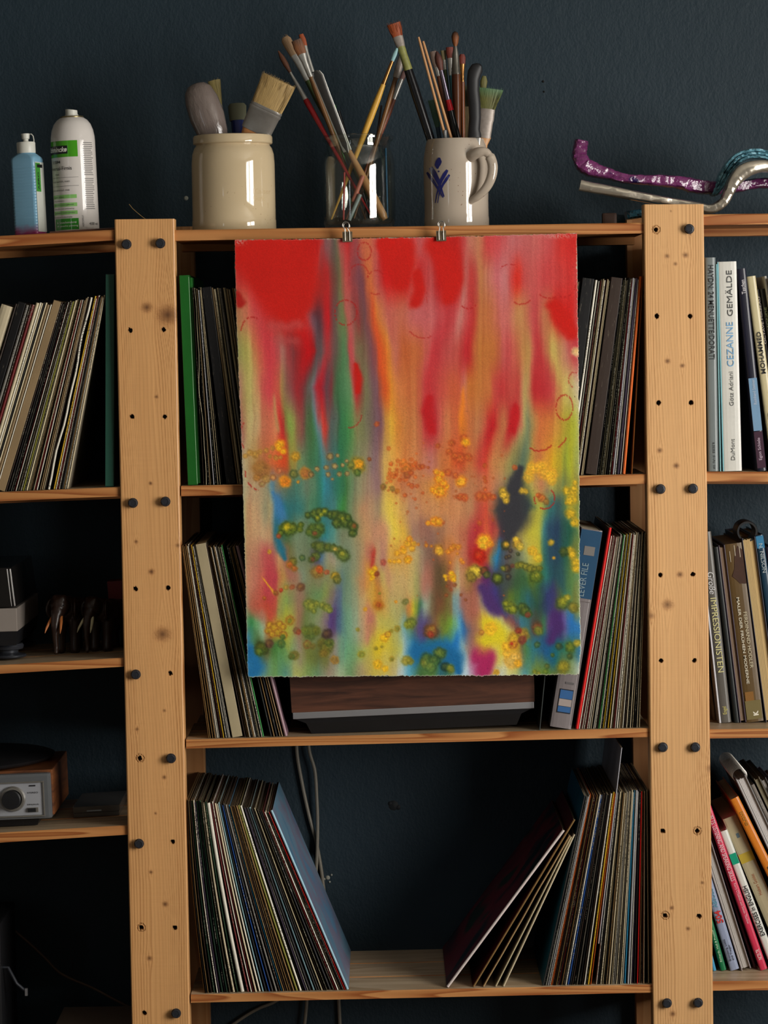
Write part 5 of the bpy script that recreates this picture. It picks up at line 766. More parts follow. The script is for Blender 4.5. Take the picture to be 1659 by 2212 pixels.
# lowest middle shelf right
row('n2 w2 S3 w2 O2 t2 n2 k2 b2 r n2 k2 b q1 w3 B4 d2 b3 n2 q3 n3 b2 w3 n y3 O2 _5 w2 n2 c3 s2 n k2 c4 s2 w2 g2 c3 q2 c3 w2 T4 S4 w2 p2 n3 R3 k2 b1 s3 n2 s3 q2', [(0, 1177, 1267), (.3, 1238, 1307), (.6, 1314, 1350), (.85, 1368, 1382), (1, 1408, 1400)], 'm4', 'packed lowest right row', 'records packed at the lowest right', seed=7)
# single records
def single(name, label, cat, key, ub, ut, t, ms=None, col=None, H=LP, y=.014, lift=0, bow=0, wav=0, pocket=True, D=LP, loose=False):
    me = sleeve_mesh(t, D, H, bow, wav, pocket, name, ms); o = bpy.data.objects.new(name, me); COL.objects.link(o); o.color = (*lin(col or (200, 190, 170)), 1); lean_place(o, key, ub, ut, t, H, y, lift=lift, loose=loose); tag(o, label, cat); return o
def artmat(name, cols, scale=6, rough=.35, seedv=0):
    m, nt, b = nodes(name); tc = N(nt, 'ShaderNodeTexCoord'); mp = N(nt, 'ShaderNodeMapping'); mp.inputs['Location'].default_value = (seedv,)*3; nt.links.new(tc.outputs['Object'], mp.inputs[0]); n = N(nt, 'ShaderNodeTexNoise', i_Scale=scale, i_Detail=2.5, i_Distortion=.8); nt.links.new(mp.outputs[0], n.inputs['Vector'])
    cr = N(nt, 'ShaderNodeValToRGB'); e = cr.color_ramp.elements; e[0].position = .33; e[0].color = hx(*cols[0]); e[1].position = .68; e[1].color = hx(*cols[-1])
    for i, c in enumerate(cols[1:-1]): q = e.new(.33+.35*(i+1)/(len(cols)-1)); q.color = hx(*c)
    nt.links.new(n.outputs[0], cr.inputs[0]); nt.links.new(cr.outputs[0], b.inputs['Base Color']); b.inputs['Roughness'].default_value = rough; return m
M_darkart = artmat('dark_painted_cover', [(16, 24, 28), (24, 36, 42), (96, 26, 38), (110, 30, 44), (28, 48, 38)], 7)
M_blueart = artmat('pale_blue_cover', [(74, 110, 140), (92, 128, 150), (112, 104, 126), (80, 118, 148)], 7)  # cover blues darkened and purpled: shade on the sleeve is put into the colour
M_maroon = artmat('maroon_cover', [(66, 18, 22), (86, 26, 30), (60, 16, 20)], 8); M_mauve = artmat('mauve_cover', [(150, 118, 128), (130, 100, 112), (70, 56, 66), (140, 110, 122)], 8); M_teal = artmat('teal_cover', [(16, 74, 96), (24, 96, 120), (14, 60, 80)], 8)
M_brownart = artmat('brown_cover', [(50, 30, 18), (80, 50, 22), (36, 24, 18)], 9)
single('record_sleeve', 'record sleeve with dark painted cover and white spine, leaning steeply beside the empty gap', 'record', 'm4', 967, 1218, .0042, [M_spine, M_darkart, M_rim, M_in], (226, 212, 206))
single('record_sleeve', 'maroon and brown record sleeve leaning directly behind the dark painted one', 'record', 'm4', 1023, 1241, .0032, [M_spine, M_maroon, M_rim, M_in], (140, 108, 66))
single('record_sleeve', 'worn card record sleeve fanned open right of the maroon one', 'record', 'm4', 1045, 1231, .0028, [M_spine, M_brownart, M_rim, M_in], (176, 146, 104), wav=.0004, H=.280)
single('record_sleeve', 'cream record sleeve fanned out, third behind the dark painted sleeve', 'record', 'm4', 1073, 1236, .0028, None, (200, 186, 150), H=.270)
single('record_sleeve', 'cream record sleeve leaning right next to the teal covered sleeve', 'record', 'm4', 1087, 1240, .0030, None, (212, 198, 168), H=.270)
single('record_sleeve', 'thin dark record sleeve with teal front cover at left end of the packed lowest row', 'record', 'm4', 1172, 1262, .0022, [M_spine, M_teal, M_rim, M_in], (60, 60, 60))
single('record_sleeve', 'pale blue covered record sleeve at right end of the lowest left row', 'record', 'm4', 751, 586, .0040, [M_spine, M_blueart, M_rim, M_in], (150, 190, 206))
single('record_sleeve', 'mauve pink record sleeve leaning nearest to the walnut record player', 'record', 'm3', 618, 512, .0046, [M_spine, M_mauve, M_rim, M_in], (158, 128, 136))
single('record_sleeve', 'dark amber record sleeve leaning beside the right upright, upper shelf', 'record', 'm2', 1366, 1390, .0022, None, (120, 70, 24), D=.30)
single('record_sleeve', 'vivid orange record sleeve with black print beside the right upright', 'record', 'm2', 1351, 1387, .0044, None, (214, 98, 26))
single('record_sleeve', 'bright red record sleeve with maroon front beside the lever arch file', 'record', 'm3', 1247, 1319, .0046, [M_spine, M_maroon, M_rim, M_in], (214, 24, 20), H=.326)
# tall grey-backed sleeve sticking out above the packed lowest right row
single('record_sleeve', 'white edged sleeve sticking up high above the packed lowest right row', 'record', 'm4', GAPS[0][0], GAPS[0][1], .0018, None, (206, 206, 214), H=.318, lift=.066, y=.014)
def boxset(name, label, cat, key, ub, ut, t, H, D, body, spine, y=.014):
    """slip-case box set: case, spine strip and rubbed white edges"""
    th = thing(name, label, cat); lean_place(th, key, ub, ut, t, H, y, extra=(.009 if t > .015 else 0)); mb = MB(); mb.box(-t/2, t/2, .0008, D, 0, H, bev=.0012); mb.build('case', body, th)
    mb = MB(); mb.box(-t/2+.0004, t/2-.0004, 0, .003, .0012, H-.0012, bev=.0008); mb.build('spine', spine, th); return th
M_green = mat('green_cloth_box', (24, 92, 30), .33, var=.18, scale=30, bump=.1, bscale=900); M_dkgreen = mat('bottle_green_box', (28, 66, 54), .4, var=.15, scale=12)
M_edge = mat('pale_rubbed_edge', (150, 190, 150), .6)
gb = boxset('record_box', 'tall bright green boxed record set leaning beside the left upright', 'box set', 'm2', 413, 394, .0158, .333, .31, M_green, M_green)
mb = MB(); mb.box(.0079, .0122, .010, .31, .002, .329, bev=.001); mb.build('lid_edge', M_green, gb)
mb = MB(); mb.box(.0070, .0076, -.0003, .001, .002, .330); mb.build('rubbed_edge', M_edge, gb)
boxset('record_box', 'upright dark green boxed set between the leaning records and the left upright', 'box set', 'l2', 236.5, 237.5, .0142, .337, .31, M_dkgreen, mat('bottle_green_spine', (34, 78, 64), .4, var=.15, scale=12))
# ------------------------------------------------------------------ the watercolour sheet
def build_sheet():
    nx, nz = 500, 640; D = -.0125
    s = np.linspace(0, 1, nx); t = np.linspace(0, 1, nz); S2, T = np.meshgrid(s, t)
    # outline measured on the sheet: left and right edge columns, top and bottom edge rows
    le = np.interp(T, [0, .2, .4, .52, .78, 1], [506.5, 511, 519, 523, 530, 535]); re = np.interp(T, [0, .1, .35, .6, .85, .94, 1], [1245.5, 1247, 1250, 1251, 1252, 1254, 1249])
    te = np.interp(S2, [0, .3, .6, 1], [518, 516, 512, 504]); be = np.interp(S2, [0, .4, .7, 1], [1462, 1460, 1459, 1455])
    U = le+(re-le)*S2; V = te+(be-te)*T
    dk = .9*(fnoise(V/5, V*0, 60)-.5)+.9*(vnoise(V/1.8, V*0, 61)-.5); dk2 = .9*(fnoise(U/5, U*0, 62)-.5)+.9*(vnoise(U/1.8, U*0, 63)-.5)
    U = U+dk*2.0*np.where(S2 < .012, 1, 0)+dk*2.4*np.where(S2 > .988, 1, 0); V = V+dk2*2.2*np.where(T < .008, 1, 0)+dk2*3.0*np.where(T > .992, 1, 0)
    C = pigment(U, V)
    # bare, slightly torn paper rim
    ed = np.minimum(np.minimum(S2*740, (1-S2)*740), np.minimum(T*950, (1-T)*950)); rim = np.clip(1-ed/(1.3+2.0*vnoise(U/7, V/7, 66)), 0, 1)*(.35+.5*T)
    C = C*(1-rim[..., None])+np.array((206, 204, 180))*rim[..., None]
    cor = np.exp(-(((U-516)/14)**2+((V-522)/7)**2))*(vnoise(U/2, V/2, 67) > .35)*.8+np.exp(-(((U-1205)/34)**2+((V-510)/5)**2))*(vnoise(U/2, V/2, 68) > .4)*.7
    C = C*(1-cor[..., None])+np.array((206, 150, 140))*cor[..., None]
    # world: gentle sag and curl of heavy paper
    curl = .006*np.exp(-((1-T)/.10)**2)*(.4+S2)+.004*np.exp(-((1-S2)/.08)**2)*T+.0015*np.sin(S2*7+1)*T
    X = np.zeros_like(U); Z = np.zeros_like(U); Yc = D-curl
    dx = _f.x+_r.x*((U-829.5)/FPX)-_u.x*((V-1106)/FPX); dy = _f.y+_r.y*((U-829.5)/FPX)-_u.y*((V-1106)/FPX); dz = _f.z+_r.z*((U-829.5)/FPX)-_u.z*((V-1106)/FPX)
    k = (D-CAM.y)/dy; X = CAM.x+dx*k; Z = CAM.z+dz*k
    org = Vector((X.mean(), D, Z.min()))
    A = np.stack([X-org.x, Yc-D, Z-org.z], -1).reshape(-1, 3); B = A.copy(); B[:, 1] += .0011
    idx = np.arange(nx*nz).reshape(nz, nx); F = np.stack([idx[:-1, :-1], idx[1:, :-1], idx[1:, 1:], idx[:-1, 1:]], -1).reshape(-1, 4)
    per = np.concatenate([idx[0, :], idx[1:, -1], idx[-1, -2::-1], idx[-2:0:-1, 0]]); n0 = len(A); step = 10
    # back sheet coarse ring (one n-gon) keeps it light
    VB = A[per].copy(); VB[:, 1] += .0011; m_ = len(per); cg = idx[np.unique(np.r_[np.arange(0, nz, 20), nz-1])][:, np.unique(np.r_[np.arange(0, nx, 20), nx-1])]; ci = np.arange(cg.size).reshape(cg.shape)+n0+m_; VC = A[cg.ravel()].copy(); VC[:, 1] += .0011; Fc = np.stack([ci[:-1, :-1], ci[:-1, 1:], ci[1:, 1:], ci[1:, :-1]], -1).reshape(-1, 4); i0 = np.arange(m_)+n0; i1 = np.roll(i0, -1); b_ = np.roll(per, -1); Fs = np.stack([per, b_, i1, i0], -1)
    me = bpy.data.meshes.new('watercolour_sheet'); me.from_pydata(np.vstack([A, VB, VC]).tolist(), [], F.tolist()+Fs.tolist()+Fc.tolist())
    CC = np.ones((len(A)+m_+len(VC), 4)); alb = srgb2lin(C.reshape(-1, 3)/255); CC[:n0, :3] = alb; CC[n0:, :3] = np.array(lin((190, 188, 168)))
    at = me.color_attributes.new('pigment', 'FLOAT_COLOR', 'POINT'); at.data.foreach_set('color', CC.ravel().astype(np.float32))
    me.polygons.foreach_set('use_smooth', [True]*len(F)+[False]*(m_+len(Fc)))
    m, nt, b = nodes('watercolour_on_cold_pressed_paper'); a = N(nt, 'ShaderNodeAttribute', attribute_name='pigment'); L = nt.links
    tc = N(nt, 'ShaderNodeTexCoord'); n1 = N(nt, 'ShaderNodeTexNoise', i_Scale=520.0, i_Detail=2.0); L.new(tc.outputs['Object'], n1.inputs['Vector'])
    hs = N(nt, 'ShaderNodeVectorMath', operation='SCALE'); hs.inputs['Scale'].default_value = PAINT_GAIN; L.new(a.outputs['Color'], hs.inputs[0])
    mr = N(nt, 'ShaderNodeMapRange'); mr.inputs[3].default_value = .9; mr.inputs[4].default_value = 1.1; L.new(n1.outputs[0], mr.inputs[0]); vm = N(nt, 'ShaderNodeVectorMath', operation='MULTIPLY'); L.new(hs.outputs[0], vm.inputs[0]); L.new(mr.outputs[0], vm.inputs[1]); L.new(vm.outputs[0], b.inputs['Base Color'])
    bp = N(nt, 'ShaderNodeBump', i_Strength=.25, i_Distance=.0006); L.new(n1.outputs[0], bp.inputs['Height']); L.new(bp.outputs[0], b.inputs['Normal']); b.inputs['Roughness'].default_value = .75; b.inputs['Specular IOR Level'].default_value = .15
    me.materials.append(m); me.update()
    o = bpy.data.objects.new('watercolour_painting', me); COL.objects.link(o); o.location = org
    return tag(o, 'large abstract watercolour on paper, red above and green-blue below, clipped to the top shelf', 'painting')
PAINT_GAIN = 1.0
build_sheet()
M_steel = mat('nickelled_steel', (150, 146, 138), .3, .7, var=.15, scale=200); M_clipb = mat('dull_clip_steel', (116, 102, 82), .45, .4, var=.2, scale=300)
def clip(u, v, turn, label):
    c = P(u, v, -.0165); t = thing('binder_clip', label, 'paper clip', c, (0, math.radians(-.9), 0)); k = 1/1365
    mb = MB()   # jaw: folded triangular spring body, two flared lips
    w_ = .0078
    prof = [(.0000, -.0085), (.0008, -.0085), (.0008, .0030), (.0042, .0052), (.0046, .0052), (.0046, .0060), (-.0010, .0060), (-.0016, .0052), (0, .0030)]
    vs = [(x, y, z) for x in (-w_, w_) for (y, z) in prof]; n = len(prof)
    mb.add(vs, [tuple(range(n)), tuple(range(2*n-1, n-1, -1))]+[(j, (j+1) % n, n+(j+1) % n, n+j) for j in range(n)])
    mb.tube([(-w_, -.0009, -.0085), (w_, -.0009, -.0085)], .0010, seg=8); mb.tube([(-w_, -.0012, .006), (w_, -.0012, .006)], .0011, seg=8); mb.build('clip_jaw', M_clipb, t)
    for s_ in (0,):
        wr = MB(); pts = []
        for i in range(25):
            a = -PI/2+math.radians(28)+math.radians(304)*i/24; pts.append((.0052*math.cos(a)+turn, -.0035, .0170+.0054*math.sin(a)))
        pts = [(-.0036, -.0018, -.0075), (-.0036, -.0026, .006)]+pts[::-1]+[(.0036, -.0026, .006), (.0036, -.0018, -.0075)]
        wr.tube(pts, .00055, seg=8); wr.build('wire_handle', M_steel, t)
        wr = MB(); wr.tube([(p[0]*.95+.0012, p[1]+.0042 if p[2] < .01 else p[1]+.002, p[2]*.93) for p in pts], .0005, seg=8); wr.build('wire_handle', M_steel, t)
clip(750.5, 510, -.002, 'small steel clip holding the painting, left one under the glass jar')
clip(953, 508, .0005, 'small steel clip holding the painting, right one under the mug')
# ------------------------------------------------------------------ appliances on the shelves
def walnut(name, a=(92, 56, 40), b_=(46, 28, 22)):
    m, nt, b = nodes(name); tc = N(nt, 'ShaderNodeTexCoord'); mp = N(nt, 'ShaderNodeMapping'); mp.inputs['Scale'].default_value = (5, 5, 46); nt.links.new(tc.outputs['Object'], mp.inputs[0])
    n1 = N(nt, 'ShaderNodeTexNoise', i_Scale=1.0, i_Detail=6.0, i_Roughness=.65, i_Distortion=1.2); nt.links.new(mp.outputs[0], n1.inputs['Vector']); cr = N(nt, 'ShaderNodeValToRGB'); e = cr.color_ramp.elements; e[0].position = .34; e[0].color = hx(*b_); e[1].position = .62; e[1].color = hx(*a)
    nt.links.new(n1.outputs[0], cr.inputs[0]); nt.links.new(cr.outputs[0], b.inputs['Base Color']); b.inputs['Roughness'].default_value = .38; return m
M_wal = walnut('walnut_veneer'); M_wal2 = walnut('teak_veneer', (120, 70, 36), (70, 38, 20)); M_alu = mat('brushed_aluminium', (180, 180, 184), .38, .85, var=.06, scale=30, stretch=(1, 1, 20)); M_blk = mat('black_plastic', (22, 22, 24), .4, var=.2)
M_clear = thin_glass('clear_acrylic', (.93, .92, .90)); M_smoke = mat('smoked_acrylic', (60, 56, 54), .08, var=.05, trans=.75, ior=1.3)
def frustum(mb, x0, x1, y0, y1, z0, X0, X1, Y0, Y1, z1, mi=0):
    mb.hexa([(x0, y0, z0), (x1, y0, z0), (x1, y1, z0), (x0, y1, z0), (X0, Y0, z1), (X1, Y0, z1), (X1, Y1, z1), (X0, Y1, z1)], mi)
def span(ul, vl, ur, vr, y):
    a = P(ul, vl, y); b = P(ur, vr, y); return a, b
# walnut record player under the painting
y0 = .030; a, b = span(632, 1554, 1157, 1530, y0); cx = (a.x+b.x)/2; W_ = (b.x-a.x)
tilt = math.atan2(b.z-a.z, b.x-a.x); s_ = SH['m3']; zsh = surf(s_, cx)+.0030
tp = thing('record_player', 'walnut record player with aluminium strip and clear cover under the painting', 'record player', (cx, y0, zsh), (0, -tilt, 0)); h = W_/2
ha = .0265; hs_ = .0105; hw = .066
mb = MB(); frustum(mb, -h+.030, h-.030, .012, .270, .0, -h+.022, h-.022, .005, .275, ha-.008); frustum(mb, -h+.022, h-.022, .005, .275, ha-.008, -h+.004, h-.004, .003, .279, ha); mb.build('base', M_blk, tp)
mb = MB(); mb.box(-h+.0015, h-.0015, 0, .280, ha, ha+hs_, bev=.0008); mb.build('trim_strip', M_alu, tp)
mb = MB(); frustum(mb, -h, h, .0005, .282, ha+hs_, -h-.001, h+.001, .0005, .282, ha+hs_+hw); mb.build('plinth', M_wal, tp)
zt = ha+hs_+hw
mb = MB(); mb.box(-h+.014, h-.016, .016, .266, zt-.001, zt+.012, bev=.003); mb.build('deck', mat('pale_metal_deck', (176, 168, 156), .35, .4, var=.05), tp)
mb = MB(); mb.lathe([(0, .012), (.135, .012), (.142, .016), (.144, .020), (.13, .022), (0, .022)], 48, (-.03, .142, zt)); mb.build('platter', M_blk, tp)
dc = MB(); t_ = .0025; hc = .062
for (x0, x1, ya, yb) in ((-h+.001, h-.001, .002, .002+t_), (-h+.001, h-.001, .278-t_, .278), (-h+.001, -h+.001+t_, .002+t_, .278-t_), (h-.001-t_, h-.001, .002+t_, .278-t_)): dc.box(x0, x1, ya, yb, zt+.0004, zt+hc)
dc.box(-h+.001, h-.001, .002, .278, zt+hc, zt+hc+t_); dc.build('dust_cover', M_clear, tp)
# turntable with smoked cover at the left edge
y0 = .050; a = P(38.5, 1364, y0); s_ = SH['l3']; W_ = .40; cx = a.x-W_/2; zsh = surf(s_, cx)
tilt = math.atan2(s_['zr']-s_['zl'], s_['xr']-s_['xl']); k = 1350
tp = thing('turntable', 'silver turntable with smoked dust cover cut off by the left picture edge', 'turntable', (a.x, y0, surf(s_, a.x)+.0012), (0, -tilt*.25, 0))
def Z(v): return (P(20, v, y0).z-tp.location.z)
mb = MB(); mb.box(-W_, 0, 0, .30, Z(1364), Z(1314), bev=.0012); mb.build('plinth', mat('satin_silver_front', (150, 140, 132), .42, .35, var=.05), tp)
mb = MB(); frustum(mb, -W_+.01, -.004, .006, .29, Z(1395), -W_, -.0005, .001, .299, Z(1364)-.0003); mb.build('base', M_blk, tp)
for (xx, yy) in ((-.022, .045), (-W_+.04, .045), (-.03, .25), (-W_+.04, .25)):
    mb = MB(); z1 = Z(1395)-.0002; mb.lathe([(0, z1), (.024, z1), (.026, z1-.004), (.0245, z1-.0085), (.017, z1-.0105), (.0165, z1-.0145), (.021, z1-.0165), (.0285, z1-.0175), (.0300, z1-.020), (.0300, .0045), (.0285, .002), (0, .002)], 40, (xx, yy, 0)); mb.build('foot', M_bolt, tp)
mb = MB(); zb, zt = Z(1311), Z(1227); t_ = .003
def shell(mb, x0, x1, y0_, y1, zb, zt, inx, iny, t_):
    o1 = [(x0, y0_), (x1, y0_), (x1, y1), (x0, y1)]; o2 = [(x0+inx, y0_+iny), (x1-inx, y0_+iny), (x1-inx, y1-iny), (x0+inx, y1-iny)]
    i1 = [(x0+t_, y0_+t_), (x1-t_, y0_+t_), (x1-t_, y1-t_), (x0+t_, y1-t_)]; i2 = [(p[0]+(t_ if q in (0, 3) else -t_), p[1]+(t_ if q < 2 else -t_)) for q, p in enumerate(o2)]
    vs = [(x, y, zb) for x, y in o1]+[(x, y, zt) for x, y in o2]+[(x, y, zb) for x, y in i1]+[(x, y, zt-t_) for x, y in i2]; fs = []
    for j in range(4):
        q = (j+1) % 4; fs += [(j, q, 4+q, 4+j), (8+j, 12+j, 12+q, 8+q), (j, 8+j, 8+q, q)]
    fs += [(4, 5, 6, 7), (12, 15, 14, 13)]; mb.add(vs, fs)
shell(mb, -W_+.002, -.002, .002, .298, zb, zt, .006, .006, t_); mb.build('dust_cover', M_smoke, tp)
mb = MB(); mb.tube([(-.0035, .0035, zb+.001), (-.0095, .0085, zt-.002)], .0016, seg=8); mb.tube([(-.0085, .0030, zb+.001), (-.0145, .0078, zt-.002)], .0010, seg=8); mb.build('cover_edge', mat('bright_acrylic_edge', (215, 212, 210), .12, .6), tp)
mb = MB(); mb.lathe([(0, 0), (.140, 0), (.146, .006), (.140, .012), (0, .012)], 48, (-.21, .15, Z(1314)+.004)); mb.build('platter', M_blk, tp)
# radio with record deck on top
y0 = .040; a = P(113, 1771, y0); s_ = SH['l4']; tilt = math.atan2(s_['zr']-s_['zl'], s_['xr']-s_['xl']); W_ = .36
tp = thing('radio', 'teak cased stereo radio with silver front and black knob', 'radio', (a.x, y0, surf(s_, a.x)+.0008), (0, -tilt*.6, 0))
def Z(v): return (P(100, v, y0).z-tp.location.z)
zb, zt = Z(1768), Z(1669.5); M_greyf = mat('grey_fascia_plastic', (88, 90, 92), .35, var=.08)
mb = MB(); mb.box(-W_-.004, .003, .012, .235, zb+.004, zt+.004, bev=.002); mb.build('case', M_wal2, tp)
mb = MB(); mb.box(-W_, 0, 0, .045, zb, zt, bev=.005); mb.build('fascia', M_greyf, tp)
x1 = -.0105; x0 = -W_+.010; za, zc = zb+.0045, zt-.0125; mb = MB()
for (q0, q1, z0, z1) in ((x0, x1, zc-.0022, zc), (x0, x1, za, za+.0022), (x1-.0022, x1, za+.0022, zc-.0022), (x0, x0+.0022, za+.0022, zc-.0022)): mb.box(q0, q1, -.0032, .0005, z0, z1, bev=.0006)
mb.build('chrome_frame', M_steel, tp)
pan = MB(); pan.box(x0+.0024, x1-.0024, -.0006, .0006, za+.0024, zc-.0024); pan = pan.build('front_panel', mat('silver_front_panel', (176, 178, 184), .40, .45, var=.05), tp)
def rp(u, v, yy=-.0008): p = P(u, v, y0); return (p.x-tp.location.x, yy, p.z-tp.location.z)
kc = rp(27.5, 1723.5); mb = MB(); mb.lathe([(.0205, 0), (.0205, .003), (.0185, .0060), (.0155, .0062)], 40, (kc[0]+.0016, kc[1], kc[2]), axis='y'); kn = mb.build('knob', M_steel, tp)
mb = MB(); mb.lathe([(.0150, .002), (.0150, .016), (.0140, .0175), (0, .0178)], 40, kc, axis='y'); mb.build('knob_cap', M_blk, kn)
mb = MB(); c = rp(72, 1696); mb.box(c[0]-.0052, c[0]+.0052, -.0018, 0, c[2]-.0011, c[2]+.0011, bev=.001); mb.build('indicator_window', M_blk, tp)
c = rp(72.5, 1748); mb = MB(); mb.box(c[0]-.0088, c[0]+.0088, -.0026, 0, c[2]-.0038, c[2]+.0038, bev=.0008); sw = mb.build('switch', M_steel, tp)
mb = MB(); mb.box(c[0]-.0080, c[0]+.0050, -.0050, -.0026, c[2]-.0031, c[2]+.0031, bev=.0006); mb.build('switch_button', M_blk, sw)
M_ink = mat('black_ink', (24, 24, 26), .6)
for (txt, u0, u1, v, hh) in (('STEREO', 60.5, 84, 1713, .0026), ('EIN|AUS', 60.5, 85, 1739, .0028)):
    p = rp(u0, v); q = rp(u1, v-.4); lettering(txt, M_ink, lambda x, y, p=p, q=q: (p[0]+x, -.0010, p[2]+y+(q[2]-p[2])*x/(q[0]-p[0])), q[0]-p[0], hh, tp, 'lettering', bold=.01)
mb = MB(); frustum(mb, -W_+.05, -.026, .018, .20, .0, -W_+.05, -.022, .012, .21, zb-.0004); mb.build('base', M_blk, tp)
mb = MB(); mb.lathe([(0, .002), (.150, .002), (.156, .005), (.158, .009), (.150, .012), (0, .013)], 56, (-.165, .140, zt+.004)); mb.build('platter', M_blk, tp)
mb = MB(); mb.lathe([(0, 0), (.008, 0), (.008, .0012), (0, .0014)], 24, (-.022, .028, zt)); mb.lathe([(0, 0), (.014, 0), (.014, .0012), (0, .0014)], 24, (-.048, .026, zt)); mb.build('control_disc', M_blk, tp)
# clear plastic case on the same shelf
a = P(157, 1760, .10); c2 = P(253, 1757, .10); t = thing('plastic_case', 'flat clear plastic case lying on the shelf right of the radio', 'case', (a.x, .115, surf(SH['l4'], a.x)+.0006), (0, -tilt, 0)); wd = (c2.x-a.x)*1.03
M_case = mat('scuffed_clear_plastic', (120, 112, 104), .15, var=.1, trans=.5, ior=1.3)
mb = MB(); mb.box(0, wd, 0, .155, 0, .0070, bev=.001); mb.build('tray', M_case, t); mb = MB(); mb.box(-.0008, wd+.001, -.001, .156, .0073, .0175, bev=.0014); mb.build('lid', M_case, t)
mb = MB(); mb.box(.022, .046, -.0016, -.0009, .0092, .0112); mb.build('sticker', mat('pale_sticker', (150, 160, 166), .5), t)
# small things behind the elephants
a = P(236, 1305, .20); mb = MB(); mb.box(0, .060, 0, .05, 0, .105, bev=.001); o = mb.build('red_box', mat('dark_red_card', (120, 22, 26), .5), None, (a.x, .235, surf(SH['l3'], a.x)+.001)); tag(o, 'dark red box standing behind the right carved elephant', 'box')
o.rotation_euler = (0, -math.radians(3.4), 0)
a = P(246, 1375, .17); mb = MB(); mb.box(0, .03, 0, .02, 0, .030, bev=.003); o = mb.build('small_box', mat('grey_blue_tin', (60, 72, 84), .4, .4), None, (a.x, .195, surf(SH['l3'], a.x)+.001)); tag(o, 'small grey blue tin beside the right carved elephant', 'tin'); o.rotation_euler = (0, -math.radians(3.4), 0)
# carved elephants: ONE continuous body each, tusks set in
M_ele = mat('dark_carved_wood', (50, 33, 26), .32, var=.3, scale=60, bump=.25, bscale=160)
def elephant(u, v, yaw, label, tusk, k=1.0, ears=1):
    c = P(u, v, .10); t = thing('elephant_figurine', label, 'figurine', (c.x, .115, surf(SH['l3'], c.x)+.001), (0, 0, yaw))
    eb = MB()
    def esph(mt, nu=16, nv=10):
        vs = [mt @ Vector((math.sin(PI*i/nv)*math.cos(2*PI*j/nu), math.sin(PI*i/nv)*math.sin(2*PI*j/nu), math.cos(PI*i/nv))) for i in range(nv+1) for j in range(nu)]
        eb.add(vs, [(i*nu+j, (i+1)*nu+j, (i+1)*nu+(j+1) % nu, i*nu+(j+1) % nu) for i in range(nv) for j in range(nu)])
    def ell(x, y, z, a, b_, c_, rot=0):
        esph(Matrix.Translation((x, y, z)) @ Matrix.Rotation(rot, 4, 'X') @ Matrix.Diagonal((a, b_, c_, 1)))
    def limb(pts):
        for i in range(len(pts)-1):
            p, q = pts[i], pts[i+1]; n = 8
            for j in range(n+1): f = j/n; ell(*[p[m_]+(q[m_]-p[m_])*f for m_ in range(3)], *([p[3]+(q[3]-p[3])*f]*3))
    ell(0, .062, .066, .025, .040, .027); ell(0, .090, .064, .022, .026, .026); ell(0, .034, .074, .021, .024, .023)          # barrel, rump, shoulders
    ell(0, .006, .083, .0165, .018, .0185); ell(.0065, .004, .093, .008, .010, .009); ell(-.0065, .004, .093, .008, .010, .009); ell(0, -.004, .072, .012, .012, .014)   # head with twin domes, brow
    limb([(0, -.008, .068, .0095), (0, -.014, .050, .0072), (0, -.015, .030, .0056), (.001, -.014, .012, .0046), (.002, -.017, .005, .0044)])   # trunk down to the ground
    for sx_ in (-1, 1):
        limb([(sx_*.014, .032, .055, .0125), (sx_*.014, .030, .028, .0092), (sx_*.014, .029, .006, .0095)])
        limb([(sx_*.013, .092, .055, .0135), (sx_*.013, .088, .028, .0090), (sx_*.013, .090, .006, .0095)])
        mt = Matrix.Translation((sx_*.0215, .018, .076)) @ Matrix.Rotation(sx_*.45, 4, 'Z') @ Matrix.Diagonal((.0040, .015, .019, 1)); esph(mt)
    limb([(0, .114, .074, .003), (0, .119, .055, .0025), (0, .117, .036, .0028)])
    me = bpy.data.meshes.new('body'); me.from_pydata([tuple(q*k for q in v) for v in eb.v], [], eb.f); me.materials.append(M_ele); o = bpy.data.objects.new('body', me); ts = side_scene(); ts.collection.objects.link(o)
    md = o.modifiers.new('r', 'REMESH'); md.mode = 'VOXEL'; md.voxel_size = .0014; sm = o.modifiers.new('s', 'SMOOTH'); sm.iterations = 6; sm.factor = .6
    ts.view_layers[0].update(); me2 = bpy.data.meshes.new_from_object(o.evaluated_get(ts.view_layers[0].depsgraph)); o.modifiers.clear(); ts.collection.objects.unlink(o); COL.objects.link(o); o.data = me2; me2.polygons.foreach_set('use_smooth', [True]*len(me2.polygons)); o.parent = t
    for sx_ in (-1, 1):
        mb = MB(); pts = [(sx_*.0075, -.006, .066), (sx_*.0110, -.013, .056), (sx_*.0135, -.020, .046), (sx_*.0145, -.024, .038)]; mb.tube([tuple(q*k for q in p) for p in pts], [.0028*k, .0027*k, .0020*k, .0004], seg=10); mb.build('tusk', tusk, t)
        mb = MB(); mb.lathe([(0, -.0010), (.0011, -.0006), (.0012, 0), (.0011, .0006), (0, .0010)], 10, (sx_*.0120*k, -.0065*k, .084*k), axis='y'); mb.build('eye', M_blk, t)
elephant(127, 1418, math.radians(-22), 'dark carved elephant with orange wooden tusks, nearer the turntable', mat('orange_wood_tusk', (206, 122, 62), .4), .96)
elephant(197, 1416, math.radians(-30), 'dark carved elephant with cream tusks, nearer the upright', mat('cream_tusk', (214, 206, 168), .35), .90)
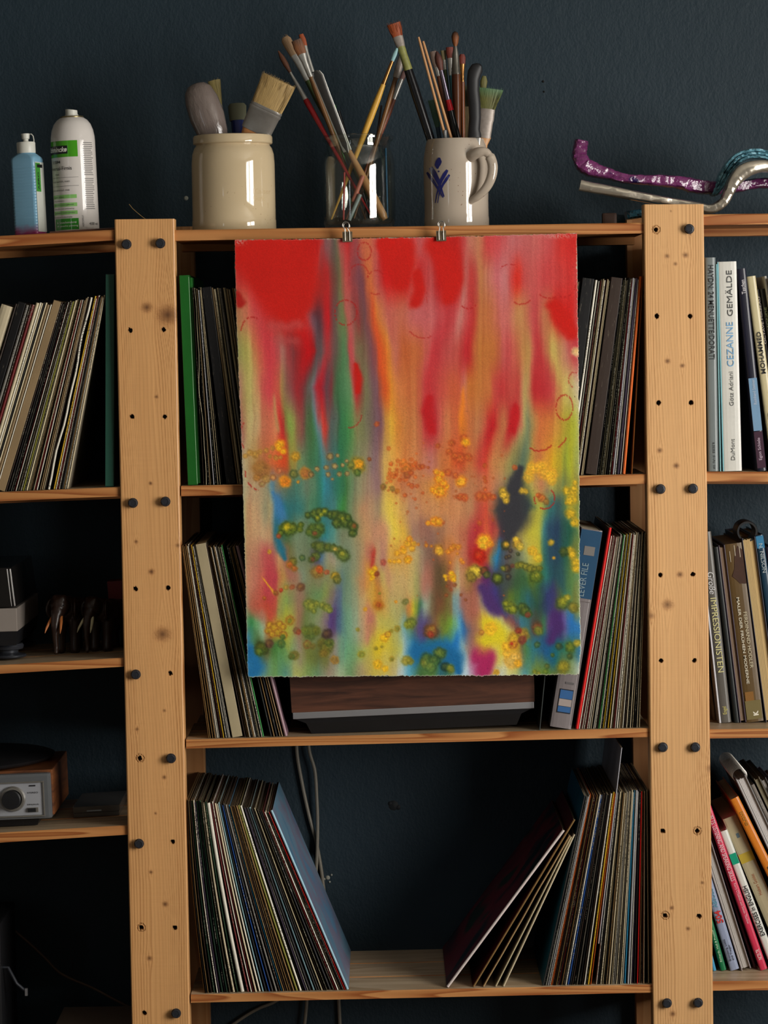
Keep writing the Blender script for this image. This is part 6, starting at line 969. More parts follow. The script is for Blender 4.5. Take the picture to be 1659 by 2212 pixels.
# cables on the wall
def cable(name, pts, yy, r, m, label):
    ps = [P(u, v, y) for (u, v), y in zip(pts, yy if hasattr(yy, '__len__') else [yy]*len(pts))]; out = []
    for i in range(len(ps)-1):
        p0 = ps[max(i-1, 0)]; p1 = ps[i]; p2 = ps[i+1]; p3 = ps[min(i+2, len(ps)-1)]
        for j in range(8):
            t_ = j/8; out.append(.5*((2*p1)+(-p0+p2)*t_+(2*p0-5*p1+4*p2-p3)*t_*t_+(-p0+3*p1-3*p2+p3)*t_**3))
    out.append(ps[-1]); mb = MB(); mb.tube(out, r, seg=8, up=(0, 1, .01)); tag(mb.build(name, m), label, 'cable')
M_cab = mat('grey_cable_sheath', (118, 112, 100), .55, var=.1); M_cab2 = mat('brown_cable_sheath', (92, 72, 58), .6)
CY = WALLY-.006
cable('power_cable', [(642, 1560), (641, 1622), (652, 1690), (667, 1760), (683, 1820), (694, 1880), (703, 1950), (712, 2000), (722, 2046), (730, 2130), (735, 2230)], CY, .0031, M_cab, 'grey cable hanging down the wall furthest right, crossing the other below the player')
cable('power_cable', [(664, 1560), (668, 1620), (680, 1665), (684, 1720), (686, 1780), (684, 1860), (678, 1935), (668, 2040), (663, 2160), (656, 2230)], CY-.007, .0029, M_cab, 'grey cable hanging down the wall and ending lower left behind the blue sleeve')
cable('power_cable', [(640, 2120), (600, 2160), (560, 2178), (528, 2196), (480, 2230)], CY-.004, .0027, M_cab, 'grey cable running diagonally below the lowest shelf')
cable('power_cable', [(-60, 1945), (0, 1985), (50, 2026), (92, 2064), (125, 2098), (155, 2115), (200, 2134), (245, 2158), (285, 2178), (340, 2200)], .30, .0022, M_cab2, 'thin brown cable sagging across the dark lower left bay')
# dim things at the very bottom of the left bay
a = P(60, 2320, .12); mb = MB(); mb.box(0, .165, 0, .18, 0, .004); z0 = P(130, 2192, .12).z
mb = MB(); x0 = P(117, 2200, .12).x; mb.box(0, .16, 0, .15, 0, z0-.02, bev=.002); o = mb.build('carton', mat('off_white_carton', (120, 104, 92), .6), None, (x0, .12, .02)); 
o.location.z = 0.0; mb2 = None
tag(o, 'dim off-white carton at the foot of the dark lower left bay', 'carton')
t = thing('black_device', 'barely visible black device with small lever at the lower left corner', 'device', (P(-30, 2100, .1).x, .10, 0)); zt = P(0, 1995, .1).z; xr = P(3, 2100, .1).x-t.location.x
mb = MB(); mb.box(-.2, xr, 0, .2, 0, zt, bev=.004); mb.build('housing', M_blk, t)
mb = MB(); p = P(33, 2130, .1); q = P(14, 2095, .1); r_ = P(54, 2148, .1); L_ = t.location; mb.tube([(xr-.002, .02, q.z), (q.x-L_.x, .02, q.z), (p.x-L_.x, .02, p.z), (r_.x-L_.x, .02, r_.z)], .0028, seg=8); lv = mb.build('lever', M_bolt, t)
mb = MB(); mb.box(r_.x-L_.x-.002, r_.x-L_.x+.002, .016, .022, r_.z-.006, r_.z+.006); mb.build('lever_tip', M_alu, lv)
# ------------------------------------------------------------------ things on the top shelf
def glaze(name, col, speck=(110, 84, 60), amt=.5, rough=.06):
    m, nt, b = nodes(name); L = nt.links; tc = N(nt, 'ShaderNodeTexCoord'); n1 = N(nt, 'ShaderNodeTexNoise', i_Scale=7.0, i_Detail=3.0); v = N(nt, 'ShaderNodeTexVoronoi', i_Scale=170.0)
    for n in (n1, v): L.new(tc.outputs['Object'], n.inputs['Vector'])
    mx = N(nt, 'ShaderNodeMix', data_type='RGBA'); c = hx(*col); mx.inputs[6].default_value = tuple(q*.92 for q in c[:3])+(1,); mx.inputs[7].default_value = tuple(min(1, q*1.06) for q in c[:3])+(1,); L.new(n1.outputs[0], mx.inputs[0])
    lt = N(nt, 'ShaderNodeMath', operation='LESS_THAN'); lt.inputs[1].default_value = .13; L.new(v.outputs['Distance'], lt.inputs[0])
    n2 = N(nt, 'ShaderNodeTexNoise', i_Scale=25.0); L.new(tc.outputs['Object'], n2.inputs['Vector']); gt = N(nt, 'ShaderNodeMath', operation='GREATER_THAN'); gt.inputs[1].default_value = .58; L.new(n2.outputs[0], gt.inputs[0])
    ml = N(nt, 'ShaderNodeMath', operation='MULTIPLY'); L.new(lt.outputs[0], ml.inputs[0]); L.new(gt.outputs[0], ml.inputs[1]); m2 = N(nt, 'ShaderNodeMath', operation='MULTIPLY'); m2.inputs[1].default_value = amt; L.new(ml.outputs[0], m2.inputs[0])
    fx = N(nt, 'ShaderNodeMix', data_type='RGBA'); L.new(m2.outputs[0], fx.inputs[0]); L.new(mx.outputs[2], fx.inputs[6]); fx.inputs[7].default_value = hx(*speck); L.new(fx.outputs[2], b.inputs['Base Color'])
    b.inputs['Roughness'].default_value = rough; b.inputs['Specular IOR Level'].default_value = .6; return m
TY = .115; TS = 6550/(4.8+TY)
def at_top(u, y=TY, key='top'):
    x = P(u, 480, y).x; return Vector((x, y, surf(SH[key], x)+.0006))
def zof(v, u=800, y=TY): return P(u, v, y).z
# stoneware pot
c = at_top(506); H = zof(293, 500)-c.z; R_ = 90.5/TS
pot = thing('stoneware_pot', 'wide cream glazed stoneware pot holding three big bristle brushes', 'pot', c)
mb = MB(); k = R_
prof = [(0, .004), (k*.93, .004), (k*.985, .0), (k*1.0, .003), (k*1.0, .0165), (k*.992, .018), (k*.990, H*.36), (k*.988, H*.70), (k*.972, H*.80), (k*.93, H*.862), (k*.885, H*.888), (k*.878, H*.90), (k*.925, H*.905), (k*.945, H*.915), (k*.945, H*.975), (k*.925, H*.995), (k*.89, H), (k*.86, H*.985), (k*.855, H*.9), (k*.9, H*.8), (k*.92, H*.3), (k*.88, .012), (0, .010)]
mb.lathe(prof, 72); mb.build('pot_body', glaze('cream_salt_glaze', (196, 176, 142)), pot)
for (body, v, u0, u1) in (('Kaiser', 422, 552, 590), ('Gurk', 437, 551, 578), ('1', 452, 580, 583)):
    z = zof(v, 560)-c.z; d0 = (u0-506)/90.5
    lettering(body, mat('glaze_relief', (190, 168, 132), .15), lambda x, y, z=z, a0=math.asin(d0): (R_*.9905*math.sin(a0+x/R_), -R_*.9905*math.cos(a0+x/R_), z+y), .9*(math.asin(min(.97, (u1-506)/90.5))-math.asin(d0))*R_, .0085, pot, 'embossed_lettering', bold=.02)
# glass jar
M_glass = thin_glass('jar_glass', (.93, .945, .92), 0, 1.0)
c = at_top(776); H = zof(293, 776)-c.z; R_ = 78.5/TS
jar = thing('glass_jar', 'clear glass jar holding thin artists brushes, between pot and mug', 'jar', c)
mb = MB(); k = R_; g = .0028
outer = [(k*.80, .0), (k*.93, .003), (k*.985, .010), (k*1.0, .02), (k*1.0, H*.66), (k*.985, H*.74), (k*.93, H*.815), (k*.885, H*.85), (k*.875, H*.90), (k*.895, H*.925), (k*.955, H*.945), (k*.975, H*.965), (k*.965, H*.99), (k*.93, H)]
inner = [(k*.885, H*.995), (k*.865, H*.96), (k*.84, H*.90), (k*.85, H*.85), (k*.90, H*.81), (k*.945, H*.73), (k*.962, H*.66), (k*.962, .022), (k*.93, .012), (k*.80, .0085), (0, .0080)]
mb.lathe([(0, .0022), (k*.70, .0022)]+outer+inner, 80); mb.build('jar_glass', M_glass, jar)
# mug
c = at_top(986.5); H = zof(301.5, 980)-c.z; R_ = 70/TS
mug = thing('ceramic_mug', 'grey salt glazed mug with blue painted flower, full of brushes', 'mug', c)
mb = MB(); k = R_
mb.lathe([(0, .004), (k*.93, .004), (k*.98, 0), (k*1.0, .003), (k*1.0, H*.10), (k*.99, H*.13), (k*.985, H*.30), (k*1.0, H*.5), (k*1.0, H*.70), (k*.985, H*.80), (k*.93, H*.93), (k*.885, H*.99), (k*.87, H), (k*.84, H*.99), (k*.87, H*.93), (k*.93, H*.8), (k*.94, H*.5), (k*.92, .012), (0, .010)], 72)
M_mug = glaze('grey_salt_glaze', (176, 162, 146), (96, 50, 34), .7); mb.build('mug_body', M_mug, mug)
# handle turned toward the camera and right
def mp(u, v, yy): p = P(u, v, c.y+yy); return (p.x-c.x, yy, p.z-c.z)
hd = MB(); pts = [mp(1010, 345, -.036), mp(1020, 336, -.050), mp(1034, 329, -.058), mp(1048, 328, -.060), mp(1058, 338, -.060), mp(1064, 356, -.060), mp(1063, 376, -.060), mp(1056, 396, -.059), mp(1045, 412, -.057), mp(1031, 425, -.053), mp(1020, 432, -.048), mp(1012, 438, -.043)]
sm_ = []
for i in range(len(pts)-1):
    for j in range(5):
        p0, p1, p2, p3 = [Vector(pts[max(0, min(len(pts)-1, i+q))]) for q in (-1, 0, 1, 2)]; t_ = j/5; sm_.append(.5*((2*p1)+(-p0+p2)*t_+(2*p0-5*p1+4*p2-p3)*t_*t_+(-p0+3*p1-3*p2+p3)*t_**3))
sm_.append(Vector(pts[-1])); nn = len(sm_); ra = [.0105-.0045*min(1, i/(nn*.35)) if i < nn*.35 else (.0060+.0022*(math.sin(i/nn*PI*1.2))) for i in range(nn)]; ra[-1] = .003; ra[-2] = .0045; ra[-3] = .006
hd.tube(sm_, ra, [max(.003, q*.75) for q in ra], seg=16, up=(0, -1, 0)); hd.build('handle', M_mug, mug)
M_cob = mat('cobalt_brushwork', (34, 38, 104), .15, var=.3, scale=80)
def stroke(pts, parent, cu, Rr, m, nm='painted_stroke'):
    """brushed mark wrapped on the round wall: pts (u, v, half width px)"""
    mb = MB(); vs = []; fs = []; q = []
    for i in range(len(pts)-1):
        for j in range(6):
            f = j/6; q.append([pts[i][w_]+(pts[i+1][w_]-pts[i][w_])*f for w_ in range(3)])
    q.append(list(pts[-1]))
    for i, (u, v, hw) in enumerate(q):
        a = q[max(0, i-1)]; b = q[min(len(q)-1, i+1)]; dx, dy = b[0]-a[0], b[1]-a[1]; l = math.hypot(dx, dy) or 1; nx_, ny_ = -dy/l, dx/l
        for sgn in (-1, 0, 1):
            uu, vv = u+nx_*hw*sgn, v+ny_*hw*sgn; a_ = math.asin(max(-.99, min(.99, (uu-cu)/(Rr*TS)))); z = zof(vv, uu)-parent.location.z
            vs.append(((Rr+.0003)*math.sin(a_), -(Rr+.0003)*math.cos(a_), z))
    for i in range(len(q)-1):
        for s2 in (0, 1): fs.append((i*3+s2, i*3+s2+1, i*3+s2+4, i*3+s2+3))
    mb.add(vs, fs, 0, True); return mb.build(nm, m, parent)
for pts in ([(950, 344, 2), (949, 352, 6.5), (946, 360, 6), (946, 368, 1.5)], [(932, 364, 4), (938, 376, 5.5), (946, 392, 4.5), (952, 408, 2.5), (959, 428, 1.2)], [(924, 374, 2), (930, 384, 3.5), (938, 396, 3), (947, 412, 2), (957, 430, 1)], [(967, 371, 2.5), (961, 380, 4), (954, 392, 3.5), (948, 408, 2), (943, 425, 1.2), (940, 441, .8)], [(971, 381, 2), (965, 390, 3.2), (957, 402, 2.5), (949, 420, 1.2), (945, 441, .8)], [(948, 372, 1.6), (949, 375, 1.8)]):
    stroke(pts, mug, 986.5, R_*1.0, M_cob)
# ---- brushes
M_silver = mat('nickel_ferrule', (170, 168, 162), .32, .6, var=.25, scale=120); M_copper = mat('brass_ferrule', (170, 120, 70), .3, .9, var=.2, scale=120)
def bristle(name, col, tip=None, k=1.0):
    m, nt, b = nodes(name); L = nt.links; tc = N(nt, 'ShaderNodeTexCoord'); mp_ = N(nt, 'ShaderNodeMapping'); mp_.inputs['Scale'].default_value = (900*k, 900*k, 18); L.new(tc.outputs['Object'], mp_.inputs[0]); n = N(nt, 'ShaderNodeTexNoise', i_Scale=1.0, i_Detail=2.0); L.new(mp_.outputs[0], n.inputs['Vector'])
    mx = N(nt, 'ShaderNodeMix', data_type='RGBA'); c = hx(*col); mx.inputs[6].default_value = tuple(q*.45 for q in c[:3])+(1,); mx.inputs[7].default_value = tuple(min(1, q*1.35) for q in c[:3])+(1,); L.new(n.outputs[0], mx.inputs[0]); out = mx.outputs[2]
    if tip:
        g = N(nt, 'ShaderNodeSeparateXYZ'); L.new(tc.outputs['Generated'], g.inputs[0]); mr = N(nt, 'ShaderNodeMapRange'); mr.inputs[1].default_value = .45; mr.inputs[2].default_value = 1; L.new(g.outputs[2], mr.inputs[0]); m2 = N(nt, 'ShaderNodeMix', data_type='RGBA'); L.new(mr.outputs[0], m2.inputs[0]); L.new(out, m2.inputs[6]); m2.inputs[7].default_value = hx(*tip); out = m2.outputs[2]
    L.new(out, b.inputs['Base Color']); b.inputs['Roughness'].default_value = .6; bp = N(nt, 'ShaderNodeBump', i_Strength=.6, i_Distance=.0008); L.new(n.outputs[0], bp.inputs['Height']); L.new(bp.outputs[0], b.inputs['Normal']); return m
def brush(label, tip, foot, ytip, yfoot, segs, name='paint_brush', cat='brush', fray=0, roll=0):
    """tip/foot: (u, v). segs: list of (part name, material, [(t along 0=foot..1=tip, half width px, half depth px)...])"""
    A = P(foot[0], foot[1], yfoot); B = P(tip[0], tip[1], ytip); ax = (B-A); Ln = ax.length; ax.normalize(); xx = Vector((0, -1, 0)).cross(ax).normalized()*-1; yy = ax.cross(xx).normalized()
    M = Matrix.Identity(4)
    for i in range(3): M[i][0] = xx[i]; M[i][1] = yy[i]; M[i][2] = ax[i]; M[i][3] = A[i]
    o = thing(name, label, cat); o.matrix_world = M @ Matrix.Rotation(roll, 4, 'Z'); k = 1/TS
    for part, m, prof in segs:
        mb = MB(); pts = [(0, 0, q[0]*Ln) for q in prof]
        mb.tube(pts, [q[1]*k for q in prof], [q[2]*k for q in prof], seg=20, up=(0, 1, 0))
        if fray and part == 'bristles':
            R = random.Random(int(tip[0])); t0, w0, d0 = prof[0]; t1, w1, d1 = prof[-1]
            for i in range(fray):
                f = R.uniform(-1, 1); g_ = R.uniform(-1, 1); z1 = t1*Ln+R.uniform(-.004, .004); p0 = (f*w0*.9*k, g_*d0*.8*k, t0*Ln); p1 = (f*w1*1.05*k+R.uniform(-.001, .001), g_*d1*k*1.3, z1); mid = tuple((p0[j]+p1[j])/2+(R.uniform(-.0008, .0008) if j < 2 else 0) for j in range(3))
                mb.tube([p0, mid, p1], [.00028, .00025, .00008], seg=4, cap=False)
        mb.build(part, m, o)
    return o
B_pale = bristle('hog_bristle', (176, 146, 92)); B_dark = bristle('dark_sable', (84, 46, 24)); B_or = bristle('orange_synthetic', (150, 66, 20)); B_gr = bristle('green_stained_bristle', (96, 96, 46), (80, 120, 84)); B_fan = bristle('tan_hog', (150, 120, 88)); B_br = bristle('rust_hair', (110, 40, 26)); B_teal = bristle('teal_fan_hair', (70, 110, 90), (90, 130, 110))
W_red = mat('red_lacquer', (130, 18, 22), .25, var=.2, scale=60); W_grn = mat('olive_lacquer', (50, 62, 26), .3, var=.25, scale=60); W_yel = mat('yellow_lacquer', (208, 160, 66), .35, var=.15, scale=50); W_brn = mat('brown_stained_handle', (112, 76, 40), .4, var=.3, scale=60, stretch=(1, 1, .2)); W_blk = mat('black_lacquer', (18, 18, 20), .22, var=.3, scale=60)
W_nat = mat('natural_beech', (186, 138, 92), .45, var=.15, scale=40, stretch=(1, 1, .2)); W_choc = mat('chestnut_handle', (104, 56, 28), .35, var=.2, scale=40, stretch=(1, 1, .2)); W_spl = mat('green_spattered_wood', (128, 128, 70), .5, var=.5, scale=160); M_paint = mat('paint_crusted_metal', (150, 140, 132), .5, .4, var=.4, scale=180); W_pale = mat('pale_blue_paint', (140, 180, 184), .5)
JY = TY; E = .0012
# jar brushes (feet rest on the glass floor, crossing)
jz = 478
brush('thin brush with dark red handle and brown pointed bristles, leftmost in the jar', (601, 110), (806, 474), .128, .10, [('handle', W_red, [(0, 1, 1), (.1, 2.5, 2.5), (.5, 4.5, 4.5), (.62, 6, 6), (.70, 6.5, 6.5), (.715, 5, 5)]), ('ferrule', M_silver, [(.712, 5.5, 5.5), (.78, 4.5, 4.5), (.865, 2.6, 2.6), (.875, 3, 3)]), ('bristles', B_dark, [(.872, 3, 3), (.92, 6, 5.5), (.96, 5.5, 4.5), (1, 1.5, 1.2)])])
brush('brush with olive green handle and pale fanned hog bristles in the jar', (615, 80), (822, 476), .140, .12, [('handle', W_grn, [(0, 2, 2), (.2, 4, 4), (.5, 5.5, 5.5), (.66, 7.5, 7.5), (.765, 6, 6)]), ('ferrule', M_silver, [(.762, 6.5, 6.5), (.82, 6.5, 5.5), (.88, 8, 4), (.905, 9, 3.5)]), ('bristles', B_fan, [(.90, 9, 3.5), (.95, 11, 5), (.985, 11, 5), (1, 7, 3)])], fray=40)
brush('flat brush with brown bristles and long silver ferrule, behind the palette knife', (640, 86), (790, 474), .110, .135, [('handle', W_brn, [(0, 2, 2), (.3, 4, 4), (.72, 6, 6), (.80, 4.5, 4.5)]), ('ferrule', M_silver, [(.795, 5.5, 5), (.88, 6.5, 5), (.925, 10, 3.6)]), ('bristles', bristle('dark_orange_hair', (120, 72, 36), (50, 38, 28)), [(.92, 10, 3.6), (.96, 12, 4.5), (1, 11, 4)])], fray=30)
brush('small orange haired brush with bright ferrule at the back of the jar', (650, 74), (775, 472), .155, .15, [('handle', W_blk, [(0, 2, 2), (.74, 4.5, 4.5), (.80, 4, 4)]), ('ferrule', M_silver, [(.795, 4.2, 4.2), (.9, 4.2, 4), (.94, 6, 3)]), ('bristles', B_or, [(.935, 6, 3), (.97, 7, 3.5), (1, 5, 2.5)])])
brush('dull steel palette knife leaning left in the glass jar', (682, 152), (752, 330), .085, .10, [('blade', mat('dull_dark_steel', (86, 84, 82), .25, .85, var=.35, scale=90), [(0, 2, 1), (.1, 7, 1.4), (.4, 8.5, 1.6), (.75, 9.5, 1.6), (.93, 10.5, 1.6), (.98, 7, 1.4), (1, 3, 1)]), ('rim', M_silver, [(.02, 9.3, .6), (.4, 10.2, .7), (.75, 11, .7), (.93, 12, .7), (.985, 8, .6)])], 'palette_knife', 'palette knife')
brush('short green stick standing behind the palette knife', (722, 228), (764, 470), .165, .15, [('shaft', mat('bright_green_lacquer', (60, 120, 50), .4), [(0, 3, 3), (1, 3.5, 3.5)])], 'wooden_stick', 'stick')
brush('short black handle showing right of the green stick', (731, 240), (800, 472), .15, .15, [('shaft', W_blk, [(0, 4, 4), (1, 4.5, 4.5)])], 'wooden_stick', 'stick')
brush('brush with yellow handle and pale blue paint on its tip', (858, 104), (716, 474), .10, .13, [('handle', W_yel, [(0, 1.5, 1.5), (.3, 4.5, 4.5), (.60, 7.2, 7.2), (.70, 6.8, 6.8), (.79, 5, 5)]), ('ferrule', M_copper, [(.787, 4.6, 4.6), (.84, 4.0, 4.0), (.93, 3.6, 3.0)]), ('bristles', W_pale, [(.925, 3.8, 3), (.965, 4.8, 3.5), (1, 2.5, 2)])])
brush('brown handled brush with paint crusted ferrule touching the yellow one', (874, 104), (765, 472), .14, .12, [('handle', W_brn, [(0, 2, 2), (.3, 4, 4), (.7, 5.5, 5.5), (.83, 5, 5)]), ('ferrule', M_paint, [(.825, 7, 7), (.89, 8.5, 7), (.95, 7.5, 5)]), ('bristles', mat('grey_clogged_bristle', (120, 116, 112), .5, var=.3, scale=200), [(.945, 7.5, 5), (.98, 6, 4), (1, 3, 2)])])
brush('pinkish brush with red flecked handle at right side of the jar', (877, 148), (748, 474), .165, .13, [('handle', mat('red_flecked_wood', (120, 66, 46), .45, var=.6, scale=110), [(0, 2, 2), (.5, 5, 5), (.72, 6.5, 6.5), (.80, 4.5, 4.5)]), ('ferrule', M_silver, [(.795, 5, 5), (.93, 5, 4)]), ('bristles', bristle('pinkish_hair', (130, 96, 90)), [(.925, 5, 4), (.97, 6, 4), (1, 3, 2)])])
brush('thin dark wooden stick between the brown handles in the jar', (824, 228), (788, 470), .17, .15, [('shaft', mat('dark_stick', (60, 40, 30), .5), [(0, 2.5, 2.5), (1, 2, 2)])], 'wooden_stick', 'stick')
brush('thick peach wooden handle inside the jar, crossing to the lower right', (752, 322), (832, 474), .112, .10, [('shaft', W_nat, [(0, 6, 6), (.06, 9, 9), (.5, 9, 9), (1, 5, 5)])], 'wooden_stick', 'stick')
brush('thin red stick standing upright inside the jar', (744, 372), (742, 475), .07, .072, [('shaft', mat('red_plastic', (170, 34, 26), .35), [(0, 2, 2), (1, 2, 2)])], 'wooden_stick', 'stick')
brush('pale grey blue handle end inside the jar', (778, 420), (754, 476), .085, .08, [('shaft', mat('grey_blue_lacquer', (134, 148, 150), .4), [(0, 4, 4), (1, 4.5, 4.5)])], 'wooden_stick', 'stick')
brush('pink tipped wooden handle end in the middle of the jar', (784, 380), (762, 436), .092, .088, [('shaft', mat('pink_dipped_wood', (190, 110, 90), .45), [(0, 3, 3), (.08, 4.5, 4.5), (1, 5, 5)])], 'wooden_stick', 'stick')
brush('thin blue handle by the right wall of the jar', (833, 320), (837, 470), .13, .12, [('shaft', mat('blue_lacquer', (30, 84, 120), .35), [(0, 2.2, 2.2), (1, 2.2, 2.2)])], 'wooden_stick', 'stick')
# mug brushes
brush('big flat brush with orange bristles and black handle leaning out of the mug', (850, 51), (962, 400), .10, .115, [('handle', W_blk, [(0, 8, 8), (.3, 9.5, 9.5), (.6, 10.5, 10.5), (.715, 9.5, 9.5)]), ('stained_neck', W_spl, [(.713, 9.5, 9.5), (.80, 8.5, 8.5), (.86, 8.8, 8)]), ('ferrule', M_paint, [(.855, 9, 8), (.885, 10.5, 6.5), (.925, 11.5, 4.5)]), ('bristles', B_or, [(.92, 11.5, 4.5), (.96, 12.5, 6), (1, 15, 6.5)])], fray=70)
brush('tan wooden chopstick, left one of the pair in the mug', (904, 80), (990, 400), .085, .10, [('shaft', W_nat, [(0, 3.2, 3.2), (.95, 2.8, 2.8), (1, 2.2, 2.2)])], 'chopstick', 'chopstick')
brush('tan wooden chopstick, right one of the pair in the mug', (914, 89), (1004, 400), .088, .10, [('shaft', W_nat, [(0, 3.2, 3.2), (.97, 2.8, 2.8), (1, 2.2, 2.2)])], 'chopstick', 'chopstick')
brush('flat brush with whitish brown bristles behind the chopsticks', (935, 111), (1000, 400), .13, .13, [('handle', W_choc, [(0, 3, 3), (.72, 5, 5), (.82, 4, 4)]), ('ferrule', M_silver, [(.815, 5, 4.5), (.885, 6, 4)]), ('bristles', bristle('ash_hair', (120, 100, 88)), [(.88, 6, 4), (.95, 8.5, 4.5), (1, 7, 4)])], fray=20)
brush('round brush with dark hair, red band and glossy black handle', (943, 111), (1012, 400), .10, .115, [('handle', W_blk, [(0, 6, 6), (.3, 8.5, 8.5), (.565, 7, 7)]), ('red_band', mat('glossy_red_band', (170, 18, 28), .2), [(.56, 7.3, 7.3), (.645, 5.8, 5.8)]), ('ferrule', mat('violet_tinted_ferrule', (140, 130, 146), .22, .95), [(.64, 6, 6), (.70, 5.6, 5.6), (.74, 5.6, 5.6), (.865, 4.6, 4.6)]), ('bristles', bristle('mahogany_hair', (84, 40, 28), (60, 26, 20)), [(.86, 5, 5), (.92, 8.5, 8), (.96, 7.5, 7), (1, 2, 2)])])
brush('small pale bristle brush showing behind the dark round brush', (957, 109), (990, 400), .15, .15, [('handle', W_grn, [(0, 3, 3), (.86, 4, 4)]), ('ferrule', M_silver, [(.855, 4, 4), (.93, 5, 3.5)]), ('bristles', bristle('sand_hair', (130, 118, 82)), [(.925, 5, 3.5), (1, 6, 3)])])
brush('flat dark brown brush with grey ferrule left of the tall round brush', (971, 102), (990, 400), .145, .14, [('handle', mat('teal_handle', (30, 70, 74), .35), [(0, 3, 3), (.80, 5, 5)]), ('ferrule', M_silver, [(.795, 5.5, 5), (.925, 7, 4)]), ('bristles', B_br, [(.92, 7, 4), (.96, 8.5, 4.5), (1, 8, 4)])])
brush('tall round brush with big brown tip and steel cone ferrule', (983, 68), (990, 400), .115, .12, [('handle', W_choc, [(0, 5, 5), (.3, 7, 7), (.62, 9.8, 9.8), (.725, 9.5, 9.5)]), ('ferrule', mat('satin_steel_cone', (128, 124, 116), .35, .8), [(.722, 9.8, 9.8), (.74, 10, 10), (.745, 9.2, 9.2), (.76, 9.6, 9.6), (.765, 9, 9), (.85, 7, 7), (.915, 3, 3)]), ('bristles', bristle('kolinsky_hair', (130, 72, 28), (44, 28, 20)), [(.90, 3, 3), (.93, 6.5, 6.5), (.965, 8.2, 8), (.99, 6, 6), (1, 2, 2)])])
brush('flat brush with rust hair and brass ferrule right of the tall one', (998, 117), (1002, 400), .13, .13, [('handle', W_choc, [(0, 4, 4), (.79, 5, 5)]), ('ferrule', M_copper, [(.785, 3.8, 3.8), (.80, 4.6, 4.6), (.81, 3.6, 3.6), (.83, 4.6, 4.6), (.84, 4, 4), (.93, 6.5, 3.5)]), ('bristles', B_br, [(.925, 6.5, 3.5), (.975, 7.5, 3.8), (1, 4.5, 2.5)])])
# kitchen knife standing handle up
o = brush('kitchen knife with curved black handle standing blade down in the mug', (1030, 140), (1023, 400), .072, .09, [('blade', M_silver, [(0, 6, .8), (.2, 9, 1), (.395, 12, 1.2)])], 'kitchen_knife', 'knife')
mb = MB(); inv = o.matrix_world.inverted(); pts = [(1025, 297, 14.5), (1025, 290, 14), (1024, 280, 12.5), (1026, 255, 12.5), (1025, 225, 13), (1022, 195, 13), (1022, 172, 13.5), (1025, 157, 15), (1031, 147, 14), (1036, 141.5, 8), (1038, 139, 3)]
mb.tube([inv @ P(u, v, .075) for u, v, r in pts], [r/TS for u, v, r in pts], [min(r, 9)/TS for u, v, r in pts], seg=20, up=(0, 1, 0)); mb.build('handle', mat('matt_black_handle', (30, 30, 32), .5, var=.1, bump=.1, bscale=1500), o)
brush('wide flat brush with green stained bristles behind the knife', (1058, 192), (1034, 400), .12, .12, [('handle', W_nat, [(0, 7, 4), (.42, 9, 5), (.50, 15, 5)]), ('ferrule', M_paint, [(.49, 14, 6), (.66, 15.5, 6), (.68, 16.5, 6.5), (.80, 16.5, 5.5)]), ('bristles', B_gr, [(.79, 16.5, 5.5), (.9, 22, 8), (1, 29, 9)])], fray=110)
brush('small olive haired brush peeping out behind the knife handle', (1046, 164), (1026, 400), .15, .15, [('handle', W_grn, [(0, 4, 4), (.84, 5, 5)]), ('bristles', bristle('olive_hair', (104, 100, 50)), [(.83, 5, 4), (.95, 8, 4), (1, 4, 2)])])
brush('wide brush with green bristles and cream ferrule left of the knife', (1005, 186), (1010, 400), .155, .14, [('handle', W_nat, [(0, 9, 4), (.3, 11, 5)]), ('ferrule', mat('cream_ferrule', (170, 152, 118), .35, .5, var=.25, scale=90), [(.29, 13, 5), (.80, 13.5, 5)]), ('bristles', bristle('dark_green_bristle', (60, 62, 32)), [(.79, 13.5, 5), (1, 14, 6)])], fray=40)
brush('faint teal fan brush with blue handle left in the mug', (936, 216), (966, 400), .15, .14, [('handle', mat('deep_blue_handle', (30, 60, 84), .35), [(0, 4, 4), (.68, 5, 5)]), ('bristles', B_teal, [(.67, 5, 4), (.8, 8, 3), (1, 12, 2)])], fray=60)
brush('small barcoded white handle at the rim of the mug', (961, 281), (968, 400), .085, .10, [('shaft', mat('white_striped_handle', (120, 120, 118), .4, var=.9, scale=420), [(0, 3.5, 3.5), (1, 3.5, 3.5)])], 'wooden_stick', 'stick')
# pot brushes
M_bag = mat('crumpled_clear_film', (110, 98, 92), .16, var=.3, scale=50, bump=1.0, bscale=190, stretch=(1, 1, .35), coat=.5)
o = brush('big round brush wrapped in crinkled clear film at left in the pot', (422, 180), (506, 420), .12, .12, [('wrapped_bristles', M_bag, [(.44, 26, 20), (.55, 33, 24), (.70, 38, 26), (.85, 36, 25), (.94, 30, 20), (.985, 20, 12), (1, 8, 5)]), ('ferrule', mat('foil_ferrule', (150, 136, 122), .25, .8, var=.2), [(.36, 25, 19), (.39, 26, 20), (.395, 24.5, 19), (.43, 26, 20), (.435, 25, 19.5), (.46, 26, 20)]), ('handle', W_nat, [(0, 9, 9), (.30, 14, 12), (.37, 24, 18)])])
brush('small yellow bristled brush between the two big ones in the pot', (462, 174), (512, 400), .155, .13, [('handle', W_grn, [(0, 3, 3), (.6, 5, 4), (.68, 5, 4)]), ('ferrule', M_paint, [(.675, 6, 4), (.77, 6.5, 4)]), ('bristles', bristle('straw_bristle', (150, 134, 80)), [(.765, 6.5, 4), (.9, 11, 5), (1, 13.5, 5)])], fray=50)
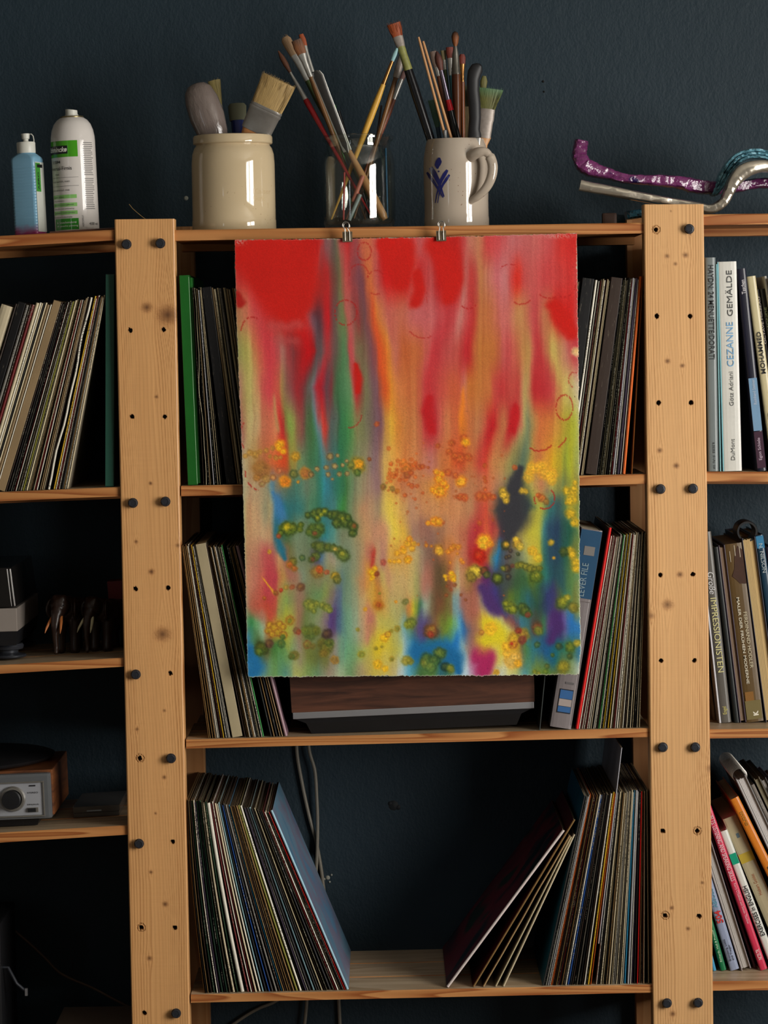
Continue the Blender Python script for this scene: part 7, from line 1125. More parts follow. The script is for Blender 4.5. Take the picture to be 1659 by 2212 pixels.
brush('wide flat brush with blond bristles and spattered steel ferrule in the pot', (603, 173), (516, 366), .09, .115, [('handle', mat('orange_beech_handle', (196, 132, 80), .4, var=.12, scale=30, stretch=(1, 1, .2)), [(0, 14, 8), (.2, 17, 9), (.36, 28, 9), (.47, 32, 9)]), ('ferrule', mat('spattered_steel', (140, 136, 130), .3, .5, var=.3, scale=60, bump=.2, bscale=80), [(.42, 33, 10), (.63, 35, 10.5), (.64, 36.5, 12), (.66, 36.5, 12), (.665, 35, 11), (.68, 36.5, 12), (.70, 35.5, 11)]), ('bristles', B_pale, [(.695, 35, 10), (.85, 37, 12), (.97, 38, 11), (1, 36.5, 10)])], fray=260)
brush('dark blue and grey handle end showing behind the brushes in the pot', (512, 224), (520, 400), .17, .13, [('shaft', mat('dark_blue_enamel', (26, 34, 78), .25), [(0, 9, 5), (.8, 15, 6)]), ('cap', mat('verdigris_cap', (84, 84, 64), .6), [(.79, 18, 7), (.97, 20, 7), (1, 16, 5)])], 'painting_tool', 'tool')
# ---- squeeze bottle (soft square bottle, tilted with the shelf)
tilt = math.atan2(SH['l1']['zr']-SH['l1']['zl'], SH['l1']['xr']-SH['l1']['xl'])
c = at_top(66, .10, 'l1'); bt = thing('squeeze_bottle', 'pale blue squeeze bottle with white cap at the left edge of the top shelf', 'bottle', c, (0, -tilt*.9, math.radians(-20))); BS = 6550/4.9
def rrect(w_, d_, r, n=6):
    o_ = []
    for (sx_, sy_, a0) in ((1, 1, 0), (-1, 1, 90), (-1, -1, 180), (1, -1, 270)):
        for i in range(n+1): a = math.radians(a0+90*i/n); o_.append((sx_*(w_-r)+r*math.cos(a), sy_*(d_-r)+r*math.sin(a)))
    return o_
def loft(secs, mi=0, mb=None):
    mb = mb or MB(); vs = []; fs = []; n = len(secs[0][1])
    for z, pl in secs: vs += [(x, y, z) for x, y in pl]
    for i in range(len(secs)-1):
        for j in range(n): q = (j+1) % n; fs.append((i*n+j, i*n+q, (i+1)*n+q, (i+1)*n+j))
    fs.append(tuple(range(n))[::-1]); fs.append(tuple((len(secs)-1)*n+j for j in range(n))); mb.add(vs, fs, 0, True); return mb
w_, d_ = .0215, .0185; zs = lambda v: (P(62, v, .10).z-c.z)
secs = [(0, rrect(w_*.93, d_*.93, .006)), (.003, rrect(w_, d_, .006))]
nr = 22; z0 = .006; z1 = zs(358)
for i in range(nr): z = z0+(z1-z0)*i/nr; secs += [(z, rrect(w_, d_, .006)), (z+.0011, rrect(w_-.0004, d_-.0004, .006)), (z+.0022, rrect(w_, d_, .006))]
secs += [(zs(346), rrect(w_, d_, .006)), (zs(341), rrect(w_*.96, d_*.96, .007)), (zs(336), rrect(w_*.8, d_*.85, .009)), (zs(332), rrect(.0148, .0148, .0147)), (zs(328), rrect(.0135, .0135, .0134))]
mbt, ntb, bb = nodes('translucent_blue_bottle'); tc = N(ntb, 'ShaderNodeTexCoord'); sx_ = N(ntb, 'ShaderNodeSeparateXYZ'); ntb.links.new(tc.outputs['Object'], sx_.inputs[0]); nn_ = N(ntb, 'ShaderNodeTexNoise', i_Scale=90.0); ntb.links.new(tc.outputs['Object'], nn_.inputs[0])
ad = N(ntb, 'ShaderNodeMath', operation='MULTIPLY_ADD'); ad.inputs[1].default_value = -.012; ntb.links.new(nn_.outputs[0], ad.inputs[0]); ntb.links.new(sx_.outputs[2], ad.inputs[2]); mr = N(ntb, 'ShaderNodeMapRange'); mr.inputs[1].default_value = .012; mr.inputs[2].default_value = -.002; ntb.links.new(ad.outputs[0], mr.inputs[0])
mx = N(ntb, 'ShaderNodeMix', data_type='RGBA'); mx.inputs[6].default_value = hx(120, 166, 192); mx.inputs[7].default_value = hx(140, 40, 90); ntb.links.new(mr.outputs[0], mx.inputs[0]); ntb.links.new(mx.outputs[2], bb.inputs['Base Color']); bb.inputs['Roughness'].default_value = .35; bb.inputs['Subsurface Weight'].default_value = .15; bb.inputs['Subsurface Radius'].default_value = (.005, .006, .007)
loft(secs).build('bottle_body', mbt, bt)
M_cap = mat('white_plastic_cap', (205, 204, 194), .4, var=.04)
cp = MB(); za, zb = zs(331), zs(307); n = 48
vs_ = []; pr = [(0, za), (.0145, za), (.0150, za+.001), (.0150, zb-.0015), (.0142, zb), (.006, zb), (.0045, zb+.001), (.0042, zb+.0045), (.0062, zb+.0055), (.0066, zb+.0095), (.0072, zb+.0130), (.0066, zb+.0138), (0, zb+.0140)]
cp.lathe(pr, n); cp = cp.build('cap', M_cap, bt)
st = MB(); st.tube([(.006, 0, zb+.0125), (.0105, 0, zb+.0125), (.0135, 0, zb+.009), (.0145, 0, zb+.003), (.0143, 0, zb-.002)], .0009, seg=8); st.build('cap_strap', M_cap, cp)
lb = MB(); lb.box(w_-.0002, w_+.0004, -d_*.80, d_*.80, .006, zs(352)); lb = lb.build('side_label', mat('white_label', (196, 198, 190), .4), bt)
lg = MB(); lg.box(w_+.0004, w_+.0006, -d_*.78, d_*.1, zs(416), zs(354)); lg.build('label_green_field', mat('label_green', (62, 140, 52), .4), lb)
lg = MB(); lg.box(w_+.0006, w_+.0008, -d_*.5, d_*.5, zs(364), zs(357)); lg.build('label_black_field', M_blk, lb)
lettering('AERO', M_ink, lambda x, y: (w_+.0009, -y-d_*.2, zs(412)+x), zs(374)-zs(412), .005, lb, 'label_lettering', bold=.02)
# ---- spray can
c = at_top(167, .11, 'l1'); SS = 6550/4.91; Rc = 47.6/SS; zs = lambda v: (P(165, v, .11).z-c.z)
can = thing('spray_can', 'white and green varnish spray can standing on the top left shelf', 'spray can', c, (0, -tilt*.75, 0))
zt = zs(300); M_can = mat('white_printed_tin', (206, 200, 194), .10, var=.03)
mb = MB(); mb.lathe([(0, .003), (Rc*.94, .003), (Rc*.99, 0), (Rc*1.0, .002), (Rc*.985, .0035), (Rc, .005), (Rc, zs(306)), (Rc*.99, zs(296)), (Rc*.94, zs(282)), (Rc*.84, zs(269)), (Rc*.70, zs(260)), (Rc*.52, zs(254))], 64); mb.build('can_body', M_can, can)
mb = MB(); mb.lathe([(Rc*.52, zs(254.5)), (Rc*.50, zs(256)), (Rc*.53, zs(257)), (Rc*.545, zs(254)), (Rc*.53, zs(251.5)), (Rc*.46, zs(251)), (Rc*.42, zs(253)), (Rc*.3, zs(253)), (0, zs(253))], 48); mb.build('valve_ring', mat('gilt_tinplate', (150, 136, 100), .3, .9), can)
mb = MB(); r_ = Rc*.30; zt0, zt1 = zs(252.5), zs(236)
vs = []; nn_ = 32
for k_, (rr, zz) in enumerate(((r_*1.02, zt0), (r_*1.02, zs(248)), (r_*.92, zs(248)), (r_*.90, zt1), (r_*.80, zt1+.0006))):
    for i in range(nn_): a = 2*PI*i/nn_; vs.append((rr*math.cos(a), rr*math.sin(a), zz-(.0022*(math.cos(a)+1)*.5 if k_ >= 3 else 0)))
fs = [(k_*nn_+i, k_*nn_+(i+1) % nn_, (k_+1)*nn_+(i+1) % nn_, (k_+1)*nn_+i) for k_ in range(4) for i in range(nn_)]+[tuple(4*nn_+i for i in range(nn_))]; mb.add(vs, fs, 0, True); mb.build('nozzle', M_cap, can)
U0 = 163.5
def cw(u, v, e=.0002): a = math.asin(max(-.985, min(.985, (u-U0)/(Rc*SS)))); return a, zs(v)
def band(nm, u0, u1, v0, v1, m, e=.0002, par=None, dv=0):
    a0 = cw(u0, v0)[0]; a1 = cw(u1, v0)[0]; mb = MB(); n_ = max(4, int((a1-a0)/.08)); vs = []
    for i in range(n_+1):
        a = a0+(a1-a0)*i/n_
        for v in (v1, v0): vs.append(((Rc+e)*math.sin(a), -(Rc+e)*math.cos(a), zs(v)))
    mb.add(vs, [(2*i, 2*i+2, 2*i+3, 2*i+1) for i in range(n_)], 0, True); return mb.build(nm, m, par or can)
def cantext(body, u0, u1, v, hpx, m, shear=0, bold=0, e=.0006, nm='lettering', par=None):
    a0, z = cw(u0, v); a1 = cw(u1, v)[0]; L_ = (a1-a0)*Rc
    lettering(body, m, lambda x, y: ((Rc+e)*math.sin(a0+x/Rc), -(Rc+e)*math.cos(a0+x/Rc), z+y), L_, hpx/SS, par or can, nm, shear, bold)
G1 = mat('label_leaf_green', (70, 150, 34), .1); G2 = mat('label_mid_green', (46, 130, 36), .1); G3 = mat('label_pale_green', (130, 186, 104), .1); M_lw = mat('label_white_ink', (224, 224, 214), .4); M_gi = mat('label_grey_ink', (96, 94, 92), .5)
band('green_band', 114, 177, 306, 341, G1); bl = band('black_badge', 116, 155.5, 316.5, 334, M_blk, .0004)
cantext('Schmincke', 112, 154.5, 330, 11, M_lw, .35, .03, .0008, par=bl)
cantext('594', 127, 138.5, 354.5, 6.5, M_ink, 0, .02); cantext('50', 121.5, 126, 354.5, 6, M_gi); cantext('Universal-Firnis', 104+11, 163, 369, 8, M_ink); cantext('matt', 126, 134.5, 380, 3.8, M_gi)
cantext('universal varnish, matt', 117, 158, 396, 5, M_gi); cantext('vernis universel, mat', 118, 156.5, 414.5, 5, M_gi)
for v in (384.5, 403): band('rule_line', 117, 176, v, v+.7, M_gi)
for v, s_ in ((422, 'auf Firnisharz'), (439.5, 'zäher Film, nicht gilbend'), (456.5, 'vergilbungsfrei wieder anlösbar')): band('pale_green_stripe', 118.5, 170.5, v, v+8, G3)
for v, s_, u1 in ((428.5, 'hoch licht', 143), (437, 'UV-protection', 143), (445.5, 'zäher Film, nicht gilbend', 163), (454, 'elastic film, non-yellowing', 164), (462.5, 'vergilbungsfrei wieder anlösbar', 166), (471.5, 'resoluble and re-dissolvable', 159)): cantext(s_, 120, u1, v, 3.4, M_gi)
gb_ = band('green_band', 120.5, 172, 473, 497, G2); cantext('für Gouachemalerei', 124, 167, 483.5, 4.4, M_lw, par=gb_); cantext('oils, gouache painting', 124, 170, 491.5, 4.4, M_lw, par=gb_)
cantext('400 ml', 193, 208.5, 489, 6.2, M_gi)
for i in range(36):
    if i == 18: continue
    R = random.Random(i); band('small_print', 187.5+R.uniform(0, 1.5), 205.5+R.uniform(-2.5, 1), 311+i*4.05, 311+i*4.05+1.5, M_gi)
a0, z0_ = cw(183, 492); lettering('AEROSPRAY', M_gi, lambda x, y: ((Rc+.0006)*math.sin(a0-y/Rc), -(Rc+.0006)*math.cos(a0-y/Rc), z0_+x), zs(467)-z0_, .003, can, 'lettering')
# sticks lying on the top left shelf and a stray wire
p = P(108, 500, .030); q = P(246, 492.5, .030); zl = surf(SH['l1'], p.x); zr = surf(SH['l1'], q.x)
mb = MB(); mb.tube([(p.x, .026, zl+.0018), ((p.x+q.x)/2, .034, (zl+zr)/2+.0026), (q.x+.02, .040, zr+.0040)], [.0014, .0017, .0014], seg=8, up=(0, 1, 0)); tag(mb.build('bare_twig', mat('brown_twig', (90, 56, 42), .5)), 'thin brown twig lying in front of the spray can on the shelf', 'twig')
mb = MB(); mb.tube([P(316, 474.5, .012), P(307, 468, .012), P(296, 459, .012), P(286, 450, .012), P(279, 441, .012)], .00045, seg=6); tag(mb.build('stray_hair', mat('straw_coloured_fibre', (132, 108, 66), .5)), 'single stray bristle sticking up from the top of the left upright', 'bristle')
# ---- glazed clay ribbons on the top right
def ribbon(name, label, pts, m, cat='sculpture', group=None, seg=18, jit=0, seed=0, sub=6, rel=None):
    """pts: (u, v, y, half height px, half depth m)"""
    q = []; R = random.Random(seed)
    for i in range(len(pts)-1):
        P4 = [pts[max(0, min(len(pts)-1, i+k_))] for k_ in (-1, 0, 1, 2)]
        for j in range(sub):
            t_ = j/sub; q.append([.5*((2*b_)+(-a_+c_)*t_+(2*a_-5*b_+4*c_-d_)*t_*t_+(-a_+3*b_-3*c_+d_)*t_**3) for a_, b_, c_, d_ in zip(*P4)])
    q.append(list(pts[-1])); W = [P(u, v, y) for u, v, y, a_, b_ in q]; org = Vector((W[0].x, W[0].y, min(w2.z for w2 in W)))
    mb = MB(); n = len(W); vs = []; fs = []
    for i, p in enumerate(W):
        d = (W[min(i+1, n-1)]-W[max(i-1, 0)]); d.y = 0; d.normalize(); nn2 = Vector((-d.z, 0, d.x)); h_ = q[i][3]/1340; dp = q[i][4]
        for k_ in range(seg):
            a = 2*PI*k_/seg; ca, sa = math.cos(a), math.sin(a); e = .45; x_ = math.copysign(abs(ca)**e, ca); y_ = math.copysign(abs(sa)**e, sa)
            rr = 1+jit*(R.random()-.5); rr *= 1 if rel is None else rel(i/n, a); vs.append(p+nn2*(h_*y_*rr)+Vector((0, -1, 0))*(dp*x_*rr)-org)
    for i in range(n-1):
        for k_ in range(seg): w2 = (k_+1) % seg; fs.append((i*seg+k_, i*seg+w2, (i+1)*seg+w2, (i+1)*seg+k_))
    fs.append(tuple(range(seg))[::-1]); fs.append(tuple((n-1)*seg+k_ for k_ in range(seg))); mb.add(vs, fs, 0, True); o = mb.build(name, m, None, org); tag(o, label, cat, group); return o
def clay(name, col, spots, thr, rough, bump, bs, metal=0, sc_=38):
    m, nt, b = nodes(name); L = nt.links; tc = N(nt, 'ShaderNodeTexCoord'); n1 = N(nt, 'ShaderNodeTexNoise', i_Scale=float(sc_), i_Detail=2.0); n2 = N(nt, 'ShaderNodeTexNoise', i_Scale=float(bs), i_Detail=3.0)
    for n in (n1, n2): L.new(tc.outputs['Object'], n.inputs['Vector'])
    mr = N(nt, 'ShaderNodeMapRange'); mr.inputs[1].default_value = thr; mr.inputs[2].default_value = thr+.06; L.new(n1.outputs[0], mr.inputs[0]); mx = N(nt, 'ShaderNodeMix', data_type='RGBA'); mx.inputs[6].default_value = hx(*col); mx.inputs[7].default_value = hx(*spots); L.new(mr.outputs[0], mx.inputs[0]); L.new(mx.outputs[2], b.inputs['Base Color'])
    bp = N(nt, 'ShaderNodeBump', i_Strength=bump, i_Distance=.004); L.new(n2.outputs[0], bp.inputs['Height']); L.new(bp.outputs[0], b.inputs['Normal']); b.inputs['Roughness'].default_value = rough; b.inputs['Metallic'].default_value = metal; b.inputs['Coat Weight'].default_value = .3; return m
M_pur = clay('violet_glaze', (104, 44, 90), (34, 18, 66), .60, .14, 1.0, 75); M_teal_g = clay('teal_oil_slabs', (104, 156, 172), (44, 84, 98), .62, .35, .8, 110, sc_=120); M_sil = clay('pewter_lustre', (190, 180, 164), (90, 80, 64), .66, .2, .12, 60, .75); M_tb = clay('turquoise_crust', (60, 130, 158), (26, 56, 70), .56, .4, 1.0, 150, sc_=140)
ribbon('clay_ribbon', 'glossy purple glazed clay ribbon with upturned left end on the right upright', [(1256, 304, .09, 14, .020), (1253, 320, .09, 15, .022), (1252, 338, .09, 16, .024), (1262, 357, .09, 17, .024), (1285, 368, .095, 15, .024), (1312, 375, .10, 12, .024), (1340, 384, .10, 10, .024), (1375, 388, .105, 10, .024), (1420, 390, .11, 12, .025), (1465, 394, .12, 13, .026), (1505, 403, .13, 15, .026), (1545, 406, .14, 14, .026), (1590, 404, .16, 12, .024), (1640, 396, .17, 11, .024), (1700, 400, .18, 10, .02)], M_pur, jit=.16, seed=3)
ribbon('clay_ribbon', 'silvery lustred clay ribbon lying over the right upright and curling up right', [(1252, 400, .06, 11.7, .018), (1275, 405, .062, 11.1, .020), (1320, 413, .066, 10.4, .022), (1370, 423, .07, 9.8, .022), (1420, 432, .075, 9.1, .022), (1470, 440, .08, 8.5, .022), (1508, 447, .08, 9.1, .022), (1530, 452, .08, 9.8, .022), (1548, 447, .08, 10.4, .022), (1564, 434, .08, 10.4, .022), (1573, 415, .08, 11.7, .022), (1584, 393, .08, 14.3, .022), (1600, 374, .08, 16.9, .022), (1622, 363, .08, 15.6, .022), (1650, 359, .085, 13.0, .022), (1685, 366, .09, 11.7, .022), (1725, 385, .09, 10.4, .022)], M_sil, jit=.04, seed=4)
for j, (dv, lab) in enumerate(((0, 'teal layered clay slab arching over the silver ribbon, outermost layer'), (7, 'teal layered clay slab under the silver ribbon arch, middle layer'), (14, 'teal layered clay slab touching the silver ribbon, innermost layer'))):
    ribbon('clay_slab', lab, [(1538+dv*.5, 423-dv*.2, .13, 4, .018), (1546+dv, 402, .13, 4, .020), (1556+dv, 378+dv*.2, .13, 3.6, .022), (1572+dv, 352+dv*.6, .13, 3.6, .022), (1592+dv*.5, 334+dv, .13, 3.6, .022), (1620, 326+dv, .13, 3.6, .022), (1650, 328+dv, .13, 3.6, .022), (1685, 345+dv, .13, 3.6, .022), (1730, 385+dv*.5, .13, 3.6, .022)], M_teal_g, jit=.25, seed=8+j, group='teal clay slabs')
ribbon('clay_slab', 'small turquoise crusted slab propped on the shelf left of the right upright', [(1352, 466, .10, 9, .025), (1372, 463, .10, 9, .028), (1400, 459, .10, 9, .028), (1440, 455, .10, 9, .028)], M_tb, jit=.18, seed=12)
p = P(1316, 470, .26); mb = MB(); mb.box(-.012, .012, -.01, .01, 0, .026, bev=.004); o = mb.build('wooden_wedge', mat('dark_brown_wood_lump', (70, 46, 34), .6, var=.3), None, (p.x, .26, surf(SH['top'], p.x)+.0005)); tag(o, 'small dark brown lump on the shelf behind the turquoise slab', 'wood block')
# ------------------------------------------------------------------ books and folders
def book(name, label, cat, key, ub, ut, wpx, hpx, D, spine, cover=None, page=(196, 184, 156), y=.012, group=None, pages_front=False, sheets=False, lift=0, front=None):
    """bound book: spine (or fore-edge) to the front. ub/ut: columns of the spine's middle at foot and head"""
    y = y+(.070 if key in ('r3', 'r4') else 0); t = wpx/1365; H = hpx/1365; th = thing(name, label, cat, group=group); lean_place(th, key, ub, ut, t, H, y, lift=lift)
    c = cover or spine; cm = mat('cover_%d_%d_%d' % c, c, .35, var=.1, scale=15); e = min(.0018, t*.16)
    if pages_front:
        mb = MB(); mb.box(-t/2, -t/2+e, 0, D, 0, H, bev=.0006); mb.box(t/2-e, t/2, 0, D, 0, H, bev=.0006); mb.box(-t/2+e, t/2-e, D-.002, D, 0, H); mb.build('cover', cm, th)
        mb = MB(); R = random.Random(int(ub)); x = -t/2+e; n = max(3, int((t-2*e)/.0022))
        for i in range(n): x2 = x+(t-2*e)/n; mb.box(x+.0001, x2-.0001, .003+R.uniform(0, .0016), D-.003, .003, H-.003-R.uniform(0, .0012)); x = x2
        mb.build('pages', mat('page_block_%d_%d_%d' % page, page, .8, var=.12, scale=200, stretch=(3, .3, .02)), th)
    else:
        mb = MB(); n = 6; vs = []; sec = [(-t/2, D), (-t/2, .0022), (-t*.38, .0008), (-t*.2, .0001), (0, 0), (t*.2, .0001), (t*.38, .0008), (t/2, .0022), (t/2, D)]; ins = [(-t/2+e, D), (-t/2+e, .0035), (-t*.3, .0030), (-t*.15, .0026), (0, .0026), (t*.15, .0026), (t*.3, .0030), (t/2-e, .0035), (t/2-e, D)]; m_ = len(sec)
        for z in (0, H):
            vs += [(x, y_, z) for x, y_ in sec]+[(x, y_, z) for x, y_ in ins]
        fs = []; q = 2*m_
        for j in range(m_-1): fs += [(j, j+1, q+j+1, q+j), (m_+j+1, m_+j, q+m_+j, q+m_+j+1), (q+j, q+j+1, q+m_+j+1, q+m_+j), (j+1, j, m_+j, m_+j+1)]
        fs += [(0, q, q+m_, m_), (m_-1, 2*m_-1, q+2*m_-1, q+m_-1)]; mb.add(vs, fs); o = mb.build('cover', cm if spine == c else [cm], th)
        if t > .005 and not sheets: pb = MB(); pb.box(-t/2+e, t/2-e, .004, D-.003, .002, H-.003); pb.build('pages', mat('page_block_%d_%d_%d' % page, page, .8, var=.1, scale=200, stretch=(3, 1, .1)), th)
        else: pb = MB(); pb.box(-t/2+e, t/2-e, .004, D-.003, .001, H-.001); pb.build('pages', mat('page_block_%d_%d_%d' % page, page, .8, var=.1, scale=200, stretch=(3, 1, .1)), th)
    th['_t'] = t; th['_h'] = H; return th
def patch(th, x0, x1, z0, z1, col, y=-.0003, name='spine_panel', rough=.35):
    """coloured panel printed on the spine: x in -.5..5 of the width, z in 0..1 of the height"""
    t, H = th['_t'], th['_h']; mb = MB(); mb.box(x0*t, x1*t, y, y+.0006, z0*H, z1*H); return mb.build(name, mat('panel_%d_%d_%d' % tuple(col), col, rough, var=.08, scale=40), th)
def stext(th, body, z0, z1, col, hx_, dirn='up', xo=0, y=-.0009, bold=.01, shear=0):
    """lettering along the spine from z0 to z1 (fractions), letter height as share of the width"""
    t, H = th['_t'], th['_h']; L_ = abs(z1-z0)*H; h_ = hx_*t; m = mat('ink_%d_%d_%d' % tuple(col), col, .5, var=.02)
    if dirn == 'up': fn = lambda x, y_: (xo*t+h_/2-y_, y, min(z0, z1)*H+x)
    else: fn = lambda x, y_: (xo*t-h_/2+y_, y, max(z0, z1)*H-x)
    return lettering(body, m, fn, L_, h_, th, 'title_lettering', shear, bold)
# right bay, upper row
book('record_sleeve', 'thin cream sleeve with tiny print pressed between right upright and grey boxed set', 'record', 'r2', 1528, 1522.5, 4, 446, .31, (206, 190, 160), sheets=True, y=.043)
b = book('record_box', 'tall grey boxed record set with long black vertical title beside the right upright', 'box set', 'r2', 1541, 1534, 22, 462, .31, (156, 166, 164), (110, 118, 118)); stext(b, 'HAYDN: 24 MENUETTE/DORATI', .965, .525, (34, 36, 38), .52, 'dn', .02); stext(b, '6.35355', .135, .085, (40, 42, 44), .22, 'dn', .05); stext(b, '(2 LPs)  DX', .075, .010, (40, 42, 44), .24, 'dn', .05)
book('record_sleeve', 'very thin turquoise edged sleeve between the grey boxed set and white book', 'record', 'r2', 1554.5, 1546, 4, 448, .31, (120, 170, 176), sheets=True)
b = book('art_book', 'thick white art book with large grey and pale blue serif title', 'book', 'r2', 1580, 1568, 41, 453, .27, (214, 206, 190), (206, 204, 196)); stext(b, 'GEMÄLDE', .74, .958, (70, 72, 72), .36, 'up', .06, bold=0); stext(b, 'CEZANNE', .50, .712, (110, 160, 200), .36, 'up', .05, bold=0); stext(b, 'Götz Adriani', .312, .475, (80, 82, 80), .22, 'up', .05, bold=0); stext(b, 'DuMont', .052, .154, (80, 82, 80), .20, 'up', .05, bold=0); patch(b, -.498, -.44, .0, .999, (120, 180, 190), y=.0014)
b = book('art_book', 'leaning slim dark blue art book with a sky blue band', 'book', 'r2', 1643, 1598, 20, 440, .25, (28, 26, 54), (24, 24, 40)); patch(b, -.46, .46, .20, .46, (112, 146, 176)); patch(b, -.46, .46, .015, .195, (58, 30, 48)); stext(b, 'Taschen', .875, .945, (200, 196, 200), .42, 'up'); stext(b, 'Reinhard Steiner', .33, .455, (170, 180, 196), .36, 'up'); stext(b, 'Egon Schiele', .055, .165, (180, 160, 176), .42, 'up')
b = book('paperback', 'leaning cream book with bold black title, right of the slim dark blue one', 'book', 'r2', 1672, 1617, 19, 425, .22, (204, 192, 150), (190, 178, 140)); stext(b, 'MOHAMMED', .50, .715, (36, 32, 30), .50, 'up', bold=.02); stext(b, 'HUSAIN AHMED', .08, .30, (90, 80, 70), .35, 'up')
b = book('paperback', 'narrow dark red and black book leaning right of the cream one', 'book', 'r2', 1688, 1632, 9, 398, .24, (46, 26, 30), (30, 24, 26), y=.035); stext(b, 'OCTAVE MIRBEAU', .70, .96, (190, 180, 176), .5, 'up')
b = book('magazine', 'black magazine with small olive lettering near the right picture edge', 'magazine', 'r2', 1700, 1639, 10, 400, .25, (26, 26, 22), (24, 24, 22), y=.03); stext(b, 'EDITION LE MONDE', .58, .9, (150, 160, 110), .5, 'up')
book('magazine', 'thin white magazine, leaning second from the right edge of the upper right row', 'magazine', 'r2', 1711, 1645, 6, 428, .27, (196, 190, 182), (190, 186, 178), y=.02); book('magazine', 'pale grey magazine at the right picture edge of the upper right row', 'magazine', 'r2', 1719, 1652, 9, 424, .27, (200, 196, 190), (160, 156, 160), y=.012)
book('magazine', 'lilac spined booklet cut off by the right edge, upper right row', 'magazine', 'r2', 1731, 1661, 9, 396, .27, (160, 140, 160), (150, 130, 150), y=.012)
# right bay, second row
b = book('folder', 'plain kraft paper folder leaning against the right upright behind the grey book', 'folder', 'r3', 1552, 1512, 7, 300, .25, (150, 122, 90), (150, 122, 90), sheets=True, y=.05)
book('booklet', 'thin white booklet leaning left of the tall grey book', 'booklet', 'r3', 1556, 1520, 5, 340, .24, (206, 204, 208), (206, 204, 208), sheets=True)
b = book('art_book', 'tall grey art book with cream title IMPRESSIONISTEN', 'book', 'r3', 1571, 1527, 22, 425, .27, (110, 104, 96), (90, 86, 80)); stext(b, 'IMPRESSIONISTEN', .265, .655, (206, 200, 140), .60, 'dn', bold=0); stext(b, 'Große', .675, .79, (206, 206, 206), .62, 'dn', bold=0, shear=.2); stext(b, 'Engel', .045, .085, (200, 190, 110), .5, 'up', bold=0)
b = book('art_book', 'glossy black book between the grey book and the pale page block', 'book', 'r3', 1592, 1546, 12, 392, .25, (18, 24, 22), (18, 22, 22)); b = book('art_book', 'book standing fore-edge out, grey brown pages beside the ochre book', 'book', 'r3', 1605, 1558, 14, 396, .24, (60, 44, 50), (60, 46, 60), (122, 100, 82), pages_front=True)
b = book('art_book', 'wide ochre art book with two pale title lines and letter K at foot', 'book', 'r3', 1630, 1583, 38, 398, .25, (150, 100, 34), (90, 70, 40)); stext(b, 'FERDINAND HODLER', .30, .615, (190, 180, 150), .20, 'dn', .18, y=-.0012, bold=.005); stext(b, 'MALER DER FRÜHEN MODERNE', .215, .70, (206, 200, 180), .20, 'dn', -.12, y=-.0012); stext(b, 'K', .035, .062, (214, 208, 190), .3, 'up', .1, bold=.05)
patch(b, -.45, .45, .015, .12, (112, 100, 62)); patch(b, -.40, .1, .12, .17, (130, 90, 40)); mb = MB(); t_, H_ = b['_t'], b['_h']; mb.add([(x*t_, -.0007, z*H_) for x, z in ((-.30, .82), (-.10, .80), (.10, .775), (.47, .77), (.47, .96), (.20, .985), (-.02, .93), (-.12, .86))], [(7, 6, 5, 4, 3, 2, 1, 0)]); mb.build('cover_picture', mat('dark_figure_print', (60, 34, 20), .4, var=.4, scale=120), b)
mb = MB(); [mb.box(x*t_-.0004, x*t_+.0004, -.0008, -.0002, z*H_, (z+.06)*H_) for x, z in ((-.28, .90), (.02, .93), (.3, .92))]; mb.build('white_strokes', mat('white_print', (200, 190, 170), .5), b)
b = book('ring_binder', 'dark ring binder with cream pages facing out and black ring on top', 'binder', 'r3', 1666, 1614, 30, 412, .24, (30, 24, 36), (30, 24, 36), (186, 158, 108), pages_front=True)
mb = MB(); ring = [(.0125*math.cos(a)*1.05, .030+0*a, b['_h']-.006+.0125*math.sin(a)+.004) for a in [PI*2*i/24 for i in range(25)]]
mb.lathe([(.0165, -.060), (.0175, -.058), (.0175, -.008), (.0165, -.004), (.0135, -.004), (.0135, -.060)], 32, (0, 0, b['_h']+.009), axis='y'); mb.build('binding_ring', M_blk, b)
b = book('paperback', 'petrol blue book with bright blue head, right of the ring binder', 'book', 'r3', 1694, 1637, 18, 418, .22, (18, 40, 54), (20, 50, 70)); patch(b, -.46, .46, .93, .995, (52, 120, 160)); stext(b, 'N. NILSON', .80, .955, (170, 180, 180), .45, 'dn', bold=0)
b = book('paperback', 'dark violet book at the right edge of the second right row', 'book', 'r3', 1716, 1657, 15, 392, .22, (30, 26, 44), (30, 26, 44)); stext(b, 'WASSERFRAUEN', .70, .92, (190, 190, 200), .5, 'dn')
# right bay, lowest row: textbooks leaning left
b = book('textbook', 'small red booklet lowest at the foot of the right upright', 'book', 'r4', 1544, 1470, 11, 230, .2, (190, 40, 70), (180, 40, 66)); b = book('textbook', 'dark blue textbook beside the small red one', 'book', 'r4', 1554, 1475, 11, 300, .21, (44, 66, 120), (44, 66, 120)); stext(b, 'Richards, Hull & Proctor', .06, .34, (170, 180, 200), .5, 'up')
b = book('textbook', 'sky blue textbook between the dark blue and green ones', 'book', 'r4', 1564, 1487, 8, 330, .21, (70, 150, 190), (70, 150, 190)); b = book('textbook', 'green textbook with pale lettering between sky blue and lavender ones', 'book', 'r4', 1575, 1487, 13, 340, .21, (20, 110, 66), (20, 110, 66)); stext(b, 'Interchange', .42, .62, (200, 220, 200), .55, 'up'); stext(b, 'Richards, Hull & Proctor', .06, .28, (180, 210, 180), .4, 'up')
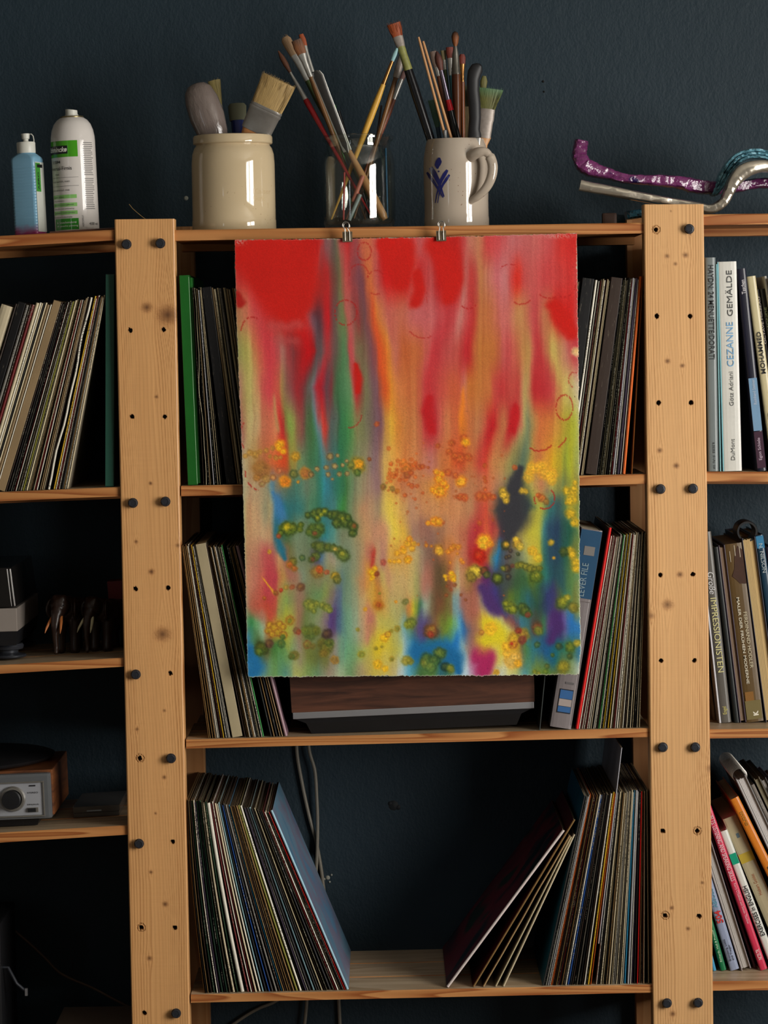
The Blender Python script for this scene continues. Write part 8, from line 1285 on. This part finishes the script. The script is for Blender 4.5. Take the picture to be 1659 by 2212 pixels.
b = book('textbook', 'lavender vocabulary textbook with red number 504 near its foot', 'book', 'r4', 1592, 1490, 20, 365, .21, (150, 160, 184), (140, 150, 176)); stext(b, '504', .30, .38, (190, 50, 50), .72, 'up', bold=.03); stext(b, 'ABSOLUTELY ESSENTIAL', .40, .76, (90, 150, 170), .5, 'up', bold=.01); stext(b, 'WORDS', .76, .86, (40, 40, 60), .5, 'up', bold=.02); stext(b, 'Bromberg, Liebb', .06, .20, (50, 50, 60), .28, 'up', -.15); stext(b, 'and Traiger', .06, .16, (50, 50, 60), .28, 'up', .18)
book('magazine', 'pile-thick grey white workbook leaning between lavender and pink textbooks', 'magazine', 'r4', 1617, 1506, 22, 385, .22, (150, 140, 138), (140, 130, 130), (180, 174, 168), pages_front=True)
b = book('magazine', 'thin maroon covered booklet behind the pink textbook', 'magazine', 'r4', 1632, 1512, 6, 395, .22, (90, 40, 54), (80, 36, 50), y=.03)
b = book('textbook', 'long pink textbook titled LISTENING AND SPEAKING SKILLS', 'book', 'r4', 1650, 1522, 16, 405, .22, (206, 50, 84), (200, 50, 80)); stext(b, 'IELTS: LISTENING AND SPEAKING SKILLS', .52, .90, (224, 190, 196), .62, 'dn'); stext(b, "Kerry O'Sullivan and Steven Thurlow", .27, .505, (224, 190, 196), .45, 'dn', bold=0); stext(b, 'NCELTR', .06, .12, (224, 200, 200), .55, 'up')
b = book('textbook', 'white textbook with green block titled EXERCISES in ENGLISH', 'book', 'r4', 1690, 1578, 17, 330, .2, (212, 212, 204), (206, 208, 200), y=.018); patch(b, -.47, .47, .76, .835, (20, 150, 116)); stext(b, 'EXERCISES in ENGLISH', .24, .60, (40, 40, 44), .6, 'up', bold=.015)
b = book('textbook', 'cream book with yellow band leaning behind the white textbook', 'book', 'r4', 1725, 1590, 33, 362, .22, (176, 162, 130), (168, 156, 126), y=.03); patch(b, -.49, .49, .70, .76, (170, 146, 50)); stext(b, 'Hiebert Goldet', .48, .62, (150, 80, 40), .22, 'up', -.1, bold=0); stext(b, 'Modern Art', .10, .28, (170, 110, 60), .25, 'up', .1, bold=0); patch(b, -.08, .12, .86, .89, (90, 110, 120))
b = book('textbook', 'yellow textbook with orange cover leaning above the cream book', 'book', 'r4', 1760, 1578, 20, 425, .22, (224, 176, 60), (206, 120, 34)); stext(b, 'interchange', .42, .60, (60, 50, 30), .62, 'up'); stext(b, 'intro', .84, .92, (150, 110, 40), .4, 'dn')
b = book('notebook', 'spiral notebook with white pages and wire binding on top', 'notebook', 'r4', 1785, 1594, 24, 470, .21, (150, 146, 146), (130, 126, 124), (196, 190, 186), pages_front=True, y=.018)
mb = MB(); H_ = b['_h']
for i in range(22):
    yy = .004+i*.0092; pts = [(.0118*math.cos(a), yy+.0014*(a/(2*PI)), H_+.0015+.0118*math.sin(a)) for a in [2*PI*j/20 for j in range(21)]]; mb.tube(pts, .0005, seg=5)
mb.build('wire_spiral', M_steel, b)
b = book('booklet', 'white topped booklet right of the spiral notebook', 'booklet', 'r4', 1800, 1612, 9, 455, .21, (196, 190, 180), (120, 112, 104), y=.02); stext(b, 'HERMES', .86, .94, (150, 146, 140), .5, 'up')
for (ub, ut, wp, hp, col, pg, lab, yy) in ((1813, 1622, 13, 470, (90, 80, 60), (120, 110, 84), 'olive grey wavy magazine right of the spiral notebook', .02), (1828, 1634, 13, 468, (60, 56, 54), (150, 142, 136), 'dark curled magazine next to the lilac ones', .03), (1842, 1645, 13, 456, (150, 140, 160), (190, 184, 190), 'pale lilac magazine with worn corner near the right edge', .02), (1856, 1655, 12, 450, (90, 60, 50), (160, 110, 60), 'brown edged magazine cut off by the right edge, lowest row', .03)):
    book('magazine', lab, 'magazine', 'r4', ub, ut, wp, hp, .21, col, col, pg, pages_front=True, y=yy)
# lever arch file beside the walnut player
b = book('lever_arch_file', 'lever arch file with blue and grey spine leaning behind the painting corner', 'file', 'm3', 1211, 1279, 46, 438, .28, (150, 138, 134), (120, 112, 112), pages_front=False, sheets=True); patch(b, -.49, .49, .655, .995, (38, 74, 104)); patch(b, .44, .5, .02, .995, (120, 112, 112), y=.0010, name='spine_edge')
stext(b, 'LEVER FILE', .665, .83, (130, 150, 158), .30, 'up', -.05, y=-.0012, bold=0); stext(b, 'A4', .67, .70, (130, 150, 158), .22, 'up', -.33, y=-.0012, bold=0); patch(b, -.22, .28, .87, .915, (120, 116, 112), y=-.0010); stext(b, 'Huafan', .938, .953, (150, 160, 166), .45, 'dn', .02, y=-.0012) if False else None
bx = MB(); t_, H_ = b['_t'], b['_h']
for (z0, z1, c_) in ((.075, .195, 0),): bx.box(-.30*t_, .34*t_, -.0009, -.0004, z0*H_, z1*H_, bev=.0002)
bx.build('label_frame', mat('label_navy', (30, 34, 44), .4), b)
for (z0, z1, cc) in ((.080, .108, (54, 96, 146)), (.110, .145, (160, 148, 142)), (.147, .190, (54, 96, 146))): patch(b, -.28, .32, z0, z1, cc, y=-.0014)
patch(b, -.45, .45, .638, .641, (110, 100, 98), y=-.0008); patch(b, -.1, .3, .222, .232, (100, 96, 96), y=-.0008)
single('plastic_folder', 'thin dark transparent folder edge between the walnut player and lever arch file', 'folder', 'm3', 1166, 1207, .0012, None, (60, 66, 64), pocket=False)
settle()
_w = bpy.data.scenes.get('workbench')
if _w: bpy.data.scenes.remove(_w)
